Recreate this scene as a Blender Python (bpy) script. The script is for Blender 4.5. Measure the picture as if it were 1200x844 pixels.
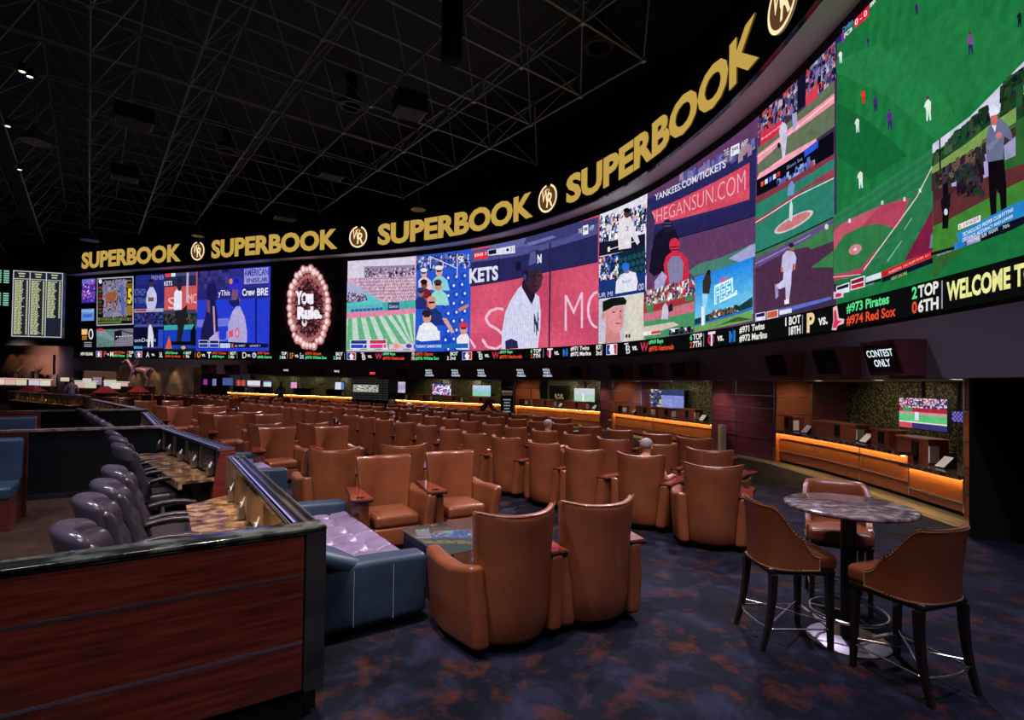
import bpy, bmesh, math, random
from mathutils import Vector, Matrix, noise
PI = math.pi
for o in list(bpy.data.objects): bpy.data.objects.remove(o)
C = bpy.context.scene.collection
S = bpy.context.scene

# ------------------------------------------------------------------ camera, world, exposure
FPX = 620.0; ROLL = 0.014; PITCH = 0.015; PPY = 439.7; CH = 2.0
_f = Vector((0, math.cos(PITCH), math.sin(PITCH)))
_u0 = Vector((0, -math.sin(PITCH), math.cos(PITCH)))
_up = _u0*math.cos(ROLL) - Vector((1, 0, 0))*math.sin(ROLL)
_rt = Vector((1, 0, 0))*math.cos(ROLL) + _u0*math.sin(ROLL)
cd = bpy.data.cameras.new('camera'); cam = bpy.data.objects.new('camera', cd); C.objects.link(cam)
cd.sensor_width = 36; cd.lens = 36*FPX/1200; cd.shift_y = (PPY-422)/1200; cd.clip_end = 300
cam.matrix_world = Matrix(((_rt.x, _up.x, -_f.x, 0), (_rt.y, _up.y, -_f.y, 0), (_rt.z, _up.z, -_f.z, CH), (0, 0, 0, 1)))
S.camera = cam
S.view_settings.view_transform = 'Standard'; S.view_settings.look = 'None'
S.view_settings.gamma = 1; S.view_settings.use_curve_mapping = False
S.view_settings.exposure = 0.0
wd = bpy.data.worlds.new('world'); S.world = wd; wd.use_nodes = True
wd.node_tree.nodes['Background'].inputs[0].default_value = (0.55, 0.5, 0.7, 1)
wd.node_tree.nodes['Background'].inputs[1].default_value = 0.03

def lamp(name, typ, loc, energy, col, rot=None, aim=None, size=0.3, spot=1.2, blend=0.6):
    l = bpy.data.lights.new(name, typ); l.energy = energy; l.color = col
    if typ == 'AREA': l.size = size
    else: l.shadow_soft_size = size
    if typ == 'SPOT': l.spot_size = spot; l.spot_blend = blend
    o = bpy.data.objects.new(name, l); C.objects.link(o); o.location = loc
    if aim is not None: o.rotation_euler = (Vector(aim)-Vector(loc)).to_track_quat('-Z', 'Y').to_euler()
    return o
LK = 2.15
# ceiling spots of the hall, plus unseen ones added to brighten chairs and partition (cool pinkish wash on the lounge rows, warm pools, neutral back row)
for (x, y, z, e, c, ax, ay) in [
        (-1.0, 3.2, 10.0, 1700, (1.0, .83, .74), -1.2, 6.2), (0.5, -1.0, 9.0, 330, (1.0, .74, .62), 0.6, 5.0),
        (-5.5, 8.0, 10.5, 1300, (1.0, .80, .85), -5.0, 12), (-10, 13, 10.5, 1700, (1.0, .78, .84), -10, 18),
        (-3.0, 6, 10.5, 500, (1.0, .76, .68), -1.0, 13), (1.5, 2.5, 10.0, 450, (1.0, .76, .70), 2.2, 8),
        (3.0, 17.5, 9.6, 3000, (1.0, .84, .90), -.5, 12), (-5.5, 22.5, 9.8, 3400, (1.0, .82, .88), -6.5, 17), (4.3, 11.5, 9.2, 1500, (.95, .84, 1.0), 2.0, 7), (-14, 28.5, 9.8, 3400, (1.0, .8, .86), -15, 23),
        (3.5, 1.0, 8.5, 650, (.62, .58, 1.0), 3.6, 5.2), (-3.8, 1.0, 9.0, 900, (.90, .84, 1.0), -3.0, 4.2), (-.5, -1.5, 5.0, 130, (1, .85, .8), -2.2, 2.6),
        (-8, 3, 9.5, 500, (.8, .8, 1.0), -8, 7)]:
    lamp('ceiling_and_fill_spot', 'SPOT', (x, y, z), e*LK, c, aim=(ax, ay, 0), size=.25, spot=1.1, blend=.9)

# ------------------------------------------------------------------ measuring helpers
def ray(x, y): return _f + _rt*((x-600)/FPX) + _up*((PPY-y)/FPX)
def g(X): return 0.0125*max(0.0, -X-5.0)              # the floor climbs very gently to the far left
def at(x, y, h=0.0):                                   # point of the place at height h over the floor
    d = ray(x, y); z = h
    for i in range(12):
        t = (z-CH)/d.z; p = Vector((d.x*t, d.y*t, z)); z = h+g(p.x)
    return p
def atY(x, y, Y):
    d = ray(x, y); t = Y/d.y; return Vector((d.x*t, Y, CH+d.z*t))

# ------------------------------------------------------------------ materials
def lin(c):
    return tuple(((v/255.0)/12.92 if v <= 10.3 else ((v/255.0+.055)/1.055)**2.4) for v in c)
MATS = {}
def mat(name, col, rough=.5, metal=0, emit=None, es=1, spec=.5, coat=0, noise_s=None, noise_c=None, bump=0, bump_s=60, aniso=None, alpha=None, trans=0, ior=1.5):
    m = bpy.data.materials.new(name); m.use_nodes = True; nt = m.node_tree; b = nt.nodes['Principled BSDF']
    b.inputs['Base Color'].default_value = (*col, 1); b.inputs['Roughness'].default_value = rough
    b.inputs['Metallic'].default_value = metal; b.inputs['Specular IOR Level'].default_value = spec
    b.inputs['Coat Weight'].default_value = coat; b.inputs['Coat Roughness'].default_value = .08
    b.inputs['Transmission Weight'].default_value = trans
    if trans: b.inputs['IOR'].default_value = ior
    tc = nt.nodes.new('ShaderNodeTexCoord')
    if noise_s:
        n = nt.nodes.new('ShaderNodeTexNoise'); n.inputs['Scale'].default_value = noise_s[0] if isinstance(noise_s, tuple) else noise_s
        n.inputs['Detail'].default_value = 6
        mp = nt.nodes.new('ShaderNodeMapping'); nt.links.new(tc.outputs['Object'], mp.inputs[0])
        if isinstance(noise_s, tuple): mp.inputs['Scale'].default_value = noise_s[1]
        nt.links.new(mp.outputs[0], n.inputs['Vector'])
        r = nt.nodes.new('ShaderNodeValToRGB'); cols = noise_c
        while len(r.color_ramp.elements) < len(cols): r.color_ramp.elements.new(.5)
        for e, (p, c) in zip(r.color_ramp.elements, cols): e.position = p; e.color = (*c, 1)
        nt.links.new(n.outputs['Fac'], r.inputs[0]); nt.links.new(r.outputs[0], b.inputs['Base Color'])
    if bump:
        n2 = nt.nodes.new('ShaderNodeTexNoise'); n2.inputs['Scale'].default_value = bump_s; n2.inputs['Detail'].default_value = 3
        nt.links.new(tc.outputs['Object'], n2.inputs['Vector'])
        bp = nt.nodes.new('ShaderNodeBump'); bp.inputs['Strength'].default_value = bump; bp.inputs['Distance'].default_value = .01
        nt.links.new(n2.outputs['Fac'], bp.inputs['Height']); nt.links.new(bp.outputs[0], b.inputs['Normal'])
    if emit:
        b.inputs['Emission Color'].default_value = (*emit, 1); b.inputs['Emission Strength'].default_value = es
    MATS[name] = m; return m
LE = mat('tan_leather', (.21, .072, .032), .32, coat=.15, noise_s=3.0, noise_c=[(.3, (.15, .043, .019)), (.7, (.215, .066, .026))], bump=.12, bump_s=45)
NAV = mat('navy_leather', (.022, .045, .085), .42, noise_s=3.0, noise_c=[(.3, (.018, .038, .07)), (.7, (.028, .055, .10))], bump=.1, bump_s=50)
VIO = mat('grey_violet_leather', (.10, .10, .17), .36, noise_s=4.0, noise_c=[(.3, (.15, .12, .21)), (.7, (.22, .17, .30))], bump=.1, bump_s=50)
BLK = mat('black_leather', (.035, .03, .04), .32, bump=.1, bump_s=40)
WOOD = mat('red_wood', (.10, .018, .012), .38, noise_s=(3.0, (1, 1, 14)), noise_c=[(.3, (.055, .010, .008)), (.5, (.115, .020, .014)), (.7, (.18, .036, .022))], coat=.25)
WOODC = mat('cherry_counter_wood', (.25, .07, .03), .32, noise_s=(3.0, (1, 1, 10)), noise_c=[(.3, (.27, .070, .028)), (.7, (.40, .120, .045))], coat=.3)
MAR = mat('maroon_lacquer_panel', (.10, .018, .03), .25, noise_s=(2.0, (1, 1, 8)), noise_c=[(.3, (.12, .025, .045)), (.7, (.19, .045, .075))], coat=.5)
TRAYM = mat('polished_tray_wood', (.22, .04, .025), .14, noise_s=(3, (1, 6, 1)), noise_c=[(.3, (.15, .025, .018)), (.7, (.28, .055, .03))], coat=.6)
BLACK = mat('black_paint', (.008, .008, .009), .4)
BLKG = mat('black_gloss', (.01, .01, .012), .12)
MATT = mat('matt_black', (.004, .004, .0045), .8, spec=.2)
CHR = mat('chrome', (.82, .82, .86), .24, 1)
BRS = mat('brushed_steel', (.55, .5, .45), .3, 1)
BRASS = mat('brass_nail', (.85, .65, .35), .3, .6)
GOLDP = mat('golden_panel', (.55, .36, .12), .28, .8)
def granite(name, a, b, c, rough=.12, s=9):
    return mat(name, b, rough, noise_s=s, noise_c=[(.35, a), (.5, b), (.62, c)], coat=.3)
GRB = granite('brown_granite', (.05, .022, .012), (.22, .12, .06), (.42, .27, .15))
GRT = granite('grey_plum_granite', (.05, .035, .04), (.14, .10, .11), (.27, .21, .21), s=14)
GRD = granite('dark_green_marble', (.006, .008, .008), (.015, .02, .02), (.10, .12, .11), s=5)
SLATE = mat('dark_slate', (.02, .022, .03), .5, noise_s=4, noise_c=[(.35, (.010, .012, .018)), (.55, (.03, .033, .045)), (.7, (.055, .035, .03))], bump=.3, bump_s=12)
GRC = granite('counter_granite', (.02, .012, .015), (.07, .045, .05), (.16, .11, .11), s=10)
UPW = mat('violet_grey_wall_paint', (.13, .115, .16), .75, spec=.3)
DKW = mat('charcoal_wall_paint', (.012, .015, .018), .7, spec=.3)
DKB = mat('blue_black_laminate', (.008, .013, .017), .35)
GREYB = mat('grey_cove_paint', (.8, .84, .8), .7)
CEIL = mat('dark_ceiling_paint', (.055, .072, .072), .9, spec=.1)
STEEL = mat('dark_green_steel', (.20, .25, .23), .35, .4)
GLS = mat('glass', (.9, .97, .95), .0, trans=1.0)
WHT = mat('white_paper', (.75, .75, .78), .6)
SKIN = mat('skin', (.55, .27, .19), .5)
def emis(name, col, s=1.0):
    m = bpy.data.materials.new(name); m.use_nodes = True; nt = m.node_tree; nt.nodes.clear()
    e = nt.nodes.new('ShaderNodeEmission'); e.inputs[0].default_value = (*col, 1); e.inputs[1].default_value = s
    o = nt.nodes.new('ShaderNodeOutputMaterial'); nt.links.new(e.outputs[0], o.inputs[0]); return m
AMB = emis('amber_strip_glow', (1.0, .70, .20), 34.0)
DOWN = emis('downlight_glow', (1.0, .88, .66), 12)
LEDB = emis('blue_white_led_strip', (.45, .42, 1.0), .9)
# LED wall picture: each diode field glows with the colour it is fed
def screen_mat(name, s):
    m = bpy.data.materials.new(name); m.use_nodes = True; nt = m.node_tree; nt.nodes.clear()
    a = nt.nodes.new('ShaderNodeAttribute'); a.attribute_name = 'col'
    e = nt.nodes.new('ShaderNodeEmission'); e.inputs[1].default_value = s
    g_ = nt.nodes.new('ShaderNodeBsdfGlossy'); g_.inputs['Roughness'].default_value = .35; g_.inputs['Color'].default_value = (.01, .01, .01, 1)
    tc = nt.nodes.new('ShaderNodeTexCoord'); n1 = nt.nodes.new('ShaderNodeTexNoise'); n1.inputs['Scale'].default_value = 5.5; n1.inputs['Detail'].default_value = 7; n1.inputs['Roughness'].default_value = .7
    nt.links.new(tc.outputs['Object'], n1.inputs['Vector']); mr = nt.nodes.new('ShaderNodeMapRange'); mr.inputs['From Min'].default_value = .3; mr.inputs['From Max'].default_value = .7
    mr.inputs['To Min'].default_value = s*.78; mr.inputs['To Max'].default_value = s*1.22; nt.links.new(n1.outputs['Fac'], mr.inputs['Value']); nt.links.new(mr.outputs[0], e.inputs[1])
    ad = nt.nodes.new('ShaderNodeAddShader')
    o = nt.nodes.new('ShaderNodeOutputMaterial'); nt.links.new(a.outputs['Color'], e.inputs[0])
    nt.links.new(e.outputs[0], ad.inputs[0]); nt.links.new(g_.outputs[0], ad.inputs[1]); nt.links.new(ad.outputs[0], o.inputs[0]); return m
SCR = screen_mat('led_picture', 1.0)
# carpet: navy with rust blotches
def carpet():
    m = bpy.data.materials.new('navy_rust_carpet'); m.use_nodes = True; nt = m.node_tree; b = nt.nodes['Principled BSDF']
    tc = nt.nodes.new('ShaderNodeTexCoord')
    def nz(scale, det, dist=0, mp=None):
        n = nt.nodes.new('ShaderNodeTexNoise'); n.inputs['Scale'].default_value = scale; n.inputs['Detail'].default_value = det
        n.inputs['Distortion'].default_value = dist; n.inputs['Roughness'].default_value = .65
        nt.links.new(tc.outputs['Object'], n.inputs['Vector']); return n
    def ramp(n, cols):
        r = nt.nodes.new('ShaderNodeValToRGB')
        while len(r.color_ramp.elements) < len(cols): r.color_ramp.elements.new(.5)
        for e, (p, c) in zip(r.color_ramp.elements, cols): e.position = p; e.color = (*c, 1)
        nt.links.new(n.outputs['Fac'], r.inputs[0]); return r
    r1 = ramp(nz(2.4, 8, .6), [(.36, (.0018, .0025, .007)), (.5, (.0035, .0055, .014)), (.68, (.017, .019, .046))])
    r2 = ramp(nz(3.6, 12, .3), [(.52, (0, 0, 0)), (.70, (.9, .9, .9))])
    mx = nt.nodes.new('ShaderNodeMixRGB'); nt.links.new(r2.outputs[0], mx.inputs[0]); nt.links.new(r1.outputs[0], mx.inputs[1])
    mx.inputs[2].default_value = (.062, .017, .010, 1)
    nt.links.new(mx.outputs[0], b.inputs['Base Color']); b.inputs['Roughness'].default_value = .9
    b.inputs['Specular IOR Level'].default_value = .15
    n3 = nz(160, 2); bp = nt.nodes.new('ShaderNodeBump'); bp.inputs['Strength'].default_value = .4; bp.inputs['Distance'].default_value = .01
    nt.links.new(n3.outputs['Fac'], bp.inputs['Height']); nt.links.new(bp.outputs[0], b.inputs['Normal'])
    return m
CARPET = carpet()
def mosaic():
    m = bpy.data.materials.new('gold_pebble_mosaic'); m.use_nodes = True; nt = m.node_tree; b = nt.nodes['Principled BSDF']
    tc = nt.nodes.new('ShaderNodeTexCoord'); v = nt.nodes.new('ShaderNodeTexVoronoi'); v.inputs['Scale'].default_value = 16
    v.feature = 'F1'; nt.links.new(tc.outputs['Object'], v.inputs['Vector'])
    r = nt.nodes.new('ShaderNodeValToRGB'); r.color_ramp.elements[0].position = .15; r.color_ramp.elements[0].color = (.36, .33, .15, 1)
    r.color_ramp.elements[1].position = .6; r.color_ramp.elements[1].color = (.03, .034, .022, 1)
    nt.links.new(v.outputs['Distance'], r.inputs[0]); nt.links.new(r.outputs[0], b.inputs['Base Color'])
    b.inputs['Roughness'].default_value = .3; b.inputs['Metallic'].default_value = .4
    bp = nt.nodes.new('ShaderNodeBump'); bp.inputs['Strength'].default_value = .8; bp.invert = True
    nt.links.new(v.outputs['Distance'], bp.inputs['Height']); nt.links.new(bp.outputs[0], b.inputs['Normal'])
    return m
MOS = mosaic()

# ------------------------------------------------------------------ mesh builder
class MB:
    def __init__(s): s.v = []; s.f = []; s.m = []; s.c = []; s.mi = 0; s.col = (1, 1, 1)
    def add(s, vs, fs, T=None):
        b = len(s.v)
        for p in vs:
            p = Vector(p); s.v.append(T @ p if T is not None else p)
        for f in fs: s.f.append([b+i for i in f]); s.m.append(s.mi); s.c.append(s.col)
    def box(s, c, d, rz=0, T=None):
        x, y, z = d[0]/2, d[1]/2, d[2]/2
        vs = [(-x, -y, -z), (x, -y, -z), (x, y, -z), (-x, y, -z), (-x, -y, z), (x, -y, z), (x, y, z), (-x, y, z)]
        M = Matrix.Translation(c) @ Matrix.Rotation(rz, 4, 'Z')
        if T is not None: M = T @ M
        s.add(vs, [(0, 3, 2, 1), (4, 5, 6, 7), (0, 1, 5, 4), (1, 2, 6, 5), (2, 3, 7, 6), (3, 0, 4, 7)], M)
    def rbox(s, c, d, r, n=(4, 4, 4), warp=None, k=3, T=None):
        def ax(h, n):
            r_ = min(r, h)
            a = [-h+r_*(1-math.tan(PI/4*(1-i/k))) for i in range(k)]
            m_ = [-h+r_+(2*h-2*r_)*i/n for i in range(n+1)]
            return a+m_+[-t for t in reversed(a)]
        hx, hy, hz = d[0]/2, d[1]/2, d[2]/2
        A = [ax(hx, n[0]), ax(hy, n[1]), ax(hz, n[2])]; H = (hx, hy, hz)
        idx = {}; vs = []; fs = []
        def key(p): return tuple(round(q, 6) for q in p)
        def vert(p):
            kk = key(p)
            if kk not in idx:
                inner = [max(-(H[i]-min(r, H[i])), min(H[i]-min(r, H[i]), p[i])) for i in range(3)]
                dv = Vector([p[i]-inner[i] for i in range(3)])
                q = Vector(inner)+(dv.normalized()*min(r, hx, hy, hz) if dv.length > 1e-9 else dv)
                if warp: q = Vector(warp(q))
                idx[kk] = len(vs); vs.append(q+Vector(c))
            return idx[kk]
        for a in range(3):
            b_, c_ = (a+1) % 3, (a+2) % 3
            for sg in (-1, 1):
                U, V = A[b_], A[c_]
                for i in range(len(U)-1):
                    for j in range(len(V)-1):
                        q = []
                        for (ii, jj) in ((i, j), (i+1, j), (i+1, j+1), (i, j+1)):
                            p = [0, 0, 0]; p[a] = sg*H[a]; p[b_] = U[ii]; p[c_] = V[jj]; q.append(vert(p))
                        if sg < 0: q.reverse()
                        fs.append(q)
        s.add(vs, fs, T)
    def tube(s, pts, r, n=8, closed=False, T=None, r2=None):
        pts = [Vector(p) for p in pts]; N = len(pts); vs = []; fs = []
        prev = None
        for i, p in enumerate(pts):
            if closed: d = pts[(i+1) % N]-pts[i-1]
            else: d = pts[min(i+1, N-1)]-pts[max(i-1, 0)]
            d.normalize()
            a = (Vector((0, 0, 1)) if abs(d.z) < .95 else Vector((1, 0, 0))).cross(d).normalized() if prev is None else (prev-d*prev.dot(d)).normalized()
            prev = a; b = d.cross(a)
            rr = r if r2 is None else r+(r2-r)*i/max(1, N-1)
            for k in range(n):
                t = 2*PI*k/n+PI/n; vs.append(p+a*math.cos(t)*rr+b*math.sin(t)*rr)
        M = N if closed else N-1
        for i in range(M):
            for k in range(n):
                j = (i+1) % N; fs.append((i*n+k, i*n+(k+1) % n, j*n+(k+1) % n, j*n+k))
        if not closed: fs.append(list(range(n))[::-1]); fs.append([(N-1)*n+k for k in range(n)])
        s.add(vs, fs, T)
    def lathe(s, prof, n=32, c=(0, 0, 0), T=None):
        vs = []; fs = []
        for (r, z) in prof:
            for k in range(n): t = 2*PI*k/n; vs.append((c[0]+r*math.cos(t), c[1]+r*math.sin(t), c[2]+z))
        for i in range(len(prof)-1):
            for k in range(n): fs.append((i*n+k, i*n+(k+1) % n, (i+1)*n+(k+1) % n, (i+1)*n+k))
        if prof[0][0] > 1e-5: fs.append(list(range(n))[::-1])
        if prof[-1][0] > 1e-5: fs.append([(len(prof)-1)*n+k for k in range(n)])
        s.add(vs, fs, T)
    def prism(s, poly, z0, z1, T=None):
        n = len(poly); vs = [(p[0], p[1], z0) for p in poly]+[(p[0], p[1], z1) for p in poly]
        fs = [list(range(n))[::-1], list(range(n, 2*n))]+[(i, (i+1) % n, n+(i+1) % n, n+i) for i in range(n)]
        s.add(vs, fs, T)
    def build(s, name, mats, parent=None, smooth=False, loc=None, rz=0, colattr=False):
        me = bpy.data.meshes.new(name)
        me.from_pydata([tuple(v) for v in s.v], [], s.f)
        if not isinstance(mats, (list, tuple)): mats = [mats]
        for m in mats: me.materials.append(m)
        for p, i in zip(me.polygons, s.m): p.material_index = i
        if colattr:
            ca = me.color_attributes.new('col', 'FLOAT_COLOR', 'CORNER')
            li = 0
            for p, c in zip(me.polygons, s.c):
                for q in p.loop_indices: ca.data[q].color = (*c, 1)
        if smooth: me.shade_smooth(); me.set_sharp_from_angle(angle=math.radians(smooth if smooth > 1 else 50))
        me.update()
        o = bpy.data.objects.new(name, me); C.objects.link(o)
        if parent: o.parent = parent
        if loc is not None: o.location = loc
        o.rotation_euler.z = rz
        return o
def ico_tag(o, label, cat, group=None, kind=None):
    if label: o['label'] = label
    if cat: o['category'] = cat
    if group: o['group'] = group
    if kind: o['kind'] = kind
    return o
tag = ico_tag
def thing(name, label, cat, loc=(0, 0, 0), rz=0, group=None):
    o = bpy.data.objects.new(name, None); C.objects.link(o); o.empty_display_size = .2
    o.location = loc; o.rotation_euler.z = rz; return tag(o, label, cat, group)
KIDS = {}
def copy_tree(o, parent=None):
    c = o.copy(); C.objects.link(c)
    if parent: c.parent = parent
    for ch in [x for x in C.objects if x.parent == o] if o.name not in KIDS else KIDS[o.name]: copy_tree(ch, c)
    return c
def remember(o):
    def rec(p):
        ks = [x for x in bpy.data.objects if x.parent == p]; KIDS[p.name] = ks
        for k in ks: rec(k)
    rec(o)
def dup(proto, loc, rz, label, group=None):
    c = copy_tree(proto); c.location = loc; c.rotation_euler.z = rz; c['label'] = label
    if group: c['group'] = group
    return c
def ordn(i):
    return ['first', 'second', 'third', 'fourth', 'fifth', 'sixth', 'seventh', 'eighth', 'ninth', 'tenth', 'eleventh', 'twelfth', 'thirteenth', 'fourteenth', 'fifteenth', 'sixteenth', 'seventeenth', 'eighteenth', 'nineteenth', 'twentieth', 'twenty-first', 'twenty-second', 'twenty-third', 'twenty-fourth', 'twenty-fifth', 'twenty-sixth', 'twenty-seventh', 'twenty-eighth', 'twenty-ninth', 'thirtieth'][i]

# ------------------------------------------------------------------ curved wall paths
class Path:
    def __init__(s, pts, step=.25):
        P = [Vector((*p, 0)) for p in pts]; out = []
        for i in range(len(P)-1):
            a = P[max(i-1, 0)]; b = P[i]; c = P[i+1]; d = P[min(i+2, len(P)-1)]
            n = max(2, int((c-b).length/step))
            for k in range(n):
                t = k/n
                out.append(.5*((2*b)+(c-a)*t+(2*a-5*b+4*c-d)*t*t+(3*b-a-3*c+d)*t**3))
        out.append(P[-1]); s.p = out; s.s = [0]
        for a, b in zip(out[:-1], out[1:]): s.s.append(s.s[-1]+(b-a).length)
        s.L = s.s[-1]
    def at(s, q, off=0.0):
        q = max(0, min(s.L, q)); lo, hi = 0, len(s.s)-1
        while hi-lo > 1:
            m = (lo+hi)//2
            if s.s[m] <= q: lo = m
            else: hi = m
        t = (q-s.s[lo])/max(1e-9, s.s[hi]-s.s[lo]); p = s.p[lo].lerp(s.p[hi], t)
        i0 = max(0, lo-1); i1 = min(len(s.p)-1, hi+1)
        ta = (s.p[hi]-s.p[i0]).normalized(); tb = (s.p[i1]-s.p[lo]).normalized(); d = ta.lerp(tb, t).normalized()
        n = Vector((d.y, -d.x, 0))                     # towards the room
        return p+n*off, d, n
    def hit(s, x, y, off=0.0):
        d = ray(x, y)
        if off:
            pts = getattr(s, '_o', {}).get(off)
            if pts is None:
                pts = [s.at(q, off)[0] for q in s.s]
                if not hasattr(s, '_o'): s._o = {}
                s._o[off] = pts
        else: pts = s.p
        best = None
        for i in range(len(pts)-1):
            a, b = pts[i], pts[i+1]; ex, ey = b.x-a.x, b.y-a.y
            det = -d.x*ey+ex*d.y
            if abs(det) < 1e-12: continue
            t = (-a.x*ey+ex*a.y)/det; u = (d.x*a.y-d.y*a.x)/det
            if -1e-6 <= u <= 1+1e-6 and t > 0 and (best is None or t < best[0]): best = (t, s.s[i]+u*(s.s[i+1]-s.s[i]))
        if best is None: return None
        return best[1], CH+d.z*best[0]
LED = Path([(-32.8, 38.3), (-30.5, 37.4), (-25.4, 35.4), (-19.92, 33.43), (-14.32, 31.2), (-9.2, 29.35), (-5.39, 27.79), (-2.07, 26.0), (.75, 23.68), (3.25, 20.6), (4.6, 18.1), (5.44, 15.36), (5.93, 12.82), (6.08, 9.98), (5.98, 7.37), (5.8, 5.2), (5.5, 3.0)])
LOW = Path([(-34, 44.6), (-26, 42.2), (-22.1, 40.9), (-19.1, 39.6), (-11.1, 36.6), (-7.5, 34.4), (-.6, 30.0), (.16, 28.9), (3.95, 23.7), (4.4, 22.7), (6.3, 16.63), (7.06, 14.18), (7.25, 11.5), (7.03, 8.2), (6.9, 6.5)])
def ribbon(mb, path, s0, s1, z0, z1, off=0.0, thick=0.0, step=.5, gz=True, caps=True):
    """wall-like strip following a path; z relative to the gently climbing floor"""
    n = max(1, int(abs(s1-s0)/step)); vs = []; fs = []
    for i in range(n+1):
        q = s0+(s1-s0)*i/n; p, d, nn = path.at(q); G = g(p.x) if gz else 0
        A = p+nn*off; B = p+nn*(off-thick)
        vs += [(A.x, A.y, z0+G), (A.x, A.y, z1+G)]
        if thick: vs += [(B.x, B.y, z0+G), (B.x, B.y, z1+G)]
    k = 4 if thick else 2
    for i in range(n):
        a, b = i*k, (i+1)*k
        fs.append((a, b, b+1, a+1)[::1])
        if thick: fs += [(a+2, a+3, b+3, b+2), (a+1, b+1, b+3, a+3), (a, a+2, b+2, b)]
    if thick and caps: fs += [(0, 1, 3, 2), (n*4, n*4+2, n*4+3, n*4+1)]
    mb.add(vs, fs)
def flatband(mb, path, s0, s1, o0, o1, z, thick=.02, step=.5):
    n = max(1, int(abs(s1-s0)/step)); vs = []; fs = []
    for i in range(n+1):
        q = s0+(s1-s0)*i/n; p, d, nn = path.at(q); G = g(p.x)
        for o_ in (o0, o1):
            a = p+nn*o_; vs += [(a.x, a.y, z+G), (a.x, a.y, z-thick+G)]
    for i in range(n):
        a, b = i*4, (i+1)*4
        fs += [(a, b, b+2, a+2), (a+1, a+3, b+3, b+1), (a, a+1, b+1, b), (a+2, b+2, b+3, a+3)]
    fs += [(0, 2, 3, 1), (n*4, n*4+1, n*4+3, n*4+2)]
    mb.add(vs, fs)
def plane_T(p, xdir, zdir=Vector((0, 0, 1))):
    """matrix whose x runs along xdir, z up, y = z cross x"""
    x = xdir.normalized(); z = zdir.normalized(); y = z.cross(x)
    return Matrix(((x.x, y.x, z.x, p.x), (x.y, y.y, z.y, p.y), (x.z, y.z, z.z, p.z), (0, 0, 0, 1)))
_txt = {}
def text_mesh(txt, bold=0.0):
    k = (txt, bold)
    if k in _txt: return _txt[k]
    cu = bpy.data.curves.new('t', 'FONT'); cu.body = txt; cu.offset = bold; cu.resolution_u = 3
    ob = bpy.data.objects.new('t', cu); C.objects.link(ob); bpy.context.view_layer.update()
    dg = bpy.context.evaluated_depsgraph_get(); me = bpy.data.meshes.new_from_object(ob.evaluated_get(dg))
    vs = [v.co.copy() for v in me.vertices]; fs = [list(p.vertices) for p in me.polygons]
    bpy.data.objects.remove(ob); bpy.data.curves.remove(cu); bpy.data.meshes.remove(me)
    x0 = min(v.x for v in vs); x1 = max(v.x for v in vs); y0 = min(v.y for v in vs); y1 = max(v.y for v in vs)
    vs = [((v.x-x0)/(x1-x0), (v.y-y0)/(y1-y0)) for v in vs]
    _txt[k] = (vs, fs, (x1-x0)/(y1-y0)); return _txt[k]
# ================================================================== THE ROOM
def struct(o): o['kind'] = 'structure'; return o
b = MB()
nx, ny = 40, 40
xs = [-46+i*(56/nx) for i in range(nx+1)]; ys = [-3+j*(56/ny) for j in range(ny+1)]
xs = sorted(set(xs+[-5.0]))
for j in range(len(ys)):
    for x in xs: b.v.append(Vector((x, ys[j], g(x))))
W_ = len(xs)
for j in range(len(ys)-1):
    for i in range(W_-1):
        b.f.append([j*W_+i, j*W_+i+1, (j+1)*W_+i+1, (j+1)*W_+i]); b.m.append(0); b.c.append((1, 1, 1))
struct(b.build('floor', CARPET))
b = MB(); b.box((-14, 24, 14.6), (70, 62, .2)); struct(b.build('ceiling', CEIL))
sL0 = LED.hit(86, 380)[0]; sL1 = LED.L
ZB, ZT = 3.09, 8.60; ZK = 3.56; ZS = 2.15; ZF0, ZF1 = 8.85, 10.42; OFF = .8
# upper wall, LED backing
b = MB(); ribbon(b, LED, sL0, sL1, ZS, ZB-.06, .0, .25); struct(b.build('wall_upper', UPW, smooth=30))
b = MB(); ribbon(b, LED, sL0, sL1, ZT+.02, ZF0, .0, .25); ribbon(b, LED, sL0, sL1, ZB-.06, ZT+.02, -.06, .2); struct(b.build('wall_screen_surround', DKW, smooth=30))
b = MB(); flatband(b, LED, sL0, sL1, -.25, OFF-.12, ZF0+.04, .04); struct(b.build('trim_1', GREYB, smooth=30))
b = MB(); ribbon(b, LED, sL0, sL1, ZF0-.02, ZF1, OFF, .12); struct(b.build('trim_2', BLKG, smooth=30))
b = MB(); flatband(b, LED, sL0, sL1, -3.0, OFF, ZF1+.03, .03); struct(b.build('trim_3', CEIL, smooth=30))
b = MB(); ribbon(b, LED, sL0, sL1, ZF1, 14.5, -3.0, .1); struct(b.build('wall_behind_fascia', CEIL, smooth=30))
# soffit between the LED wall and the lower wall's back
n = 120; vs = []; fs = []
la, lb = LED.hit(70, 400), None
for i in range(n+1):
    t = i/n; p, d0_, n0_ = LED.at(sL0+(LED.L-sL0)*t); p = p-n0_*.06; q, d, nn = LOW.at(LOW.L*t); q = q-nn*3.4
    vs += [(p.x, p.y, ZS+g(p.x)), (q.x, q.y, ZS+g(p.x)), (p.x, p.y, ZS+.1+g(p.x)), (q.x, q.y, ZS+.1+g(p.x))]
for i in range(n):
    a, c = 4*i, 4*i+4
    fs += [(a, a+1, c+1, c), (a+2, c+2, c+3, a+3), (a, c, c+2, a+2), (a+1, a+3, c+3, c+1)]
b = MB(); b.add(vs, fs); struct(b.build('ceiling_soffit', mat('soffit_paint', (.30, .25, .17), .6), smooth=30))
def sx(px, y=478): return LOW.hit(px, y)[0]
S_ = {k: sx(k) for k in (228, 265, 416, 463, 587, 603, 703, 718, 834, 908, 1057, 1129, 1141)}
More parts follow.
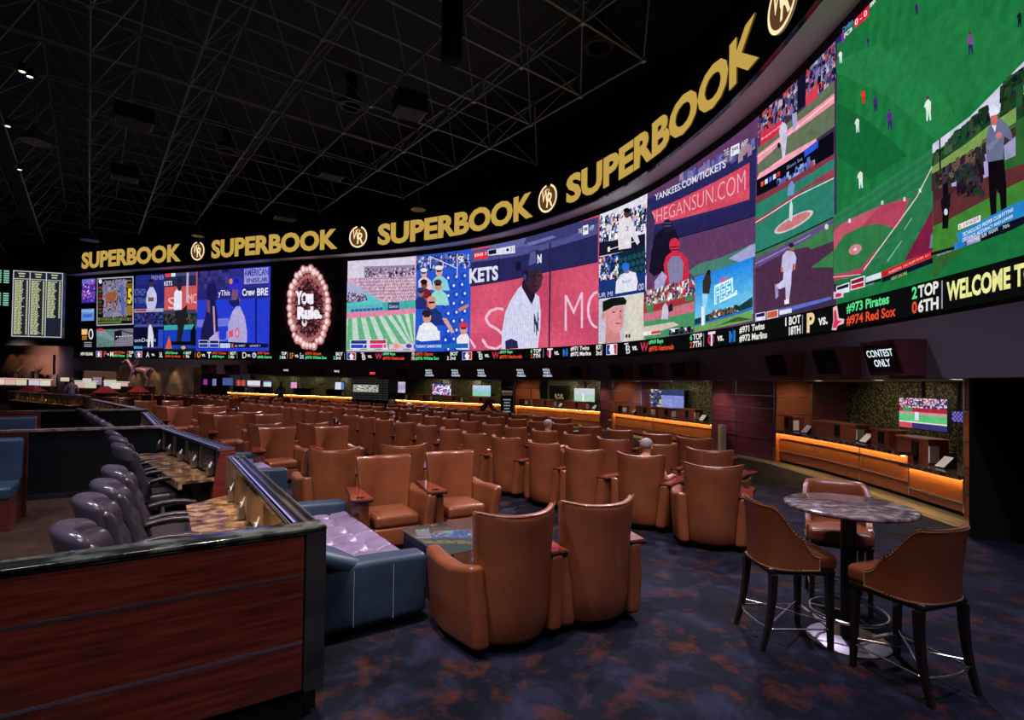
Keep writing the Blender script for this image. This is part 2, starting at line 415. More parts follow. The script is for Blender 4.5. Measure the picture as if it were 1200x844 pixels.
# back wall of the betting bays
b = MB(); ribbon(b, LOW, S_[265], S_[1129]+.8, 0, ZS, -2.2, .1); struct(b.build('wall_mosaic', MOS, smooth=30))
# lower wall panels / columns (maroon lacquer with chrome lines)
def chrome_lines(parent, s0, s1, off, z_list, verts=(), ztop=ZS, zbot=.08, w=.024):
    b = MB()
    for z in z_list: ribbon(b, LOW, s0, s1, z-w/2, z+w/2, off+.012, .014, step=.4)
    for s in verts:
        p, d, nn = LOW.at(s, off); T = plane_T(Vector((p.x, p.y, g(p.x))), d)
        b.box((0, -.004, (ztop+zbot)/2), (w*1.3, .016, ztop-zbot), T=T)
    return b.build('chrome_trim', CHR, parent)
def wallpanel(name, s0, s1, label, verts, zs=(.55, .95, 1.4, 1.75), off=0.0, m=MAR, thick=2.2):
    t = thing(name, label, 'wall panel')
    b = MB(); ribbon(b, LOW, s0, s1, 0, ZS, off, thick, step=.4); b.build('lacquer_panel', m, t, smooth=30)
    chrome_lines(t, s0, s1, off, zs, verts)
    return t
wp = wallpanel('wall_panel', S_[834], S_[908], 'wide maroon lacquered wall panel with chrome grid between two betting bays', [S_[834]+.02, S_[834]+(S_[908]-S_[834])*.42, S_[908]-.02])
col1 = wallpanel('column', S_[703], S_[718], 'narrow maroon column with chrome lines between betting bays', [S_[703]+.02, S_[718]-.02], zs=(.45, .85, 1.25, 1.72))
col2 = wallpanel('column', S_[587], S_[603], 'dark column behind the tall black sign', [S_[603]-.02], m=BLACK)
col3 = wallpanel('column', S_[1129], S_[1141], 'slim red wood column with chrome edges at right end of the bays', [S_[1129]+.02, S_[1141]-.02], zs=(.4, .8, 1.2, 1.65), m=WOODC, thick=1.8)
# side wings of the bays (cherry wood)
for k, (sk, dd, lab) in enumerate([(S_[908], 1.05, 'cherry wood side wing left of the nearest betting bay'), (S_[718], 1.3, 'cherry wood side wing of the bay beside the maroon column'), (S_[603], 1.6, 'cherry wood side wing behind the tall black sign')]):
    t = thing('side_wing', lab, 'wall panel')
    p, d, nn = LOW.at(sk); T = plane_T(Vector((p.x, p.y, 0)), -nn)
    b = MB(); b.box((dd/2, -.03, ZS/2), (dd, .06, ZS), T=T); b.build('wood_panel', WOODC, t)
    b = MB()
    q_, d2_, n2_ = LOW.at(sk+1.1, -.35); w_ = p-nn*(dd*.5); lamp('wing_fill_light', 'SPOT', (q_.x, q_.y, ZS-.05), 30, (1, .8, .6), aim=(w_.x, w_.y, 1.2), size=.1, spot=1.5, blend=.8)  # unseen spot added to brighten each cherry wing
    for z in (1.25, 1.72): b.box((dd/2, -.068, z), (dd, .016, .02), T=T)
    b.box((dd, -.05, 1.5), (.03, .08, 1.2), T=T); b.build('chrome_trim', CHR, t)
# betting counters
def counter(s0, s1, label, zt=.84, vs_=(), lines=(.29, .62), open_end=True):
    t = thing('betting_counter', label, 'counter'); zs = zt-.07
    b = MB(); ribbon(b, LOW, s0, s1, .06, zs, -.10, .10, step=.3); b.build('front_panel', WOODC, t, smooth=30)
    b = MB(); ribbon(b, LOW, s0, s1, 0, .07, -.16, .08, step=.3); b.build('toe_kick', BLACK, t, smooth=30)
    b = MB(); flatband(b, LOW, s0, s1, -.95, .06, zt, .07, step=.3); b.build('granite_top', GRC, t, smooth=30)
    b = MB(); flatband(b, LOW, s0+.02, s1-.02, -.07, -.02, zs-.002, .006, step=.3); b.build('light_strip', AMB, t)
    chrome_lines(t, s0, s1, -.10, lines, vs_, ztop=zs, zbot=.06)
    return t
counter(S_[908]+.02, S_[1057], 'nearest betting counter with amber light strip and raised granite top', vs_=[S_[908]+3.05])
counter(S_[1057], S_[1129], 'lowered end of the nearest betting counter with amber light strip', zt=.66, vs_=[S_[1057]+.05], lines=(.20,))
counter(S_[718]+.02, S_[834], 'betting counter with amber light strip between maroon column and panel', vs_=[S_[718]+3.0])
counter(S_[603], S_[703], 'betting counter with amber light strip left of the maroon column', vs_=[S_[603]+3.4])
counter(S_[463], S_[587], 'far betting counter behind the standing clerk and tall sign', vs_=[S_[463]+4])
counter(S_[265], S_[416], 'farthest betting counter left of the odds board kiosk', vs_=[])
# stone border on the floor before the counters
b = MB(); flatband(b, LOW, S_[265], S_[1141]+.4, .12, .42, .012, .01); struct(b.build('trim_4', mat('beige_floor_stone', (.17, .125, .09), .35), smooth=30))
b = MB(); flatband(b, LOW, S_[265], S_[1141]+.4, -.05, .12, .01, .01); flatband(b, LOW, S_[265], S_[1141]+.4, .42, .55, .01, .01); struct(b.build('trim_5', mat('dark_floor_stone', (.05, .045, .045), .3), smooth=30))
# downlights of the soffit: each a recessed disc with its own real light
for (px, py) in [(959, 445), (1030, 443.5), (1121, 440), (747, 447), (787, 447), (828, 447), (627, 445.8), (660, 446), (695, 446.7), (516, 443.4), (548, 444), (482, 442.8)]:
    p = at(px, py, ZS-.005) if False else None
    s_, z_ = LOW.hit(px, py, off=.55); p, d, nn = LOW.at(s_, .55)
    near = px > 900
    DLN = globals().setdefault('DLN', iter(['left of three over the nearest betting counter', 'middle of three over the nearest betting counter', 'right of three over the nearest betting counter', 'left of three over the middle counter', 'middle of three over the middle counter', 'right of three, beside the maroon panel', 'left of three over the counter left of the maroon column', 'middle of three over the counter left of the maroon column', 'just left of the maroon column', 'over the far counter between the televisions', 'over the far counter behind the clerk', 'over the far counter beside the kiosk']))
    t = thing('downlight', 'round recessed soffit downlight, '+next(DLN), 'ceiling light', (p.x, p.y, ZS+g(p.x)), group='downlights in the soffit over the counters')
    b = MB(); b.lathe([(.07, -.006), (.07, -.004), (0.001, -.004)], 20); b.build('lens', DOWN, t)
    b = MB(); b.lathe([(.07, 0), (.07, -.008), (.10, -.008), (.10, 0)], 20); b.build('ring', GREYB, t)
    lamp('downlight_beam', 'SPOT', (p.x, p.y, ZS+g(p.x)-.03), 40 if px > 900 else 50, (1, .78, .5), aim=(p.x-nn.x*.4, p.y-nn.y*.4, 0), size=.05, spot=2.0, blend=.8)
for a_, c_ in ((908, 1129), (718, 834), (603, 703), (463, 587), (265, 416)):
    n_ = max(1, round((S_[c_]-S_[a_])/2.4))
    for i in range(n_):
        p, d, nn = LOW.at(S_[a_]+(S_[c_]-S_[a_])*(i+.5)/n_, -.75); lamp('bay_fill_light', 'SPOT', (p.x, p.y, ZS-.04+g(p.x)), 75, (1, .86, .62), aim=(p.x-nn.x*1.1, p.y-nn.y*1.1, .9), size=.15, spot=2.3, blend=.8)  # unseen fill spots added inside the bays to brighten the mosaic wall
# unseen fill spots added to brighten the maroon panel and the counter fronts
for a_, c_ in ((908, 1129), (834, 908), (718, 834), (603, 703)):
    n_ = max(1, round((S_[c_]-S_[a_])/2.6))
    for i in range(n_):
        p, d, nn = LOW.at(S_[a_]+(S_[c_]-S_[a_])*(i+.5)/n_, .95); lamp('counter_fill_light', 'SPOT', (p.x, p.y, ZS-.04+g(p.x)), 28, (.95, .8, .85), aim=(p.x-nn.x*.8, p.y-nn.y*.8, .5), size=.08, spot=1.9, blend=.8)
# amber under-counter light thrown on the fronts
# black partition at the right edge
b = MB(); p0 = Vector((6.22, 7.15, 0)); b.box((6.22+1.3, 7.15-.42, ZS/2), (2.75, .12, ZS), rz=-.31)
tag(b.build('black_partition', MATT), 'tall plain black partition wall at the right edge beside the slim column', 'partition')

# ------------------------------------------------------------------ hanging displays on the upper wall
def display(px, w, label, txt=None, h=.52, grp=None):
    s_, z_ = LED.hit(px, 436); p, d, nn = LED.at(s_, 0); G = g(p.x)
    t = thing('wall_monitor', label, 'monitor', (p.x, p.y, 2.2+G), 0, grp)
    T = plane_T(Vector((0, 0, 0)), d)      # x along the wall, y into the room is -nn.. (y = z x d = -n)
    b = MB(); w2 = w/2
    prof = [(0, 0), (-.30, 0), (-.46, h), (0, h)]
    vs = [(-w2, y, z) for y, z in prof]+[(w2, y, z) for y, z in prof]
    b.add(vs, [(0, 1, 2, 3), (7, 6, 5, 4), (0, 4, 5, 1), (1, 5, 6, 2), (2, 6, 7, 3), (3, 7, 4, 0)], T)
    b.build('housing', mat_hous, t)
    a = Vector((0, -.30, 0)); c = Vector((0, -.46, h)); up = (c-a).normalized(); out = Vector((0, -up.z, up.y)); L = (c-a).length
    if out.y > 0: out = -out
    O = a+out*.006; x_ = Vector((1, 0, 0))
    m_ = .05
    def P(u, v, k=0): q = O+out*k+x_*(u*(w-2*m_)-w2+m_)+up*(m_+v*(L-2*m_)); return T @ q
    b = MB(); b.add([P(0, 0), P(1, 0), P(1, 1), P(0, 1)], [(0, 1, 2, 3)]); b.build('screen', BLKG, t)
    if txt:
        b = MB(); n = len(txt)
        for i, line in enumerate(txt):
            tv, tf, asp = text_mesh(line, .02)
            hh = .22 if n > 2 else .26; y1 = .5+hh*1.35*(n/2-i)-.04; y0 = y1-hh
            ww = min(.86, hh*(L-2*m_)*asp/(w-2*m_)*.9)
            b.add([P(.5-ww/2+ww*x, y0+(y1-y0)*y, .004) for x, y in tv], tf)
        b.build('lettering', TXT, t)
    return t
mat_hous = mat('dark_maroon_housing', (.10, .028, .035), .35)
TXT = emis('white_lettering_glow', (.75, .85, .95), 1.0)
for px, w, tx in [(248, .85, 0), (275, .85, 0), (302, .85, 0), (341, .8, ['RACE']), (370, .8, 0), (400, .8, ['RACE']), (477, .75, 0)]:
    display(px, w, 'dark far wall monitor' if not tx else 'far monitor', tx or None)
dl = [o for o in bpy.data.objects if o.name.startswith('wall_monitor')]
for o, l in zip(dl, ['blank dark monitor, leftmost of those under the video wall', 'blank dark monitor, second from left under the video wall', 'blank dark monitor, third from left under the video wall', 'small lettered monitor, left of two above the farthest counter', 'blank dark monitor between the two small lettered monitors', 'small lettered monitor, right of two above the farthest counter', 'blank dark monitor above and right of the odds board kiosk']): o['label'] = l
RS = ['RACE &', 'SPORTS', 'WAGERING']
for px, w, tx, l in [(508, .72, RS, 'lettered wall monitor, leftmost of the row of five'), (539, .72, RS, 'lettered wall monitor, second from left of the row of five'), (570, .72, RS, 'lettered wall monitor, middle of the row of five'),
        (617, .72, RS, 'lettered wall monitor, fourth of five, right of the tall black sign'), (648.5, .74, RS, 'lettered wall monitor, rightmost of the row of five'), (683, .78, 0, 'blank monitor just right of the five lettered monitors'),
        (732, .85, 0, 'blank wall monitor, left of three above the middle bay'), (768, .85, 0, 'blank wall monitor, middle of three above the middle bay'), (809, .85, 0, 'blank wall monitor, right of three above the middle bay'),
        (930, .8, 0, 'blank wall monitor above the cherry wood wing, leftmost of the nearest three'), (993, .8, 0, 'blank wall monitor left of the CONTEST ONLY monitor'), (1063, .82, ['CONTEST', 'ONLY'], 'nearest wall monitor reading CONTEST ONLY')]:
    display(px, w, l, tx or None)

# ------------------------------------------------------------------ fascia lettering and logos
t = thing('lettered_fascia_sign', 'long curved black fascia ring with gold lettering above the video wall', 'sign', (LED.at(sL0, OFF)[0].x, LED.at(sL0, OFF)[0].y, ZF0)); FT = t
def fpt(s, z, o): p, d, n = LED.at(s, OFF+o); return (p.x-FT.location.x, p.y-FT.location.y, z+g(p.x)-FT.location.z)
GOLD = emis('gold_letter_glow', (.56, .36, .075), .95); WARMW = emis('warm_white_logo_glow', (1.0, .74, .42), 1.15)
BROWN = emis('logo_brown_glow', (.10, .045, .015), 1.0)
def fs_(px, y): return LED.hit(px, y, off=OFF)[0]
for a, ya, c, yc in [(96, 306, 212.5, 297), (248, 293, 396, 276), (443, 276, 625, 243), (664, 221, 890, 50)]:
    s0, s1 = fs_(a, ya), fs_(c, yc); tv, tf, asp = text_mesh('SUPERBOOK', .045)
    b = MB(); b.add([fpt(s0+(s1-s0)*x, ZF0+.24+1.13*y, .02) for x, y in tv], tf); b.build('lettering', GOLD, t)
for px, y in [(232, 294), (420, 277), (642, 235), (918, 13)]:
    s0 = fs_(px, y); R = .58; zc = ZF0+.80
    b = MB(); nn_ = 48
    def ring(r0, r1, a0, a1, k):
        vs = []; m_ = 48
        for i in range(m_+1):
            a = a0+(a1-a0)*i/m_
            vs += [fpt(s0+math.cos(a)*r0, zc+math.sin(a)*r0, k), fpt(s0+math.cos(a)*r1, zc+math.sin(a)*r1, k)]
        b.add(vs, [(2*i, 2*i+1, 2*i+3, 2*i+2) for i in range(m_)])
    ring(R*.86, R, math.radians(-262), math.radians(70), .025)
    ring(R*.62, R*.68, math.radians(85), math.radians(120), .025)
    for ch, u0, u1, v0, v1 in [('W', -.62, .18, -.20, .62), ('R', -.06, .62, -.66, .36)]:
        tv, tf, asp = text_mesh(ch, .015)
        b.add([fpt(s0+R*(u0+(u1-u0)*x+.12*(y-.5)), zc+R*(v0+(v1-v0)*y), .03) for x, y in tv], tf)
    lg = b.build('round_logo', WARMW, t)
    b = MB(); ring(.001, R*.84, 0, 2*PI, .018); b.build('logo_ground', BROWN, lg)
# ------------------------------------------------------------------ space frame under the dark ceiling
ang = math.radians(38.6); A_ = Vector((-math.sin(ang), math.cos(ang), 0)); B_ = Vector((math.cos(ang), math.sin(ang), 0))
HB, HT = 11.2, 12.9
def top_at(x, y, h): d = ray(x, y); t = (h-CH)/d.z; return Vector((d.x*t, d.y*t, h))
D = [top_at(x, 0, HB).dot(B_) for x in (105, 254, 408, 564)]
mod = (D[3]-D[0])/3; d0 = D[0]
e0 = top_at(105, 62, HB).dot(A_)
def inside(p, m=.9):
    best = min(range(0, len(LED.p), 2), key=lambda i: (LED.p[i].xy-p.xy).length_squared)
    q, d, nn = LED.at(LED.s[best]); return (p-q).dot(nn) > m and p.y > -4 and p.x > -48
t = thing('space_frame', 'dark green steel space frame hanging under the black ceiling', 'ceiling truss', (0, 0, HB)); SF = t
nodes = {}
for i in range(-13, 14):
    for j in range(-14, 18):
        p = B_*(d0+i*mod)+A_*(e0+j*mod); p.z = 0
        q = p+(A_+B_)*mod*.5
        if inside(p): nodes[('b', i, j)] = p
        if inside(q, 1.6): nodes[('t', i, j)] = q+Vector((0, 0, HT-HB))
bl = MB(); tl = MB(); wl = MB(); nd = bl
def bar(mb, a, c, r):
    if a in nodes and c in nodes: mb.tube([nodes[a], nodes[c]], r, 5)
for (k, i, j) in list(nodes):
    if k == 'b':
        bar(bl, (k, i, j), (k, i+1, j), .026); bar(bl, (k, i, j), (k, i, j+1), .040)
        for (u, v) in ((0, 0), (-1, 0), (0, -1), (-1, -1)): bar(wl, ('b', i, j), ('t', i+u, j+v), .022)
        nd.box(nodes[(k, i, j)], (.13, .13, .10), rz=ang)
    else:
        bar(tl, (k, i, j), (k, i+1, j), .03); bar(tl, (k, i, j), (k, i, j+1), .03)
bl.build('bottom_chord_grid', STEEL, t); tl.build('top_chord_grid', STEEL, t); wl.build('diagonal_webbing', STEEL, t); None
# things hung in the frame
def dome(px, py, h, r, label, loc=None):
    p = top_at(px, py, h)
    t = thing('high_bay_lamp', label, 'hanging lamp', (p.x, p.y, h))
    b = MB(); b.lathe([(r, 0), (r*.97, .06), (r*.8, r*.55), (r*.35, r*.95), (r*.3, r*1.3), (.001, r*1.3)], 28); b.build('shade', mat_dome, t, smooth=40)
    b = MB(); b.lathe([(r*.9, .03), (.001, .02)], 28); b.build('lens', mat_lens, t)
    b = MB(); b.tube([(0, 0, r*1.3), (0, 0, HB-h+.1)], .02, 6); b.build('hanger_rod', STEEL, t)
mat_dome = mat('grey_lamp_shade', (.10, .10, .10), .4, .5); mat_lens = mat('frosted_lens', (.4, .4, .42), .3)
dome(42, 167, 9.9, .42, 'large dome lamp hanging at the left edge of the ceiling')
dome(105, 282, 9.6, .45, 'dome lamp hanging above the left end of the fascia')
dome(490, 246, 10.3, .36, 'dome lamp hanging above the middle of the fascia')
dome(232, 277, 10.5, .36, 'small dome lamp hanging behind the left fascia end')
def hbox(px, py, h, d, rz, label, name='hanging_loudspeaker', cat='loudspeaker', tilt=0):
    p = top_at(px, py, h); t = thing(name, label, cat, (p.x, p.y, h), rz)
    b = MB(); b.rbox((0, 0, d[2]/2), d, .02, (1, 1, 1)); b.build('cabinet', BLACK, t, smooth=40)
    b = MB()
    for k in range(9): b.box((0, -d[1]/2+d[1]*(k+.5)/9, -.012), (d[0]*.86, d[1]*.05, .02))
    b.build('grille', mat_lens2, t)
    b = MB(); b.tube([(0, 0, d[2]), (0, 0, max(HB-h+.3, d[2]+.1))], .025, 6); b.build('hanger_rod', STEEL, t)
mat_lens2 = mat('dark_grille', (.05, .05, .05), .5)
hbox(480, 134, 10.6, (.95, .8, .6), .5, 'black box unit with grille hanging in the middle of the ceiling')
hbox(157, 145, 10.7, (1.1, .8, .5), .7, 'black box unit with grille hanging upper left in the frame')
hbox(388, 208, 10.7, (.95, .7, .5), .6, 'black box unit beside the small projector lamp')
hbox(334, 257, 10.7, (1.1, .7, .5), .6, 'small black box unit low over the second gold word')
hbox(146, 210, 10.7, (1.0, .8, .5), .7, 'black box unit behind the upper left one')
p = top_at(529, 72, 9.6); t = thing('line_array_speaker', 'tall black line array loudspeaker hanging at top centre', 'loudspeaker', (p.x, p.y, 9.6), .35)
b = MB(); b.rbox((0, 0, 1.0), (.42, .38, 2.0), .02, (1, 1, 1)); b.build('cabinet', MATT, t, smooth=40)
b = MB(); b.tube([(0, 0, 2.0), (0, 0, 3.0)], .03, 6); b.build('hanger_rod', STEEL, t)
for px, py, l in [(702, 56, 'round ceiling air diffuser above the fourth gold word'), (412, 125, 'round ceiling air diffuser left of the hanging box unit'), (266, 178, 'round ceiling air diffuser among the left trusses')]:
    p = top_at(px, py, 13.2); t = thing('air_diffuser', l, 'air vent', (p.x, p.y, 13.2))
    b = MB(); b.lathe([(.55, 0), (.6, .05), (.2, .5), (.2, 1.3)], 32); b.build('cone', BLACK, t, smooth=40)
    for k, r in enumerate((.5, .36, .22)):
        b = MB(); b.lathe([(r, -.02), (r-.05, .05), (r-.05, .06), (r, 0)], 32); b.build('ring', mat_lens2, t, smooth=40)
for px, py, pl_ in [(26, 84, 'upper of the close pair'), (35, 90, 'lower of the close pair'), (9, 148, 'alone near the left edge'), (23, 199, 'lowest one')]:
    p = top_at(px, py, 10.9); t = thing('pin_spot', 'tiny warm lit pin spot in the upper left ceiling, '+pl_, 'spotlight', (p.x, p.y, 10.9), group='pin spots in the left of the ceiling')
    b = MB(); b.lathe([(.09, 0), (.09, .25), (.001, .25)], 14); b.build('can', BLACK, t); b = MB(); b.lathe([(.075, -.003), (.001, -.003)], 14); b.build('lens', emis('pin_glow', (1, .8, .5), 3), t)
p = top_at(388, 203, 10.6)
# ------------------------------------------------------------------ the curved LED video wall and its pictures
VW = thing('video_wall', 'giant curved LED video wall of sports pictures with a score ticker below', 'video wall', (LED.at(sL0)[0].x, LED.at(sL0)[0].y, ZB))
rnd = random.Random(7)
LAY = .005
def wpt(s, z, k): p, d, n = LED.at(s, .004+LAY*k); return Vector((p.x, p.y, z+g(p.x)))-VW.location
def sz(px, py):
    h = LED.hit(px, py); p = LED.at(h[0])[0]; return (h[0], h[1]-g(p.x))
class Pic:
    def __init__(s, name, tile=None): s.name = name; s.b = MB(); s.t = tile; s.lim = (0, LED.L-.05)
    def P(s, x, y):
        if s.t: x = s.t[0]+x/s.t[2]; y = s.t[1]+y/s.t[2]
        return sz(x, y)
    def raw(s, pts, col, k):                 # pts in (s, z)
        if s.name != 'score_ticker':
            l0, l1 = s.lim; pts = [(max(l0, min(l1, a)), max(ZK, min(ZT, z))) for a, z in pts]
        s.b.col = lin(col); span = max(p[0] for p in pts)-min(p[0] for p in pts)
        if len(pts) <= 4 and span < .7:
            s.b.add([wpt(p[0], p[1], k) for p in pts], [tuple(range(len(pts)))]); return
        bm = bmesh.new(); bm.faces.new([bm.verts.new((p[0], p[1], 0)) for p in pts])
        bmesh.ops.triangulate(bm, faces=bm.faces[:])
        s0 = min(p[0] for p in pts); q = math.ceil(s0/.5)*.5
        while q < s0+span:
            bmesh.ops.bisect_plane(bm, geom=bm.verts[:]+bm.edges[:]+bm.faces[:], plane_co=(q, 0, 0), plane_no=(1, 0, 0)); q += .5
        bm.verts.index_update()
        s.b.add([wpt(v.co.x, v.co.y, k) for v in bm.verts], [[v.index for v in f.verts] for f in bm.faces]); bm.free()
    def poly(s, pts, col, k=1): s.raw([s.P(*p) for p in pts], col, k)
    def quad(s, x0, y0, x1, y1, col, k=1, dy=0):   # screen-aligned box in (s, z): corners (x0,y0) top-left, (x1,y1) bottom-right
        a = s.P(x0, y0); c = s.P(x1, y1); s.raw([(a[0], c[1]), (c[0], c[1]), (c[0], a[1]), (a[0], a[1])], col, k)
    def uv(s, px0, px1, v0, v1, col, k=1):   # full-band rectangle: x in photo pixels, v as 0..1 of the picture height
        a = sz(px0, 400)[0]; c = sz(px1, 400)[0]; z0 = ZK+v0*(ZT-ZK); z1 = ZK+v1*(ZT-ZK)
        if s.lim[0] == 0: s.lim = (a, c)
        s.raw([(a, z0), (c, z0), (c, z1), (a, z1)], col, k)
    def ell(s, x, y, rx, ry, col, k=1, n=14, rot=0):
        s.poly([(x+rx*math.cos(2*PI*i/n)*math.cos(rot)-ry*math.sin(2*PI*i/n)*math.sin(rot), y+rx*math.cos(2*PI*i/n)*math.sin(rot)+ry*math.sin(2*PI*i/n)*math.cos(rot)) for i in range(n)], col, k)
    def line(s, pts, w, col, k=1):
        for (a, b_), (c, d) in zip(pts[:-1], pts[1:]):
            L = math.hypot(c-a, d-b_) or 1; nx_, ny_ = -(d-b_)/L*w/2, (c-a)/L*w/2
            s.poly([(a+nx_, b_+ny_), (c+nx_, d+ny_), (c-nx_, d-ny_), (a-nx_, b_-ny_)], col, k)
    def grid(s, quad, nx_, ny_, fn, k=1):    # quad px: TL TR BR BL ; fn(u,v)->col
        q = [s.P(*p) for p in quad]
        for i in range(nx_):
            for j in range(ny_):
                c = []
                for (u, v) in ((i/nx_, (j+1)/ny_), ((i+1)/nx_, (j+1)/ny_), ((i+1)/nx_, j/ny_), (i/nx_, j/ny_)):
                    top = (q[0][0]+(q[1][0]-q[0][0])*u, q[0][1]+(q[1][1]-q[0][1])*u); bot = (q[3][0]+(q[2][0]-q[3][0])*u, q[3][1]+(q[2][1]-q[3][1])*u)
                    c.append((top[0]+(bot[0]-top[0])*v, top[1]+(bot[1]-top[1])*v))
                s.raw(c, fn((i+.5)/nx_, (j+.5)/ny_), k)
    def crowd(s, quad, n, pal, size=(.10, .2), k=2):
        q = [s.P(*p) for p in quad]
        for _ in range(n):
            u, v = rnd.random(), rnd.random()
            top = (q[0][0]+(q[1][0]-q[0][0])*u, q[0][1]+(q[1][1]-q[0][1])*u); bot = (q[3][0]+(q[2][0]-q[3][0])*u, q[3][1]+(q[2][1]-q[3][1])*u)
            x = top[0]+(bot[0]-top[0])*v; z = top[1]+(bot[1]-top[1])*v; w = rnd.uniform(*size)/2; h = w*rnd.uniform(.7, 1.6)
            c = rnd.choice(pal); c = tuple(max(0, min(255, t_+rnd.randint(-12, 12))) for t_ in c)
            s.raw([(x-w, z-h), (x+w, z-h), (x+w*.8, z+h), (x-w*.8, z+h)], c, k+rnd.random()*.5)
    def text(s, txt, quad, col, k=3, bold=.0):   # quad px TL TR BR BL of the lettering's own box
        tv, tf, asp = text_mesh(txt, bold); q = [s.P(*p) for p in quad]; s.b.col = lin(col); vs = []
        for x, y in tv:
            bx = q[3][0]+(q[2][0]-q[3][0])*x; bz = q[3][1]+(q[2][1]-q[3][1])*x; tx = q[0][0]+(q[1][0]-q[0][0])*x; tz = q[0][1]+(q[1][1]-q[0][1])*x
            vs.append(wpt(bx+(tx-bx)*y, bz+(tz-bz)*y, k))
        s.b.add(vs, tf)
    def done(s): return s.b.build(s.name, SCR, VW, colattr=True)
def mixc(a, b_, t): return tuple(a[i]+(b_[i]-a[i])*t for i in range(3))
def vnoise(u, v, s=5, seed=0): return noise.noise(Vector((u*s, v*s, seed)))
T3 = (860, 0, 3.518); T4 = (860, 200, 3.518); T5 = (680, 170, 3.375); T6 = (540, 240, 4.4417); T7 = (300, 280, 4.615); T8 = (80, 280, 4.8); T9 = (60, 280, 5.625)
CROWD = [(40, 50, 110), (225, 225, 240), (200, 160, 150), (60, 90, 170), (30, 30, 60), (150, 60, 70), (120, 130, 160), (240, 240, 250)]
def bar_quad(x0, x1, v0, v1):
    a = sz(x0, 400)[0]; c = sz(x1, 400)[0]; z0 = ZK+v0*(ZT-ZK); z1 = ZK+v1*(ZT-ZK); return a, c, z0, z1

# --- 1 left narrow column
p = Pic('screen_picture', T8); p.uv(94.5, 112, 0, 1, (2, 2, 5), 0)
p.quad(76, 225, 152, 358, (60, 40, 150)); p.quad(76, 225, 152, 250, (110, 100, 190), 2); p.quad(76, 300, 152, 325, (110, 60, 170), 2)
p.crowd([(80, 232), (148, 230), (148, 350), (80, 352)], 132, [(180, 150, 230), (120, 60, 190), (220, 40, 90), (90, 90, 220), (230, 230, 255)], (0.030, 0.096))
p.quad(76, 395, 145, 460, (95, 140, 215)); p.quad(76, 400, 145, 412, (140, 170, 220), 2); p.quad(84, 425, 136, 440, (60, 100, 190), 2)
p.quad(76, 508, 108, 540, (225, 160, 60)); p.quad(80, 512, 104, 536, (240, 200, 130), 2); p.ell(128, 536, 14, 30, (225, 225, 225)); p.ell(128, 536, 8, 22, (5, 5, 8), 2)
for y in (552, 564): p.quad(78, y-5, 106, y+3, (200, 110, 40))
for y in (584, 596, 606): p.quad(90, y-3, 132, y+2, (150, 150, 160))
p.done()
# --- 2 paddock picture with the big 5, two small pictures below
p = Pic('screen_picture', T8); p.uv(112, 156.5, 0, 1, (3, 3, 8), 0)
p.poly([(160, 220), (368, 210), (368, 482), (160, 490)], (170, 170, 180)); p.poly([(166, 228), (362, 218), (362, 476), (166, 484)], (12, 12, 14), 2)
p.crowd([(195, 240), (330, 230), (330, 436), (200, 440)], 572, [(130, 125, 150), (150, 140, 170), (110, 110, 140), (140, 130, 150)], (0.090, 0.180), 3)
p.poly([(210, 310), (240, 300), (268, 292), (278, 310), (270, 335), (262, 350), (262, 390), (254, 392), (250, 352), (225, 350), (222, 390), (214, 388), (212, 345)], (150, 85, 55), 4)
p.poly([(295, 255), (312, 255), (318, 420), (300, 430)], (80, 100, 170), 4)
p.text('5', [(336, 280), (360, 278), (360, 365), (336, 368)], (235, 195, 30), 4, .05)
p.quad(332, 375, 360, 430, (150, 110, 30), 3); p.quad(332, 252, 360, 275, (120, 90, 25), 3)
for i in range(8): p.quad(172, 270+i*20, 190, 282+i*20, [(150, 40, 40), (40, 90, 50), (90, 40, 30)][i % 3], 3)
for i in range(14): p.quad(170+i*13.5, 444, 180+i*13.5, 460, [(60, 150, 60), (170, 60, 50), (40, 120, 60)][i % 3], 3)
p.quad(170, 466, 300, 474, (90, 110, 50), 3)
p.text('GULFSTREAM', [(205, 236), (352, 230), (352, 242), (205, 248)], (160, 160, 150), 3)
p.ell(182, 240, 9, 13, (220, 220, 220), 3)
p.poly([(160, 512), (260, 508), (260, 606), (160, 610)], (90, 130, 120)); p.poly([(160, 512), (200, 510), (260, 560), (260, 575), (160, 545)], (120, 140, 150), 2); p.ell(182, 512, 22, 8, (220, 50, 90), 3)
p.crowd([(170, 590), (250, 588), (250, 604), (170, 606)], 55, [(150, 70, 60), (90, 150, 160), (60, 90, 80)], (0.048, 0.096))
p.poly([(262, 508), (366, 504), (366, 602), (262, 606)], (125, 115, 135)); p.poly([(262, 520), (300, 512), (304, 545), (262, 575)], (20, 20, 30), 2); p.poly([(280, 508), (366, 530), (366, 540), (300, 522)], (50, 70, 50), 2)
for i in range(6): p.quad(270+i*16, 548-i*1, 280+i*16, 553-i, (200, 200, 200), 3)
p.done()
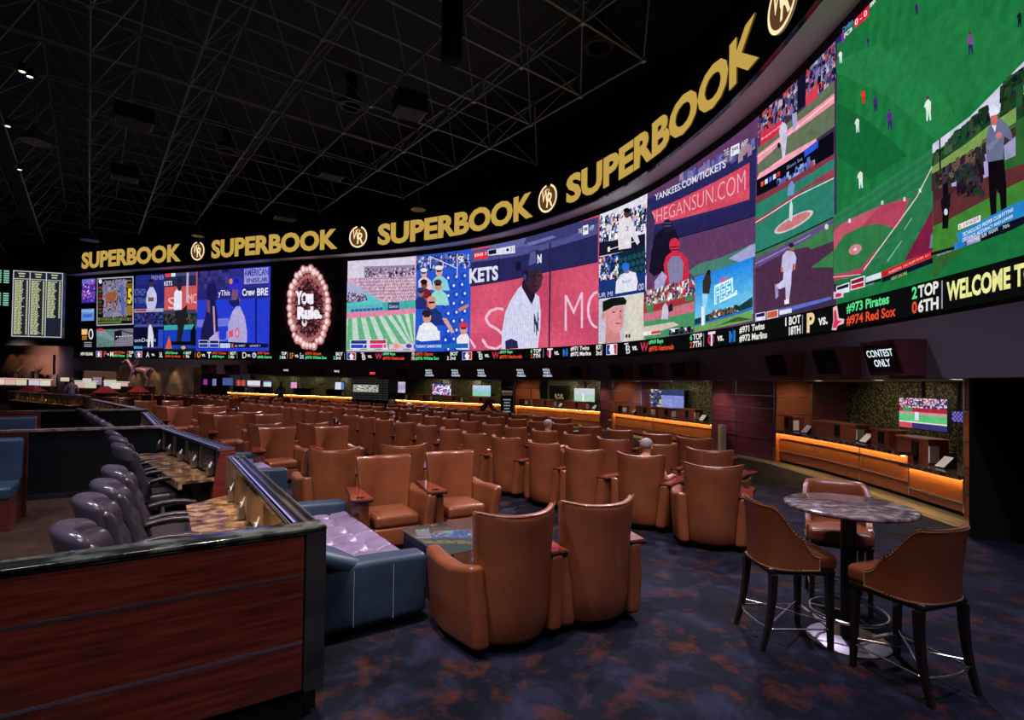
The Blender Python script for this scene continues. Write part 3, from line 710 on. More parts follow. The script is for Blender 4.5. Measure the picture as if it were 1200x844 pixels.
# --- 3 player over player, navy
p = Pic('screen_picture', T8); p.uv(157, 191.5, .5, 1, (35, 42, 120), 0); p.uv(157, 191.5, 0, .49, (12, 15, 50), 0)
p.quad(371, 260, 536, 360, (30, 35, 110)); p.text('RTHOP', [(374, 282), (436, 282), (436, 318), (374, 320)], (95, 120, 190), 2); p.text('N TEXAS', [(374, 332), (440, 332), (440, 362), (374, 364)], (95, 120, 190), 2)
p.text('PREMIER', [(470, 208), (540, 205), (540, 228), (470, 230)], (150, 150, 200), 2)
p.poly([(445, 300), (462, 268), (480, 272), (498, 310), (500, 350), (488, 400), (448, 402), (438, 350)], (190, 190, 225), 3); p.ell(467, 255, 12, 18, (70, 45, 60), 4); p.poly([(452, 245), (482, 240), (478, 226), (458, 228)], (15, 20, 60), 5)
p.quad(452, 330, 482, 352, (120, 80, 90), 4); p.quad(371, 396, 536, 410, (170, 170, 200), 3); p.quad(378, 398, 440, 408, (170, 60, 60), 4)
p.crowd([(371, 415), (536, 413), (536, 480), (371, 485)], 198, [(40, 50, 120), (20, 25, 70), (60, 70, 150), (30, 35, 60)], (0.072, 0.180)); p.quad(371, 482, 536, 494, (70, 80, 150), 3)
p.quad(371, 494, 536, 612, (10, 12, 45), 2); p.quad(508, 510, 536, 612, (40, 70, 190), 3)
p.text('omDepot', [(374, 560), (495, 558), (495, 584), (374, 588)], (210, 210, 230), 3)
p.poly([(452, 500), (462, 478), (474, 500), (482, 545), (480, 610), (470, 610), (464, 560), (458, 610), (448, 610), (450, 545)], (215, 215, 235), 4); p.ell(460, 462, 10, 20, (60, 40, 70), 4)
p.quad(371, 604, 420, 618, (60, 150, 200), 4); p.quad(425, 606, 536, 616, (60, 60, 130), 4); p.done()
# --- 4 red wall batter over dugout
p = Pic('screen_picture', T8); p.uv(191.5, 230, .5, 1, (200, 85, 85), 0); p.uv(191.5, 230, 0, .5, (20, 30, 45), 0)
p.poly([(540, 190), (720, 182), (720, 262), (540, 272)], (40, 40, 80)); p.poly([(540, 190), (720, 182), (720, 205), (540, 212)], (70, 75, 120), 2)
p.quad(548, 196, 575, 215, (220, 60, 70), 3); p.quad(580, 194, 604, 212, (220, 220, 235), 3)
p.text('KETS', [(541, 240), (586, 237), (586, 262), (541, 265)], (225, 225, 240), 3, .02)
p.text('S', [(562, 330), (606, 328), (606, 392), (562, 396)], (235, 190, 200), 2); p.text('MC', [(676, 312), (722, 308), (722, 362), (676, 366)], (235, 190, 200), 2)
p.poly([(598, 300), (622, 272), (640, 300), (640, 398), (596, 402)], (225, 225, 245), 3); p.ell(627, 268, 14, 26, (45, 30, 50), 4); p.poly([(610, 250), (648, 246), (644, 218), (618, 216)], (30, 30, 60), 5)
p.poly([(668, 190), (680, 190), (676, 360), (664, 360)], (190, 170, 190), 4)
p.quad(540, 402, 720, 418, (60, 60, 90), 3); p.crowd([(540, 420), (720, 412), (720, 480), (540, 485)], 176, [(25, 45, 40), (40, 60, 55), (90, 70, 60), (15, 20, 20)], (0.072, 0.180))
p.poly([(540, 486), (720, 482), (720, 508), (540, 514)], (60, 160, 165), 3); p.poly([(540, 514), (720, 508), (720, 616), (540, 620)], (25, 60, 180), 3)
p.poly([(548, 618), (570, 545), (585, 618)], (230, 90, 50), 4)
p.poly([(600, 410), (640, 400), (672, 370), (666, 440), (640, 560), (640, 590), (612, 590), (618, 500)], (30, 30, 30), 5); p.poly([(690, 520), (718, 470), (722, 600), (690, 600)], (10, 10, 20), 5)
p.quad(582, 578, 690, 598, (8, 8, 10), 6); p.ell(650, 612, 12, 10, (210, 170, 60), 6)
p.done()
# --- 5 blue batter
p = Pic('screen_picture', T8); p.uv(230, 315.5, 0, 1, (38, 58, 205), 0)
p.poly([(724, 182), (1128, 158), (1128, 335), (724, 345)], (45, 45, 135)); p.grid([(724, 180), (905, 168), (905, 330), (724, 340)], 9, 8, lambda u, v: mixc((70, 60, 140), (30, 28, 90), .5+vnoise(u, v, 6)), 2)
p.poly([(990, 170), (1128, 160), (1128, 248), (990, 256)], (150, 150, 210), 2); p.text('AMERICAN', [(992, 172), (1128, 166), (1128, 205), (992, 212)], (50, 50, 160), 4, .02); p.text('INSUR', [(1006, 222), (1126, 216), (1126, 242), (1006, 248)], (50, 50, 150), 4, .02)
p.poly([(735, 285), (1128, 268), (1128, 330), (735, 345)], (38, 38, 120), 3); p.text('yThis', [(845, 290), (912, 287), (912, 328), (845, 332)], (205, 205, 240), 4, .02); p.text('Crew', [(980, 282), (1052, 278), (1052, 318), (980, 322)], (225, 225, 250), 4, .03); p.text('BREW', [(1064, 278), (1140, 275), (1140, 317), (1064, 320)], (225, 225, 250), 4, .03) if False else p.text('BRE', [(1064, 278), (1126, 275), (1126, 317), (1064, 320)], (225, 225, 250), 4, .03)
p.poly([(724, 455), (905, 445), (905, 490), (724, 498)], (110, 115, 215), 2); p.poly([(1052, 335), (1062, 335), (1062, 590), (1052, 590)], (18, 25, 120), 2)
p.text('U', [(840, 520), (900, 518), (900, 575), (840, 578)], (120, 130, 225), 2)
p.poly([(745, 600), (748, 520), (775, 430), (780, 360), (778, 300), (785, 255), (830, 250), (838, 300), (830, 360), (842, 430), (846, 600)], (28, 25, 80), 4)
p.poly([(780, 340), (800, 350), (800, 420), (782, 410)], (110, 70, 110), 5); p.line([(820, 380), (826, 520), (834, 590)], 10, (190, 150, 170), 6)
p.poly([(925, 275), (960, 278), (976, 310), (966, 365), (940, 372), (920, 340)], (120, 75, 110), 5)
p.poly([(905, 345), (945, 345), (962, 330), (966, 370), (935, 385), (912, 372)], (30, 28, 90), 6)
p.poly([(900, 292), (915, 240), (928, 218), (960, 212), (980, 232), (984, 275), (972, 335), (955, 335), (960, 290), (925, 284)], (45, 45, 190), 7); p.ell(918, 240, 10, 16, (220, 120, 90), 8); p.ell(950, 240, 14, 16, (30, 30, 150), 8)
p.poly([(900, 600), (902, 480), (925, 410), (948, 380), (968, 380), (995, 440), (1008, 520), (1006, 600)], (175, 165, 215), 5)
p.poly([(905, 520), (930, 510), (930, 550), (905, 556)], (215, 80, 110), 6); p.ell(953, 528, 13, 30, (225, 90, 90), 6); p.ell(953, 528, 7, 19, (190, 170, 220), 7)
for i in range(6): p.line([(915+i*15, 430+i*4), (905+i*17, 596)], 1.6, (150, 145, 205), 6)
p.poly([(795, 560), (842, 520), (850, 580), (800, 598)], (175, 165, 215), 6)
p.poly([(735, 572), (1128, 590), (1128, 612), (735, 616)], (15, 18, 60), 8)
for x in (738, 798): p.poly([(x, 570), (x+55, 570), (x+55, 612), (x, 612)], (210, 215, 240), 9); p.poly([(x+3, 573), (x+52, 573), (x+52, 588), (x+3, 588)], (25, 28, 80), 10); p.poly([(x+3, 592), (x+52, 592), (x+52, 610), (x+3, 610)], (35, 60, 170), 10)
p.quad(858, 588, 915, 614, (190, 200, 240), 9); p.quad(922, 590, 932, 612, (230, 80, 60), 9); p.text('AL WEST', [(940, 597), (1000, 596), (1000, 607), (940, 608)], (220, 220, 240), 9); p.text('LANCE 1', [(1026, 596), (1082, 596), (1082, 607), (1026, 608)], (220, 220, 240), 9)
p.done()
# --- 6 black with a ring of bulbs and You Rule.
p = Pic('screen_picture', T7); p.uv(315.5, 406, 0, 1, (3, 2, 4), 0)
cx_, cy_ = 288, 375
for k in range(9): p.ell(cx_, cy_, 150-k*5, 240-k*6, (8+k*4, 3+k, 5+k*1.5), 1+k*.1, 32)
p.grid([(215, 200), (365, 200), (365, 550), (215, 550)], 1, 1, lambda u, v: (45, 20, 25), 2) if False else p.ell(cx_, cy_, 92, 185, (52, 24, 30), 2, 36)
for i in range(620):
    a = rnd.random()*2*PI; r = math.sqrt(rnd.random()); x = cx_+88*r*math.cos(a); y = cy_+178*r*math.sin(a); s_ = rnd.uniform(2, 7)
    c = rnd.choice([(120, 60, 60), (35, 15, 20), (150, 90, 95), (80, 35, 40), (20, 8, 12), (95, 50, 60)])
    if r > .75: c = mixc(c, (200, 120, 120), .35)
    p.ell(x, y, s_, s_*rnd.uniform(.6, 1.6), c, 2.5+rnd.random(), 5)
for i in range(34):
    a = 2*PI*i/34; R_ = 1+rnd.uniform(-.04, .06); x = cx_+102*R_*math.cos(a); y = cy_+205*R_*math.sin(a); rr = rnd.uniform(12, 19)
    p.ell(x, y, rr+2, rr*1.45+3, (130, 70, 75), 4, 12, rnd.uniform(-.3, .3)); p.ell(x, y, rr, rr*1.4, (195, 135, 130), 4.5, 12); p.ell(x-2, y-3, rr*.6, rr*.9, (245, 215, 215), 5, 10)
    p.ell(cx_+85*math.cos(a+.08), cy_+172*math.sin(a+.08), 9, 14, (170, 100, 105), 4.2, 8)
p.text('Y', [(216, 282), (254, 282), (254, 356), (216, 356)], (240, 235, 245), 7, .09); p.text('O', [(248, 290), (279, 290), (279, 356), (248, 356)], (240, 235, 245), 7, .05); p.text('u', [(276, 298), (313, 298), (313, 356), (276, 356)], (240, 235, 245), 7, .10)
p.text('Rule.', [(226, 368), (360, 364), (360, 435), (226, 439)], (240, 235, 245), 7, .08); p.ell(264, 455, 14, 20, (225, 215, 225), 7); p.ell(264, 445, 7, 14, (70, 30, 35), 8)
for y in (318, 332): p.quad(253, y, 272, y+5, (60, 30, 40), 8)
p.done()
# --- 7 stadium
p = Pic('screen_picture', T7); p.uv(406, 486.5, 0, 1, (205, 165, 195), 0)
p.poly([(491, 122), (865, 95), (865, 190), (491, 215)], (215, 205, 225)); p.poly([(585, 150), (862, 140), (862, 180), (585, 200)], (150, 130, 165), 2)
p.crowd([(590, 165), (862, 158), (862, 200), (590, 208)], 352, [(30, 25, 50), (90, 70, 100), (160, 130, 160), (200, 180, 200)], (0.048, 0.120))
p.crowd([(500, 218), (862, 205), (866, 330), (700, 338)], 1100, [(215, 185, 205), (190, 150, 165), (165, 140, 165), (230, 205, 215), (205, 150, 165)], (0.036, 0.096))
for r_ in range(7):
    for c_ in range(26): p.quad(560+c_*12+r_*5, 215+r_*17-c_*.3, 565+c_*12+r_*5, 220+r_*17-c_*.3, (95, 75, 110), 3)
p.poly([(491, 235), (560, 268), (690, 345), (690, 385), (491, 398)], (90, 195, 195), 4); p.poly([(491, 235), (545, 262), (600, 300), (600, 330), (491, 345)], (170, 175, 210), 5)
p.crowd([(491, 290), (600, 305), (600, 335), (491, 345)], 198, [(60, 50, 80), (110, 100, 140), (200, 190, 210)], (0.048, 0.120), 6)
p.poly([(685, 345), (870, 330), (870, 375), (700, 392)], (70, 170, 165), 5); p.quad(716, 346, 776, 384, (50, 60, 110), 6); p.text('Geico', [(722, 358), (770, 355), (770, 372), (722, 375)], (220, 225, 245), 7)
p.poly([(491, 365), (700, 350), (700, 388), (491, 400)], (90, 180, 185), 5)
for i in range(8): p.quad(516+i*22, 382-i*1.5, 534+i*22, 396-i*1.5, (60, 90, 170), 6)
p.poly([(491, 400), (700, 390), (870, 374), (872, 402), (491, 436)], (225, 130, 165), 5)
p.poly([(491, 430), (872, 400), (872, 600), (491, 605)], (190, 215, 205), 5)
for i in range(9):
    xt = 500+i*47; xb = 430+i*66
    pts = [(xt+40*0, 430-i*3.5), (xt+22, 428-i*3.5), (xb+120+ (i-2)*12, 600), (xb+80+(i-2)*12, 600)]
    pts = [(max(491, min(872, x)), y) for x, y in pts]
    p.poly(pts, (100, 175, 125), 6)
p.poly([(512, 548), (605, 546), (605, 594), (512, 596)], (240, 240, 250), 8); p.poly([(516, 550), (602, 549), (602, 568), (516, 568)], (40, 50, 140), 9); p.poly([(516, 572), (602, 572), (602, 592), (516, 592)], (50, 60, 190), 9)
p.poly([(614, 546), (710, 544), (710, 594), (614, 594)], (240, 230, 240), 8); p.poly([(618, 549), (706, 547), (706, 566), (618, 568)], (200, 50, 90), 9); p.poly([(618, 572), (706, 570), (706, 592), (618, 592)], (220, 60, 150), 9)
p.text('2', [(685, 574), (697, 574), (697, 590), (685, 590)], (240, 240, 240), 10); p.text('7', [(580, 574), (592, 574), (592, 590), (580, 590)], (240, 240, 240), 10)
p.poly([(724, 570), (866, 566), (866, 594), (724, 596)], (225, 190, 210), 8); p.ell(762, 578, 16, 14, (235, 150, 140), 9); p.ell(830, 580, 16, 12, (70, 70, 160), 9)
p.done()
# --- 8 fans on blue seats
p = Pic('screen_picture', T7); p.uv(486.5, 551, 0, 1, (40, 85, 200), 0)
p.crowd([(866, 100), (1155, 75), (1155, 150), (866, 165)], 264, [(40, 45, 90), (30, 30, 60), (120, 120, 170), (60, 70, 140), (200, 200, 230)], (0.060, 0.150))
for r_ in range(9):
    for c_ in range(4):
        x = 1035+c_*45-(r_ % 2)*15; y = 215+r_*48-c_*6
        if x < 1150: p.ell(x, y, 17, 20, (30, 70, 190), 2); p.ell(x+6, y-4, 6, 8, (225, 230, 245), 3, 8)
for x, y in [(900, 560), (960, 560), (1030, 545)]: p.ell(x, y, 28, 24, (25, 65, 190), 2)
p.line([(940, 95), (1090, 160)], 6, (190, 200, 235), 4); p.line([(945, 95), (945, 160)], 5, (190, 200, 235), 4); p.line([(1090, 80), (1090, 200)], 5, (190, 200, 235), 4)
def fan(x, y, s, hair, face, shirt, k=5, cap=None):
    p.poly([(x-30*s, y+95*s), (x-32*s, y+45*s), (x-14*s, y+26*s), (x+16*s, y+24*s), (x+40*s, y+45*s), (x+52*s, y+95*s)], shirt, k); p.ell(x, y+4*s, 17*s, 24*s, face, k+1); p.ell(x-1, y-12*s, 19*s, 14*s, hair, k+2)
    p.quad(x-12*s, y-3*s, x+12*s, y+3*s, (30, 25, 35), k+3)
    if cap: p.ell(x, y-16*s, 20*s, 12*s, cap, k+3)
fan(910, 185, .95, (60, 40, 40), (225, 165, 150), (225, 200, 215), 4, (235, 225, 235)); fan(992, 175, 1.1, (120, 80, 70), (220, 160, 145), (130, 205, 215), 4, (235, 220, 215))
fan(912, 245, 1.0, (25, 20, 25), (120, 75, 60), (120, 30, 50), 7); p.poly([(905, 320), (935, 325), (940, 370), (905, 375)], (225, 60, 60), 9)
fan(988, 250, 1.15, (70, 45, 40), (205, 140, 120), (150, 215, 205), 8); fan(895, 290, .95, (30, 30, 70), (150, 100, 90), (35, 45, 110), 9, (40, 50, 120))
fan(955, 345, 1.3, (200, 150, 130), (215, 150, 130), (30, 50, 120), 12); p.poly([(1010, 430), (1035, 430), (1078, 505), (1062, 512)], (215, 160, 140), 13)
fan(930, 420, 1.35, (40, 30, 35), (210, 150, 130), (235, 235, 240), 16); p.poly([(870, 545), (890, 470), (1000, 500), (1000, 548), (900, 556)], (230, 230, 238), 17)
fan(1128, 485, 1.2, (210, 50, 70), (225, 150, 140), (235, 225, 235), 12, (215, 50, 70)); p.poly([(1095, 380), (1155, 350), (1155, 368), (1105, 395)], (190, 130, 110), 12)
p.poly([(846, 572), (1155, 566), (1155, 592), (846, 594)], (30, 100, 190), 22); p.text('TODAY LINESCORE', [(870, 576), (1010, 574), (1010, 588), (870, 590)], (230, 240, 250), 23, .02)
p.text('9', [(1095, 95), (1120, 93), (1120, 130), (1095, 132)], (240, 240, 250), 6)
p.done()
# --- 9 player at the outfield wall
p = Pic('screen_picture', T6); p.uv(551, 701, 0, 1, (205, 78, 104), 0)
p.grid([(47, 430), (717, 300), (717, 745), (47, 762)], 18, 14, lambda u, v: mixc((190, 68, 100), (222, 90, 118), .5+.8*vnoise(u, v, 2.5)), 1)
p.poly([(47, 240), (717, 64), (717, 175), (47, 300)], (78, 80, 140), 1)
p.poly([(150, 210), (470, 110), (580, 120), (580, 160), (340, 215), (150, 250)], (96, 100, 160), 2); p.poly([(330, 205), (345, 150), (600, 75), (717, 64), (717, 95), (580, 160), (400, 215)], (60, 60, 115), 3)
p.poly([(345, 200), (480, 160), (500, 170), (360, 215)], (110, 112, 170), 4)
p.poly([(47, 300), (300, 265), (717, 150), (717, 298), (450, 350), (47, 425)], (38, 38, 88), 5); p.line([(47, 300), (300, 265), (717, 150)], 5, (78, 80, 135), 6); p.line([(47, 425), (450, 350), (717, 298)], 4, (28, 25, 60), 6)
p.line([(468, 200), (468, 350), (463, 745)], 8, (45, 30, 60), 7)
p.line([(200, 260), (200, 390)], 3, (25, 25, 60), 7)
p.text('KETS', [(47, 334), (198, 316), (198, 392), (47, 412)], (222, 222, 242), 8, .04)
p.text('MO', [(545, 470), (770, 430), (770, 640), (545, 655)], (236, 190, 215), 8, -.02) if False else p.text('M', [(545, 472), (640, 455), (640, 642), (545, 658)], (236, 190, 215), 8, -.015)
for i in range(12):
    a = PI*.5+PI*i/12; c_ = PI*.5+PI*(i+1)/12
    p.line([(717+50*math.cos(a), 548-92*math.sin(a)), (717+50*math.cos(c_), 548-92*math.sin(c_))], 13, (236, 190, 215), 8)
sp = [(225, 545), (195, 540), (155, 555), (132, 590), (150, 625), (195, 650), (225, 680), (222, 730), (185, 752), (140, 740), (115, 700)]
p.line(sp, 14, (236, 190, 215), 8); p.line([(47, 700), (78, 745)], 14, (236, 190, 215), 8)
p.quad(290, 300, 315, 340, (20, 20, 50), 7)
# figure
p.poly([(215, 752), (218, 660), (235, 560), (262, 500), (300, 440), (322, 420), (360, 500), (374, 520), (392, 462), (412, 480), (420, 560), (418, 640), (404, 752)], (212, 212, 240), 9)
for i in range(14): x = 236+i*13; p.line([(max(222, x-10), 745), (x+6, 560), (min(410, x+16), 505 if 300 < x < 400 else 530)], 1.2, (165, 165, 210), 10)
p.poly([(325, 400), (345, 380), (392, 455), (390, 480), (374, 520), (345, 470), (322, 430)], (40, 24, 42), 11)
p.poly([(340, 345), (425, 340), (432, 380), (420, 430), (395, 460), (365, 450), (342, 410)], (58, 34, 50), 12)
p.poly([(404, 352), (427, 350), (426, 420), (404, 455), (392, 420)], (74, 44, 58), 13); p.ell(398, 425, 14, 4, (40, 20, 36), 14); p.ell(385, 372, 8, 4, (25, 15, 28), 14); p.ell(414, 370, 7, 4, (25, 15, 28), 14)
p.poly([(345, 335), (350, 280), (368, 245), (395, 234), (422, 242), (435, 270), (438, 325), (442, 342), (400, 338), (348, 348)], (40, 42, 92), 15); p.poly([(368, 252), (395, 238), (400, 300), (360, 320)], (84, 86, 140), 16)
p.poly([(327, 350), (350, 338), (360, 360), (352, 400), (332, 405)], (26, 26, 60), 16); p.ell(340, 378, 8, 18, (60, 60, 110), 17)
p.text('N', [(406, 262), (428, 258), (428, 305), (406, 308)], (225, 225, 245), 17, .04); p.text('Y', [(404, 270), (430, 266), (430, 300), (404, 304)], (225, 225, 245), 17.3, .0)
p.text('N', [(388, 570), (410, 562), (412, 660), (388, 665)], (50, 45, 90), 17, .02); p.text('Y', [(386, 600), (416, 590), (416, 680), (388, 685)], (50, 45, 90), 17.3, .01)
p.poly([(238, 710), (270, 698), (302, 712), (306, 748), (240, 752)], (40, 38, 84), 18)
p.poly([(70, 252), (140, 240), (142, 282), (72, 290)], (225, 50, 70), 8); p.poly([(143, 238), (284, 212), (286, 252), (145, 266)], (222, 222, 240), 8); p.poly([(147, 240), (188, 232), (188, 255), (148, 262)], (15, 15, 40), 9); p.text('ERB 1', [(76, 258), (136, 246), (136, 262), (76, 272)], (240, 230, 235), 9, .02); p.poly([(238, 236), (248, 226), (256, 236), (246, 246)], (15, 15, 25), 9); p.text('31', [(262, 224), (278, 220), (278, 244), (262, 248)], (15, 15, 25), 9)
p.text('THE', [(616, 128), (636, 122), (636, 148), (616, 154)], (220, 220, 240), 9); p.poly([(640, 112), (668, 104), (668, 152), (640, 160)], (235, 235, 245), 9); p.text('yes', [(644, 122), (665, 116), (665, 140), (644, 146)], (50, 50, 90), 10, .03); p.text('APP', [(674, 112), (698, 105), (698, 130), (674, 137)], (220, 220, 240), 9)
p.done()
# --- 10 three stacked
p = Pic('screen_picture', T6); p.uv(701.5, 757, 0, 1, (225, 222, 238), 0)
p.crowd([(718, 72), (962, 2), (962, 120), (718, 205)], 726, [(225, 225, 240), (60, 80, 160), (30, 30, 60), (215, 175, 165), (130, 140, 190), (245, 245, 250), (40, 60, 60)], (0.060, 0.180), 1)
p.poly([(718, 200), (962, 150), (962, 215), (718, 270)], (25, 22, 45), 3); p.poly([(820, 160), (828, 85), (850, 62), (888, 62), (905, 110), (935, 195), (922, 210), (890, 160), (890, 225), (825, 235)], (225, 220, 225), 5)
p.ell(868, 48, 15, 22, (80, 50, 50), 6); p.ell(868, 30, 18, 12, (15, 15, 20), 7); p.line([(770, 235), (925, 185)], 4, (235, 235, 235), 6); p.quad(768, 222, 780, 243, (235, 235, 235), 6); p.text('2', [(862, 115), (878, 112), (878, 135), (862, 138)], (90, 60, 60), 6)
p.poly([(718, 275), (962, 210), (962, 455), (718, 492)], (20, 34, 60), 2)
for r_ in range(4):
    for c_ in range(7): p.ell(835+c_*24-r_*8, 290+r_*38-c_*7, 11, 15, (25, 75, 85), 3)
p.crowd([(720, 290), (820, 265), (820, 380), (720, 400)], 198, [(40, 100, 200), (230, 230, 240), (210, 150, 130), (30, 50, 110), (20, 30, 60)], (0.072, 0.180), 4)
p.poly([(718, 400), (962, 350), (962, 455), (718, 492)], (28, 52, 120), 4); p.poly([(808, 465), (812, 400), (835, 365), (880, 345), (915, 355), (925, 400), (920, 445)], (226, 226, 240), 6); p.ell(862, 325, 20, 25, (45, 110, 215), 7); p.ell(868, 345, 14, 14, (150, 105, 90), 6.5); p.text('Royals', [(845, 395), (890, 385), (890, 405), (845, 418)], (60, 90, 190), 8)
p.text('OD', [(930, 415), (958, 408), (958, 440), (930, 448)], (235, 235, 245), 8); p.text('UR MI', [(722, 462), (795, 450), (795, 475), (722, 484)], (200, 210, 240), 8)
p.poly([(718, 500), (962, 460), (962, 716), (718, 742)], (196, 190, 208), 3); p.poly([(865, 475), (962, 460), (962, 716), (850, 728)], (214, 208, 196), 3.5)
p.poly([(752, 560), (760, 540), (850, 525), (853, 580), (845, 640), (820, 672), (790, 665), (760, 610)], (222, 150, 152), 5); p.poly([(755, 600), (800, 660), (832, 662), (834, 722), (752, 732), (760, 650)], (205, 130, 130), 4.5)
p.poly([(742, 560), (742, 505), (790, 485), (850, 480), (868, 500), (862, 520), (800, 528), (765, 548)], (14, 24, 18), 6); p.ell(745, 580, 9, 20, (215, 135, 135), 6); p.ell(800, 560, 8, 4, (60, 40, 50), 6); p.ell(835, 555, 7, 4, (60, 40, 50), 6); p.poly([(832, 560), (843, 590), (828, 596)], (195, 115, 118), 6); p.ell(822, 618, 15, 4, (150, 70, 80), 6)
p.poly([(718, 742), (735, 718), (755, 735)], (225, 220, 190), 6); p.quad(862, 675, 872, 692, (30, 30, 40), 6); p.quad(876, 675, 886, 692, (30, 30, 40), 6); p.quad(786, 722, 834, 732, (25, 25, 30), 6)
p.done()
# --- 11 umpire and catcher, two insets
p = Pic('screen_picture', T5); p.uv(757, 887, 0, 1, (95, 58, 98), 0)
p.poly([(262, 215), (700, -30), (700, 30), (262, 260)], (48, 46, 100), 1); p.crowd([(400, 120), (690, -20), (690, 15), (400, 150)], 154, [(120, 110, 170), (60, 60, 120), (160, 130, 150), (90, 90, 150)], (0.090, 0.240), 2)
p.poly([(262, 225), (680, 28), (690, 5), (697, 5), (697, 250), (262, 350)], (40, 40, 92), 2)
p.grid([(268, 268), (672, 70), (672, 215), (268, 320)], 16, 6, lambda u, v: mixc((196, 62, 84), (224, 84, 106), .5+.8*vnoise(u, v, 3, 3)), 3)
p.poly([(262, 345), (697, 215), (697, 275), (262, 395)], (38, 34, 84), 3.5); p.line([(262, 395), (697, 278)], 4, (20, 15, 40), 4)
p.poly([(430, 500), (470, 470), (560, 445), (697, 385), (697, 440), (600, 480), (450, 520)], (70, 125, 110), 4); p.poly([(590, 450), (680, 395), (697, 392), (697, 440), (640, 465)], (160, 160, 205), 5)
p.text('YANKEES.COM/TICKETS', [(298, 196), (580, 56), (580, 88), (298, 222)], (218, 218, 240), 6, .02)
p.text('OHEGANSUN.COM', [(270, 272), (658, 98), (658, 178), (270, 315)], (236, 170, 190), 6, -.012)
p.text('THE', [(572, 22), (592, 12), (592, 38), (572, 48)], (220, 220, 240), 6); p.poly([(600, 8), (634, -8), (634, 32), (600, 46)], (235, 235, 245), 6); p.text('yes', [(605, 14), (630, 2), (630, 22), (605, 34)], (50, 50, 90), 7, .02); p.text('APP', [(640, -12), (668, -26), (668, -2), (640, 10)], (220, 220, 240), 6)
p.poly([(262, 250), (278, 245), (300, 300), (285, 420), (262, 520)], (60, 50, 90), 6); p.poly([(275, 500), (285, 420), (300, 360), (330, 330), (380, 335), (395, 370), (385, 420), (345, 440), (335, 500), (295, 520)], (22, 18, 38), 7); p.ell(350, 322, 20, 28, (30, 26, 50), 8); p.line([(335, 310), (365, 308)], 3, (90, 90, 120), 9); p.line([(335, 322), (365, 320)], 3, (90, 90, 120), 9)
p.poly([(335, 475), (345, 440), (365, 425), (405, 425), (430, 450), (437, 510), (432, 545), (350, 555)], (205, 40, 70), 10); p.poly([(350, 470), (370, 440), (400, 440), (415, 470), (410, 545), (360, 550)], (130, 125, 165), 11)
p.ell(380, 398, 22, 30, (205, 45, 75), 12); p.line([(362, 405), (400, 402)], 4, (60, 20, 40), 13); p.line([(364, 417), (398, 414)], 4, (60, 20, 40), 13); p.poly([(300, 540), (330, 500), (350, 520), (335, 565), (300, 575)], (170, 160, 205), 12)
# inset pitch
p.poly([(261, 582), (465, 524), (465, 742), (261, 772)], (70, 145, 95), 20); p.crowd([(262, 585), (465, 528), (465, 585), (262, 632)], 374, [(230, 230, 240), (200, 50, 60), (40, 60, 130), (215, 170, 160), (60, 50, 60)], (0.060, 0.132), 21)
p.poly([(261, 640), (465, 592), (465, 618), (261, 668)], (170, 45, 60), 23); p.poly([(275, 640), (300, 634), (300, 658), (275, 664)], (50, 140, 90), 24); p.poly([(430, 604), (460, 596), (460, 612), (430, 620)], (50, 140, 90), 24)
p.poly([(261, 670), (465, 622), (465, 660), (261, 700)], (200, 110, 130), 23); p.poly([(261, 720), (380, 700), (405, 712), (300, 745), (261, 748)], (205, 190, 180), 24)
p.poly([(335, 690), (340, 640), (350, 625), (362, 640), (362, 690)], (200, 195, 215), 26); p.poly([(360, 640), (378, 625), (382, 655), (365, 662)], (20, 30, 40), 26)
p.poly([(261, 740), (330, 732), (330, 748), (261, 756)], (230, 230, 235), 26); p.poly([(295, 738), (330, 733), (330, 745), (295, 750)], (225, 60, 60), 27); p.poly([(368, 728), (460, 722), (460, 734), (368, 742)], (235, 235, 240), 26)
p.crowd([(370, 738), (462, 730), (462, 742), (370, 756)], 44, [(10, 10, 20), (60, 60, 70)], (0.048, 0.180), 28)
# inset golf
p.grid([(466, 524), (699, 442), (699, 668), (466, 742)], 10, 14, lambda u, v: mixc((28, 130, 225), (120, 205, 235), v*1.2 if v < .8 else .95), 20)
p.poly([(466, 690), (560, 655), (640, 640), (699, 600), (699, 640), (466, 712)], (25, 55, 60), 22); p.poly([(466, 712), (699, 640), (699, 652), (466, 722)], (40, 110, 190), 22.5); p.poly([(466, 718), (699, 652), (699, 695), (466, 742)], (110, 160, 90), 23); p.poly([(540, 722), (640, 680), (699, 690), (600, 705)], (50, 90, 50), 24)
p.crowd([(520, 670), (640, 640), (640, 655), (520, 685)], 66, [(230, 225, 220), (120, 80, 70), (30, 50, 40)], (0.060, 0.120), 24)
p.poly([(500, 540), (515, 505), (530, 500), (534, 545), (526, 590), (500, 588)], (48, 42, 32), 25); p.ell(525, 505, 8, 11, (30, 25, 20), 26); p.poly([(498, 590), (524, 590), (512, 650), (510, 712), (498, 714), (502, 650)], (150, 210, 240), 26); p.poly([(496, 640), (506, 640), (506, 714), (496, 714)], (240, 245, 250), 27)
p.text('FEEL', [(548, 558), (636, 518), (640, 592), (548, 635)], (225, 250, 255), 27, .05); p.text('FEEL', [(553, 566), (631, 528), (634, 583), (553, 626)], (80, 190, 230), 28, -.01); p.text('SMALL', [(570, 530), (605, 517), (605, 538), (570, 550)], (235, 60, 110), 27, .03)
p.done()
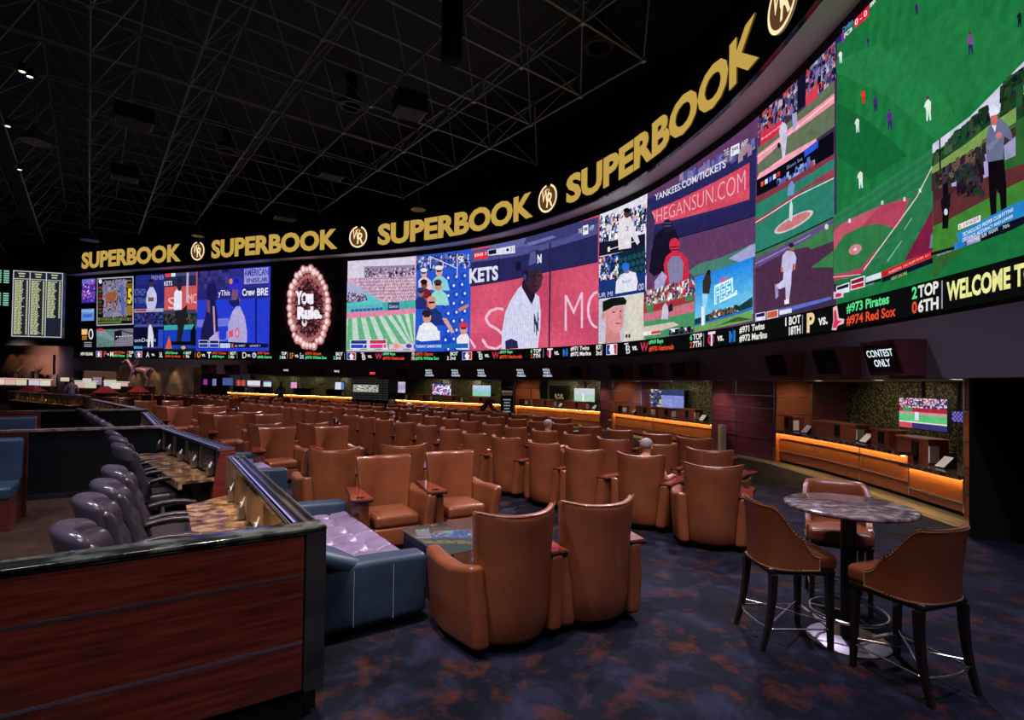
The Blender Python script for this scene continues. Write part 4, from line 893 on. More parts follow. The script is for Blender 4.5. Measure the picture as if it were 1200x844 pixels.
# --- 12 three stacked ball games
p = Pic('screen_picture', T3); p.uv(887, 980, 0, 1, (60, 45, 75), 0)
p.crowd([(97, 470), (418, 150), (418, 330), (97, 560)], 1144, [(30, 28, 60), (90, 90, 140), (60, 60, 110), (210, 60, 60), (190, 170, 190), (20, 18, 40), (120, 110, 150)], (0.048, 0.132), 1)
p.poly([(265, 300), (300, 270), (300, 430), (265, 460)], (16, 16, 40), 3); p.poly([(112, 555), (205, 490), (205, 538), (112, 605)], (210, 45, 75), 4); p.poly([(300, 395), (352, 355), (352, 400), (300, 440)], (215, 60, 85), 4)
p.text('Supercuts', [(118, 570), (200, 512), (200, 522), (118, 582)], (240, 230, 235), 5); p.text('GUEST S', [(340, 300), (416, 232), (416, 262), (340, 330)], (150, 150, 200), 4)
p.poly([(97, 612), (418, 330), (418, 520), (97, 740)], (98, 112, 88), 2); p.poly([(97, 640), (270, 500), (418, 385), (418, 425), (230, 560), (97, 680)], (240, 150, 170), 3); p.line([(97, 650), (418, 400)], 3, (240, 230, 235), 4)
p.poly([(97, 735), (110, 715), (220, 640), (345, 570), (345, 590), (200, 690), (97, 755)], (245, 165, 185), 4)
p.poly([(192, 540), (208, 495), (226, 520), (224, 580), (216, 650), (206, 655), (200, 590)], (205, 200, 225), 6); p.ell(212, 495, 8, 11, (60, 60, 90), 7); p.ell(192, 600, 6, 12, (20, 15, 30), 7); p.poly([(245, 470), (265, 462), (268, 520), (250, 540)], (170, 165, 200), 5)
p.poly([(97, 745), (418, 540), (418, 640), (97, 835)], (10, 10, 22), 6); p.poly([(298, 620), (355, 578), (355, 608), (298, 650)], (45, 85, 215), 7); p.text('Sloan Ins', [(225, 685), (290, 645), (290, 660), (225, 700)], (140, 150, 190), 7)
for i, c in enumerate([(230, 80, 50), (220, 225, 240), (90, 100, 220), (220, 225, 240), (220, 50, 60)]): p.poly([(118+i*17, 752-i*10), (130+i*17, 745-i*10), (130+i*17, 765-i*10), (118+i*17, 772-i*10)], c, 8)
p.crowd([(190, 745), (345, 640), (345, 700), (190, 780)], 88, [(70, 110, 190), (150, 170, 220), (180, 60, 60), (30, 40, 80)], (0.060, 0.120), 8)
p.done()
p = Pic('screen_picture', T4); p.lim = (sz(887, 300)[0], sz(980, 300)[0])
p.poly([(97, 110), (425, -70), (425, 190), (97, 340)], (42, 125, 105), 8); p.poly([(97, 110), (425, -70), (425, -50), (97, 140)], (125, 55, 70), 9)
p.poly([(97, 225), (97, 205), (160, 165), (240, 110), (350, 35), (425, -10), (425, 28), (330, 62), (230, 130), (150, 190)], (150, 60, 75), 9); p.line([(97, 215), (270, 105), (425, 30)], 3.5, (240, 220, 225), 10)
p.poly([(230, 105), (236, 60), (250, 40), (262, 60), (256, 100)], (110, 150, 200), 11)
p.ell(258, 212, 92, 24, (205, 195, 200), 11, 24, -.50); p.ell(258, 212, 80, 18, (200, 120, 120), 12, 24, -.50)
p.poly([(240, 205), (243, 140), (249, 118), (256, 145), (254, 200), (250, 210)], (200, 215, 220), 13)
p.line([(97, 342), (425, 192)], 4, (10, 20, 20), 13)
p.poly([(97, 345), (425, 195), (425, 520), (97, 600)], (74, 44, 70), 9); p.poly([(97, 345), (425, 195), (425, 290), (330, 310), (200, 340), (97, 370)], (60, 120, 75), 10); p.poly([(97, 362), (425, 200), (425, 215), (97, 405)], (100, 75, 130), 11); p.line([(97, 385), (330, 265)], 3, (165, 155, 200), 12)
p.poly([(330, 400), (425, 330), (425, 398)], (55, 125, 70), 11); p.poly([(310, 310), (425, 262), (425, 290), (330, 325)], (60, 120, 75), 11)
p.poly([(207, 415), (214, 350), (232, 330), (262, 335), (272, 360), (266, 410), (258, 380), (255, 415), (236, 425)], (196, 188, 225), 14); p.poly([(218, 420), (252, 415), (250, 470), (240, 540), (228, 545), (226, 480), (200, 490), (188, 475), (216, 450)], (200, 195, 230), 14); p.ell(252, 318, 11, 16, (150, 100, 100), 15); p.ell(252, 308, 12, 10, (30, 30, 60), 16)
p.poly([(180, 470), (195, 465), (196, 520), (184, 530)], (150, 140, 190), 13); p.poly([(222, 535), (242, 530), (242, 548), (224, 552)], (240, 235, 245), 15); p.poly([(208, 400), (216, 398), (216, 418), (208, 420)], (215, 110, 90), 15); p.poly([(262, 385), (270, 382), (268, 408), (260, 410)], (215, 110, 90), 15)
p.poly([(103, 590), (145, 582), (145, 616), (103, 622)], (225, 225, 240), 16); p.poly([(106, 593), (142, 585), (142, 600), (106, 606)], (20, 20, 70), 17); p.poly([(150, 582), (198, 572), (198, 606), (150, 614)], (225, 215, 225), 16); p.poly([(153, 585), (195, 576), (195, 602), (153, 610)], (200, 90, 60), 17)
p.poly([(200, 572), (425, 518), (425, 530), (200, 592)], (90, 110, 200), 16); p.poly([(204, 578), (255, 568), (255, 586), (204, 596)], (220, 225, 240), 17)
p.ell(398, 232, 8, 12, (210, 200, 220), 14)
p.done()
# --- 13 soccer, ball diamond, golf
p = Pic('screen_picture', T3); a = sz(980, 300)[0]; e = LED.L-.05; p.lim = (a, e)
p.raw([(a, ZK), (e, ZK), (e, ZT), (a, ZT)], (24, 112, 58), 0)
for i in range(46):                       # mown bands
    s0 = a+i*.32
    if s0+.3 < e: p.raw([(s0, ZK+1.2), (min(e, s0+.17), ZK+1.2), (min(e, s0+.17+1.0), ZT), (min(e, s0+1.0), ZT)], (27, 118, 62), 1)
for j, (c1) in enumerate([(20, 104, 52), (30, 124, 66), (18, 98, 50), (34, 130, 72)]): pass
p.poly([(425, 250), (600, 180), (860, 380), (960, 560), (860, 600), (640, 400), (425, 300)], (33, 124, 66), 2); p.poly([(640, 215), (860, 400), (1010, 440), (1190, 300), (1190, 120), (900, 30)], (30, 120, 62), 1.5); p.poly([(425, 420), (560, 500), (720, 640), (560, 740), (425, 640)], (20, 100, 52), 2)
p.poly([(420, 170), (600, -5), (640, -45), (420, 120)], (18, 22, 60), 3)
p.poly([(420, 165), (455, 130), (455, 165), (420, 190)], (30, 40, 110), 4); p.poly([(502, 75), (562, 20), (562, 68), (502, 118)], (222, 30, 60), 4); p.text('0 - 0', [(506, 82), (556, 38), (556, 62), (506, 108)], (245, 225, 230), 5, .02); p.text('FCB', [(462, 138), (495, 108), (495, 125), (462, 160)], (235, 235, 245), 5, .03); p.poly([(450, 135), (458, 128), (462, 170), (452, 178)], (150, 40, 150), 5); p.text('Carabao', [(455, 115), (498, 72), (498, 95), (455, 135)], (110, 150, 230), 5, .01); p.text('RMA', [(568, 14), (592, -10), (592, 8), (568, 34)], (235, 235, 245), 5, .03)
def pl(x, y, s, c1, c2, k=6):
    p.poly([(x-7*s, y+6*s), (x-8*s, y-16*s), (x, y-26*s), (x+8*s, y-18*s), (x+8*s, y+6*s)], c1, k); p.poly([(x-6*s, y+4*s), (x+7*s, y+4*s), (x+9*s, y+34*s), (x+5*s, y+36*s), (x+1*s, y+14*s), (x-1*s, y+38*s), (x-5*s, y+36*s)], c2, k); p.ell(x, y-30*s, 4.5*s, 6*s, (90, 60, 50), k+1, 8); p.poly([(x-12*s, y-2*s), (x-8*s, y-16*s), (x-5*s, y-14*s), (x-9*s, y)], c1, k)
W2 = (215, 235, 225); N2 = (50, 30, 90)
for x, y, s, c1, c2 in [(763, 35, .75, N2, (40, 30, 80)), (562, 172, .6, N2, (50, 50, 100)), (447, 232, .8, W2, W2), (986, 175, 1.35, (120, 70, 130), (40, 35, 90)), (542, 395, .9, (225, 60, 40), (200, 50, 30)), (592, 425, 1.0, (70, 40, 110), (40, 35, 90)), (651, 490, 1.25, (80, 50, 130), (50, 40, 100)), (517, 512, .95, W2, W2), (811, 445, 1.45, W2, W2), (530, 735, 1.15, W2, W2), (1190, 75, 1.0, (20, 30, 40), (20, 20, 30))]: pl(x, y, s, c1, c2)
p.done()
p = Pic('screen_picture', T4); p.lim = (a, sz(1104, 300)[0])          # diamond
p.poly([(425, 190), (860, -110), (860, 352), (425, 468)], (36, 112, 70), 10)
for i in range(9): p.poly([(425, 185-0+i*32), (860, -110+i*40), (860, -92+i*40), (425, 200+i*32)], (42, 122, 78), 10.5)
p.poly([(425, 240), (490, 200), (620, 145), (720, 115), (775, 112), (765, 130), (690, 230), (600, 330), (555, 412), (540, 425), (425, 455), (425, 425), (500, 405), (538, 395)], (176, 66, 92), 11)
p.poly([(425, 330), (470, 265), (540, 232), (610, 218), (675, 235), (680, 245), (600, 330), (540, 400), (480, 420), (425, 430)], (46, 118, 66), 12)
p.poly([(425, 250), (425, 330), (470, 265), (540, 232), (620, 145), (490, 200)], (190, 84, 106), 11.5)
p.ell(517, 325, 29, 20, (205, 130, 145), 13, 18, -.5); p.ell(517, 325, 8, 4, (240, 225, 235), 14, 10, -.5)
p.line([(553, 410), (775, 110), (858, -50)], 4.5, (235, 200, 210), 14); p.line([(425, 440), (540, 428)], 3, (235, 200, 210), 14); p.line([(722, 245), (755, 195)], 3, (150, 200, 180), 14); p.line([(652, 375), (712, 290)], 3, (150, 200, 180), 14)
p.poly([(760, 300), (860, 120), (860, 330), (720, 372)], (120, 28, 62), 12); p.poly([(828, 320), (835, 265), (856, 240), (860, 315)], (90, 130, 130), 14)
p.poly([(740, 115), (860, -60), (860, 120), (700, 372), (600, 400), (690, 250)], (40, 116, 74), 11)
for x, y in [(725, 118), (632, 132), (495, 207), (790, 82)]: p.poly([(x-5, y+8), (x-4, y-8), (x+5, y-9), (x+6, y+8)], (190, 215, 215), 15)
p.poly([(630, 418), (860, 322), (860, 350), (632, 440)], (205, 22, 34), 15); p.text('74 ARIZONA  LIVE FROM TEMPE  0 3 1', [(660, 416), (835, 340), (835, 350), (660, 428)], (235, 190, 190), 16)
p.poly([(632, 442), (860, 352), (860, 375), (632, 462)], (14, 14, 40), 15); p.text('NEXT ON FIRE', [(672, 440), (738, 415), (738, 428), (672, 452)], (225, 200, 120), 16)
p.poly([(440, 478), (495, 460), (495, 500), (440, 512)], (225, 225, 235), 15); p.poly([(444, 482), (492, 466), (492, 480), (444, 494)], (15, 20, 60), 16); p.poly([(500, 450), (560, 432), (560, 480), (500, 495)], (225, 225, 235), 15); p.poly([(504, 455), (556, 438), (556, 455), (504, 470)], (130, 20, 40), 16); p.poly([(504, 474), (556, 460), (556, 476), (504, 490)], (190, 30, 50), 16); p.poly([(563, 440), (628, 418), (628, 442), (563, 462)], (215, 225, 240), 15); p.poly([(563, 464), (628, 445), (628, 455), (563, 472)], (14, 14, 30), 15)
p.text('LOUISVILLE SCORES', [(500, 488), (600, 460), (600, 468), (500, 496)], (160, 160, 180), 16)
p.poly([(428, 500), (470, 500), (470, 522), (428, 530)], (200, 190, 210), 15); p.poly([(438, 508), (462, 504), (462, 518), (438, 524)], (210, 30, 60), 16)
p.done()
p = Pic('screen_picture', T3); p.lim = (sz(1102, 300)[0], e)          # golf interview, upper half
p.poly([(852, 595), (1010, 480), (1200, 290), (1300, 190), (1300, 900), (1000, 1010), (862, 1200), (852, 1200)], (44, 96, 44), 20)
p.poly([(852, 595), (1010, 480), (1200, 290), (1300, 190), (1300, 380), (1100, 480), (980, 590), (852, 690)], (205, 205, 228), 21)
p.crowd([(862, 640), (950, 560), (960, 640), (862, 700)], 300, [(40, 70, 45), (24, 50, 34), (60, 90, 60)], (.03, .10), 22)
p.crowd([(950, 560), (1085, 445), (1085, 540), (950, 640)], 700, [(22, 50, 32), (14, 34, 22), (34, 66, 42), (40, 74, 50)], (.03, .11), 22)
p.crowd([(1150, 360), (1230, 300), (1230, 470), (1150, 500)], 600, [(22, 50, 32), (14, 34, 22), (30, 58, 38), (40, 74, 50)], (.03, .11), 22)
p.poly([(852, 690), (1000, 590), (1090, 520), (1210, 440), (1210, 500), (1060, 600), (852, 720)], (120, 155, 80), 23)
p.poly([(852, 718), (940, 670), (1080, 590), (1210, 520), (1210, 590), (1060, 640), (940, 720), (852, 790)], (60, 44, 40), 23.5)
p.crowd([(870, 720), (1080, 590), (1080, 660), (880, 790)], 240, [(70, 60, 60), (34, 28, 34), (100, 84, 70), (50, 44, 50)], (.03, .09), 24)
p.poly([(930, 720), (1000, 660), (1080, 620), (1100, 640), (1100, 740), (1010, 760), (940, 770)], (165, 160, 210), 24.2); p.poly([(1160, 600), (1210, 560), (1210, 640), (1165, 660)], (150, 150, 190), 24.2)
p.crowd([(960, 720), (1070, 680), (1075, 800), (970, 800)], 220, [(44, 36, 44), (30, 22, 30), (56, 50, 54), (34, 44, 36)], (.03, .10), 24.5)
p.poly([(860, 780), (930, 770), (1100, 750), (1210, 700), (1210, 760), (1000, 850), (862, 940)], (74, 34, 46), 24.6)
p.poly([(886, 570), (892, 570), (895, 700), (888, 700)], (20, 20, 20), 25)
# man
p.poly([(1092, 668), (1086, 600), (1092, 540), (1108, 510), (1150, 485), (1185, 520), (1200, 560), (1196, 580), (1165, 560), (1160, 650), (1165, 672)], (102, 108, 140), 26); p.poly([(1090, 600), (1130, 575), (1152, 545), (1148, 565), (1120, 610), (1096, 620)], (120, 126, 158), 27); p.ell(1146, 556, 15, 12, (210, 110, 110), 28, 10, -.8)
p.ell(1124, 490, 15, 26, (208, 100, 100), 27); p.poly([(1106, 475), (1108, 440), (1125, 430), (1142, 445), (1144, 468), (1118, 476)], (225, 225, 240), 28); p.poly([(1115, 515), (1135, 515), (1130, 545)], (225, 225, 235), 28)
p.poly([(1098, 668), (1166, 655), (1176, 760), (1178, 900), (1172, 960), (1160, 965), (1148, 800), (1134, 780), (1134, 960), (1118, 970), (1104, 820)], (14, 8, 14), 27)
p.done()
p = Pic('screen_picture', T4); p.lim = (sz(1102, 300)[0], e)
p.poly([(860, 230), (930, 200), (1196, 60), (1330, 0), (1330, 120), (1196, 170), (980, 268), (980, 320), (860, 352)], (62, 128, 48), 24.8); p.poly([(862, 130), (1100, 20), (1330, -60), (1330, 20), (1196, 70), (930, 200), (862, 235)], (92, 44, 48), 24.7)
p.poly([(905, 240), (908, 60), (928, 40), (934, 160), (930, 238)], (10, 10, 16), 28); p.ell(922, 170, 8, 14, (210, 220, 240), 29); p.poly([(898, 120), (940, 90), (938, 150), (904, 170)], (14, 14, 20), 28)
p.poly([(1112, 30), (1134, 25), (1134, 172), (1118, 178)], (14, 8, 14), 27.5); p.poly([(1150, 10), (1174, 5), (1174, 155), (1160, 160)], (14, 8, 14), 27.5)
p.poly([(968, 262), (1196, 145), (1330, 85), (1330, 160), (1196, 208), (985, 305)], (35, 130, 200), 30); p.poly([(978, 222), (1074, 182), (1074, 208), (978, 245)], (235, 225, 235), 31); p.text('B. LANGER', [(984, 226), (1070, 188), (1070, 204), (984, 240)], (120, 40, 60), 32)
p.text('TECHNOLOGY: PROPER CLUB FITTING', [(998, 258), (1215, 150), (1215, 166), (998, 276)], (235, 240, 250), 32, .01); p.text('DISTANCE, ACCURACY AND LOWER', [(998, 280), (1215, 178), (1215, 194), (998, 298)], (235, 240, 250), 32, .01)
p.poly([(985, 306), (1196, 210), (1330, 160), (1330, 185), (1196, 248), (1080, 290), (860, 352), (860, 338)], (12, 14, 30), 30); p.poly([(962, 300), (1010, 280), (1010, 312), (962, 330)], (40, 120, 200), 31.5); p.poly([(1014, 280), (1074, 258), (1074, 290), (1014, 310)], (150, 145, 190), 31.5); p.text('WEATHER', [(1020, 286), (1070, 268), (1070, 282), (1020, 300)], (235, 235, 240), 32); p.text('SUN  WGHPS', [(1080, 262), (1150, 232), (1150, 246), (1080, 278)], (220, 225, 235), 32, .01); p.text('70%', [(1170, 228), (1200, 216), (1200, 230), (1170, 242)], (220, 225, 235), 32); p.text('Mercedes-Benz', [(890, 345), (950, 325), (950, 333), (890, 354)], (180, 185, 200), 32)
p.done()

# --- score ticker band
TK = Pic('score_ticker'); tb0, tb1 = ZB+.0, ZK-.02
s_l = sz(94.5, 415)[0]
TK.raw([(s_l, tb0), (LED.L-.05, tb0), (LED.L-.05, tb1), (s_l, tb1)], (5, 7, 6), 0)
def tk_text(txt, s0, z0, h, col, k=3, wmax=None, bold=.03):
    if not txt.strip(): return 0
    tv, tf, asp = text_mesh(txt, bold); w = h*asp*1.0
    if wmax: w = min(w, wmax)
    TK.b.col = lin(col); TK.b.add([wpt(s0+w*x, z0+h*y, k) for x, y in tv], tf); return w
def tk_logo(s, kind):
    zc = (tb0+tb1)/2
    def P(pts, col, k=2): TK.raw([(s+x, zc+y) for x, y in pts], col, k)
    def E(x, y, rx, ry, col, k=2): TK.raw([(s+x+rx*math.cos(2*PI*i/14), zc+y+ry*math.sin(2*PI*i/14)) for i in range(14)], col, k)
    R_ = .19
    if kind == 'mlb':
        P([(-.30, -.20), (.30, -.20), (.30, .20), (-.30, .20)], (235, 235, 240), 1.5); P([(-.28, -.18), (.12, -.18), (.0, .18), (-.28, .18)], (30, 60, 160), 2); P([(.12, -.18), (.28, -.18), (.28, .18), (.0, .18)], (205, 50, 75), 2); P([(-.06, -.18), (.10, -.18), (.12, -.04), (.17, .0), (.05, .04), (.0, .12), (-.06, .12), (-.05, .04), (-.15, -.02), (-.10, -.06)], (235, 235, 240), 2.5); E(-.01, .12, .04, .05, (235, 235, 240), 2.6)
    elif kind == 'sox':
        P([(-.14, .20), (-.02, .22), (.04, -.02), (.20, -.06), (.18, -.14), (.0, -.16), (-.04, -.24), (-.18, -.22), (-.13, -.05)], (225, 190, 190)); P([(-.11, .14), (-.04, .14), (.0, -.06), (.14, -.09), (.02, -.13), (-.03, -.2), (-.15, -.19), (-.10, -.04)], (215, 45, 95), 3)
    elif kind == 'P': tk_text('P', s-.14, zc-.2, .4, (235, 210, 150), 2, bold=.04)
    elif kind == 'W': E(0, 0, .17, .19, (30, 30, 32)); tk_text('W', s-.19, zc-.15, .30, (205, 45, 80), 3, bold=.02)
    elif kind == 'TB': tk_text('T', s-.17, zc-.08, .27, (215, 220, 225), 2, bold=.01); tk_text('B', s-.04, zc-.2, .30, (215, 220, 225), 3, bold=.01)
    elif kind == 'TC': E(0, -.02, .15, .15, (215, 40, 85)); E(.02, -.02, .10, .10, (5, 7, 6), 2.4); tk_text('T', s-.13, zc-.20, .40, (235, 225, 230), 3, bold=.02)
    elif kind == 'M':
        tk_text('M', s-.15, zc-.16, .30, (40, 120, 190), 2, bold=.03); P([(-.04, -.2), (.02, .2), (.08, .05), (.03, -.16)], (20, 70, 150), 3)
    elif kind == 'T': tk_text('T', s-.15, zc-.19, .38, (225, 225, 235), 2, bold=.04)
    elif kind == 'A': tk_text('A', s-.15, zc-.19, .34, (235, 235, 235), 2, bold=.0)
    elif kind == 'D': tk_text('D', s-.13, zc-.18, .36, (225, 225, 235), 2, bold=.01)
    elif kind == 'H': E(0, 0, .17, .17, (200, 195, 230)); P([(0, .12), (.04, .03), (.12, .02), (.05, -.04), (.08, -.12), (0, -.06), (-.08, -.12), (-.05, -.04), (-.12, .02), (-.04, .03)], (90, 90, 150), 3)
    elif kind == 'SF': tk_text('SF', s-.15, zc-.18, .34, (215, 120, 50), 2, wmax=.28, bold=.01)
    elif kind == 'CW': tk_text('Sox', s-.15, zc-.18, .34, (225, 225, 230), 2, wmax=.28, bold=.01)
    elif kind == 'O': E(0, 0, .17, .19, (220, 110, 50)); E(.02, .02, .08, .09, (20, 15, 12), 3)
    elif kind == 'Ph': tk_text('P', s-.12, zc-.19, .38, (215, 60, 110), 2, bold=.02)
    elif kind == 'Ml': tk_text('M', s-.15, zc-.17, .34, (235, 225, 215), 2, bold=.03)
    elif kind == 'St': tk_text('StL', s-.15, zc-.18, .34, (230, 215, 215), 2, wmax=.3, bold=.02)
GR, RD, WH = (90, 225, 140), (225, 75, 45), (232, 232, 225)
def tk_game(px0, px1, l1, l2, n1, t1, c1, n2, t2, c2, i1, i2, k1, k2, px_txt, px_right):
    s0, s1 = sz(px0, 415)[0], sz(px1, 415)[0]; a = sz(px_txt, 415)[0]; r = sz(px_right, 415)[0]
    w = a-s0
    tk_logo(s0+w*.17, l1); tk_logo(s0+w*.80, l2); tk_text('vs.', s0+w*.36, tb0+.13, .15, WH, 3, wmax=w*.24)
    tk_text(n1+' '+t1, a, tb0+.25, .185, c1, 3, wmax=(r-a)*.95, bold=.03); tk_text(n2+' '+t2, a, tb0+.03, .185, c2, 3, wmax=(r-a)*.95, bold=.03)
    W1 = (s1-r)*.92
    tk_text(k1, r, tb0+.25, .185, c1 if c1 != WH else WH, 3, wmax=W1*.2, bold=.035); tk_text(i1, r+W1*.24, tb0+.25, .185, WH, 3, wmax=W1*.74, bold=.035)
    tk_text(k2, r, tb0+.03, .185, c2 if c2 != WH else WH, 3, wmax=W1*.2, bold=.035); tk_text(i2, r+W1*.24, tb0+.03, .185, WH, 3, wmax=W1*.74, bold=.035)
    TK.raw([(s1-.012, tb0+.03), (s1+.012, tb0+.03), (s1+.012, tb1-.03), (s1-.012, tb1-.03)], (150, 150, 180), 2)
tk_text('NEW ORLEANS', sz(95, 415)[0], tb0+.12, .22, (235, 235, 200), 3, wmax=sz(109, 415)[0]-sz(95, 415)[0])
tk_logo(sz(116, 415)[0], 'mlb')
tk_game(121.5, 158, 'Ph', 'Ml', '#953', 'Phillies', RD, '#954', 'Padres', GR, 'TOP', '7th', '2', '2', 133.5, 149)
tk_logo(sz(163, 415)[0], 'mlb')
tk_game(169, 229, 'A', 'St', '#963', 'Braves', GR, '#964', 'Cardinals', RD, 'BOT', '7th', '4', '6', 194, 215)
tk_game(230, 278, 'O', 'T', '#967', 'Orioles', RD, '#968', 'Rangers', GR, 'BOT', '4th', '1', '2', 249, 268)
tk_game(283, 337, 'D', 'H', '#959', 'Tigers', RD, '#960', 'Astros', GR, 'TOP', '4th', '', '2', 302, 328)
tk_game(339, 404, 'SF', 'CW', '#975', 'Giants', RD, '#976', 'White Sox', GR, 'BOT', '3rd', '', '2', 358, 391)
tk_logo(sz(412, 415)[0], 'mlb')
tk_game(421, 486, 'TB', 'W', '#969', 'Rays', GR, '#970', 'Nationals', RD, '6TOP', '7TH', '', '2', 449, 482)
tk_game(486.5, 539, 'W', 'W', '#975', 'Giants', RD, '#976', 'White Sox', GR, 'BOT', '3rd', '', '2', 487, 526) if False else None
a_ = sz(487, 415)[0]; r_ = sz(526, 415)[0]
tk_text('#975 Giants', a_, tb0+.25, .185, RD, 3, wmax=(r_-a_)*.8); tk_text('#976 White Sox', a_, tb0+.03, .185, GR, 3, wmax=(r_-a_)*.86); tk_text('BOT', r_+.1, tb0+.25, .185, WH); tk_text('2 3rd', r_-.1, tb0+.03, .185, WH)
tk_logo(sz(547.5, 415)[0], 'mlb')
tk_game(558, 637, 'TB', 'W', '#969', 'Rays', GR, '#970', 'Nationals', RD, 'TOP', '7TH', '6', '2', 586, 622)
tk_game(639, 706, 'TC', 'M', '#971', 'Twins', WH, '#972', 'Marlins', WH, 'BOT', '3rd', '', '', 669, 697)
tk_logo(sz(717, 415)[0], 'mlb')
tk_game(730, 825, 'TB', 'W', '#969', 'Rays', GR, '#970', 'Nationals', RD, 'TOP', '7TH', '6', '2', 761, 809)
tk_game(827, 941, 'TC', 'M', '#971', 'Twins', WH, '#972', 'Marlins', WH, 'BOT', '18TH', '1', '', 867, 921)
tk_game(943, 1105, 'P', 'sox', '#973', 'Pirates', GR, '#974', 'Red Sox', RD, 'TOP', '6TH', '2', '0', 993, 1070)
sw = sz(1111, 340)[0]; sw2 = sz(1200, 300)[0]
tk_text('WELCOME TO', sw, tb0+.11, .27, (235, 232, 150), 3, bold=.04, wmax=(sw2-sw)*1.16)
TK.done()
# ================================================================== CLUB CHAIRS (facing local +Y)
def make_club_chair(detail=True):
    t = thing('club_chair', 'x', 'chair')
    # backrest: tall panel, narrow below, wings curling forward
    def wb(q):
        zz = (q.z+.485)/.97; sc = .78+.24*max(0, zz)**1.4
        x = q.x*sc; c = (abs(q.x)/.35)
        y = q.y*(1.3-.55*zz)+(.13+.07*zz)*c**2.2-.06*zz-.365+(.11*c**2.5*max(0, 1-zz) if q.y > 0 else 0)
        if zz < .25: y += .05*(1-zz/.25)**2
        z = q.z+.545+(.03*c**3 if zz > .8 else 0)
        return (x, y, z)
    b = MB(); b.rbox((0, 0, 0), (.70, .12, .97), .045, (10, 2, 10) if detail else (6, 1, 5), wb, k=3 if detail else 2); b.build('backrest', LE, t, smooth=60)
    # piping along the rear top edge and down the sides of the back
    if detail:
        b = MB(); pts = []
        for i in range(21):
            u = -1+2*i/20; c = abs(u); pts.append((.352*u*1.02, -.035+.20*c**2.2-.06-.365, 1.024+.03*c**3))
        b.tube(pts, .006, 5)
        b.build('piping', LE, t, smooth=60)
    for sg in (-1, 1):
        hgt = .56 if sg < 0 else .54
        def wa(q, sg=sg, hgt=hgt):
            f = (q.y+.36)/.72; zz = (q.z+hgt/2)/hgt
            bul = .035*math.sin(PI*min(1, max(0, f)))+.02*zz
            x = q.x*(1 if zz < .6 else .9)+sg*(.345+.055*min(1, f*1.6)-.03*(1-zz)+(bul if q.x*sg > 0 else bul*.4))
            y = q.y+.03+(.02 if zz > .7 else -.02*(1-zz))
            z = q.z+hgt/2+.065+((.05*max(0, .3-f)/.3+.035*max(0, f-.3)) if zz > .6 else 0)
            return (x, y, z)
        b = MB(); b.rbox((0, 0, 0), (.13, .74, hgt), .045, (2, 7, 5) if detail else (1, 4, 2), wa, k=3 if detail else 2); b.build('armrest', LE, t, smooth=60)
    def ws(q):
        return (q.x*(1+.02*math.cos(q.y*5)), q.y, q.z+(.022*(1-(q.x/.3)**2)*(1-(q.y/.34)**2) if q.z > 0 else 0))
    b = MB(); b.rbox((0, .07, .355), (.54, .60, .15), .05, (6, 6, 2) if detail else (3, 3, 1), ws, k=3 if detail else 2); b.build('seat_cushion', LE, t, smooth=60)
    b = MB(); b.rbox((0, .06, .175), (.56, .62, .22), .03, (2, 2, 2), None, k=2); b.build('seat_frame', LE, t, smooth=60)
    b = MB(); b.lathe([(.30, 0), (.31, .03), (.31, .075), (.001, .075)], 28 if detail else 14, (0, -.01, 0)); b.build('base', BLACK, t, smooth=50)
    # wooden tray on the right arm
    b = MB(); poly = [(.31, -.30), (.45, -.30), (.50, .10), (.56, .40), (.53, .455), (.34, .455), (.31, .40)]
    b.prism(poly, .655, .672); b.mi = 1; b.prism([(p[0]+(.008 if p[0] > .4 else -.008), p[1]+(.01 if p[1] > 0 else -.01)) for p in poly], .632, .655)
    ty = b.build('tray_table', [TRAYM, BLKG], t, smooth=30)
    b = MB(); b.lathe([(.045, .6735), (.045, .676), (.037, .676), (.037, .640), (.001, .640)] if False else [(.047, .672), (.045, .677), (.037, .677), (.036, .6725), (.001, .6725)], 20, (.445, .36, 0)); b.build('cup_ring', BLKG, ty, smooth=40)
    if detail:
        b = MB(); b.rbox((.41, .18, .61), (.08, .36, .05), .01, (1, 1, 1), k=2); b.build('tray_support', BLACK, t, smooth=40)
    return t
NEAR = make_club_chair(True); FARC = make_club_chair(False)
for pr in (NEAR, FARC): remember(pr)
used = {id(NEAR): False, id(FARC): False}
def club(bx, by, fx, fy, label, group='tan leather club chairs of the lounge', far=False):
    """bx,by = centre of the top of the back; (fx,fy) = direction the chair faces"""
    L_ = math.hypot(fx, fy); fx /= L_; fy /= L_; pr = FARC if far else NEAR
    x, y = bx+fx*.42, by+fy*.42; rz = math.atan2(-fx, fy)
    if not used[id(pr)]:
        used[id(pr)] = True; o = pr; o.location = (x, y, g(x)); o.rotation_euler.z = rz; o['label'] = label; o['group'] = group; return o
    return dup(pr, (x, y, g(x)), rz, label, group)
fN = (-.50, .86)
club(.13, 3.93, *fN, 'tan leather club chair with its back to us, in front of the glass table')
club(.80, 4.30, -.40, .92, 'tan club chair with its back to us, second from the blue sofa')
fS = (.50, -.86)
club(-1.71, 6.92, *fS, 'tan club chair facing us, left of the pair behind the glass table')
club(-.93, 7.43, *fS, 'tan club chair facing us, right of the pair behind the glass table')
def from_px(xl, xr, y): p = at((xl+xr)/2, y, 1.03); return p.x, p.y
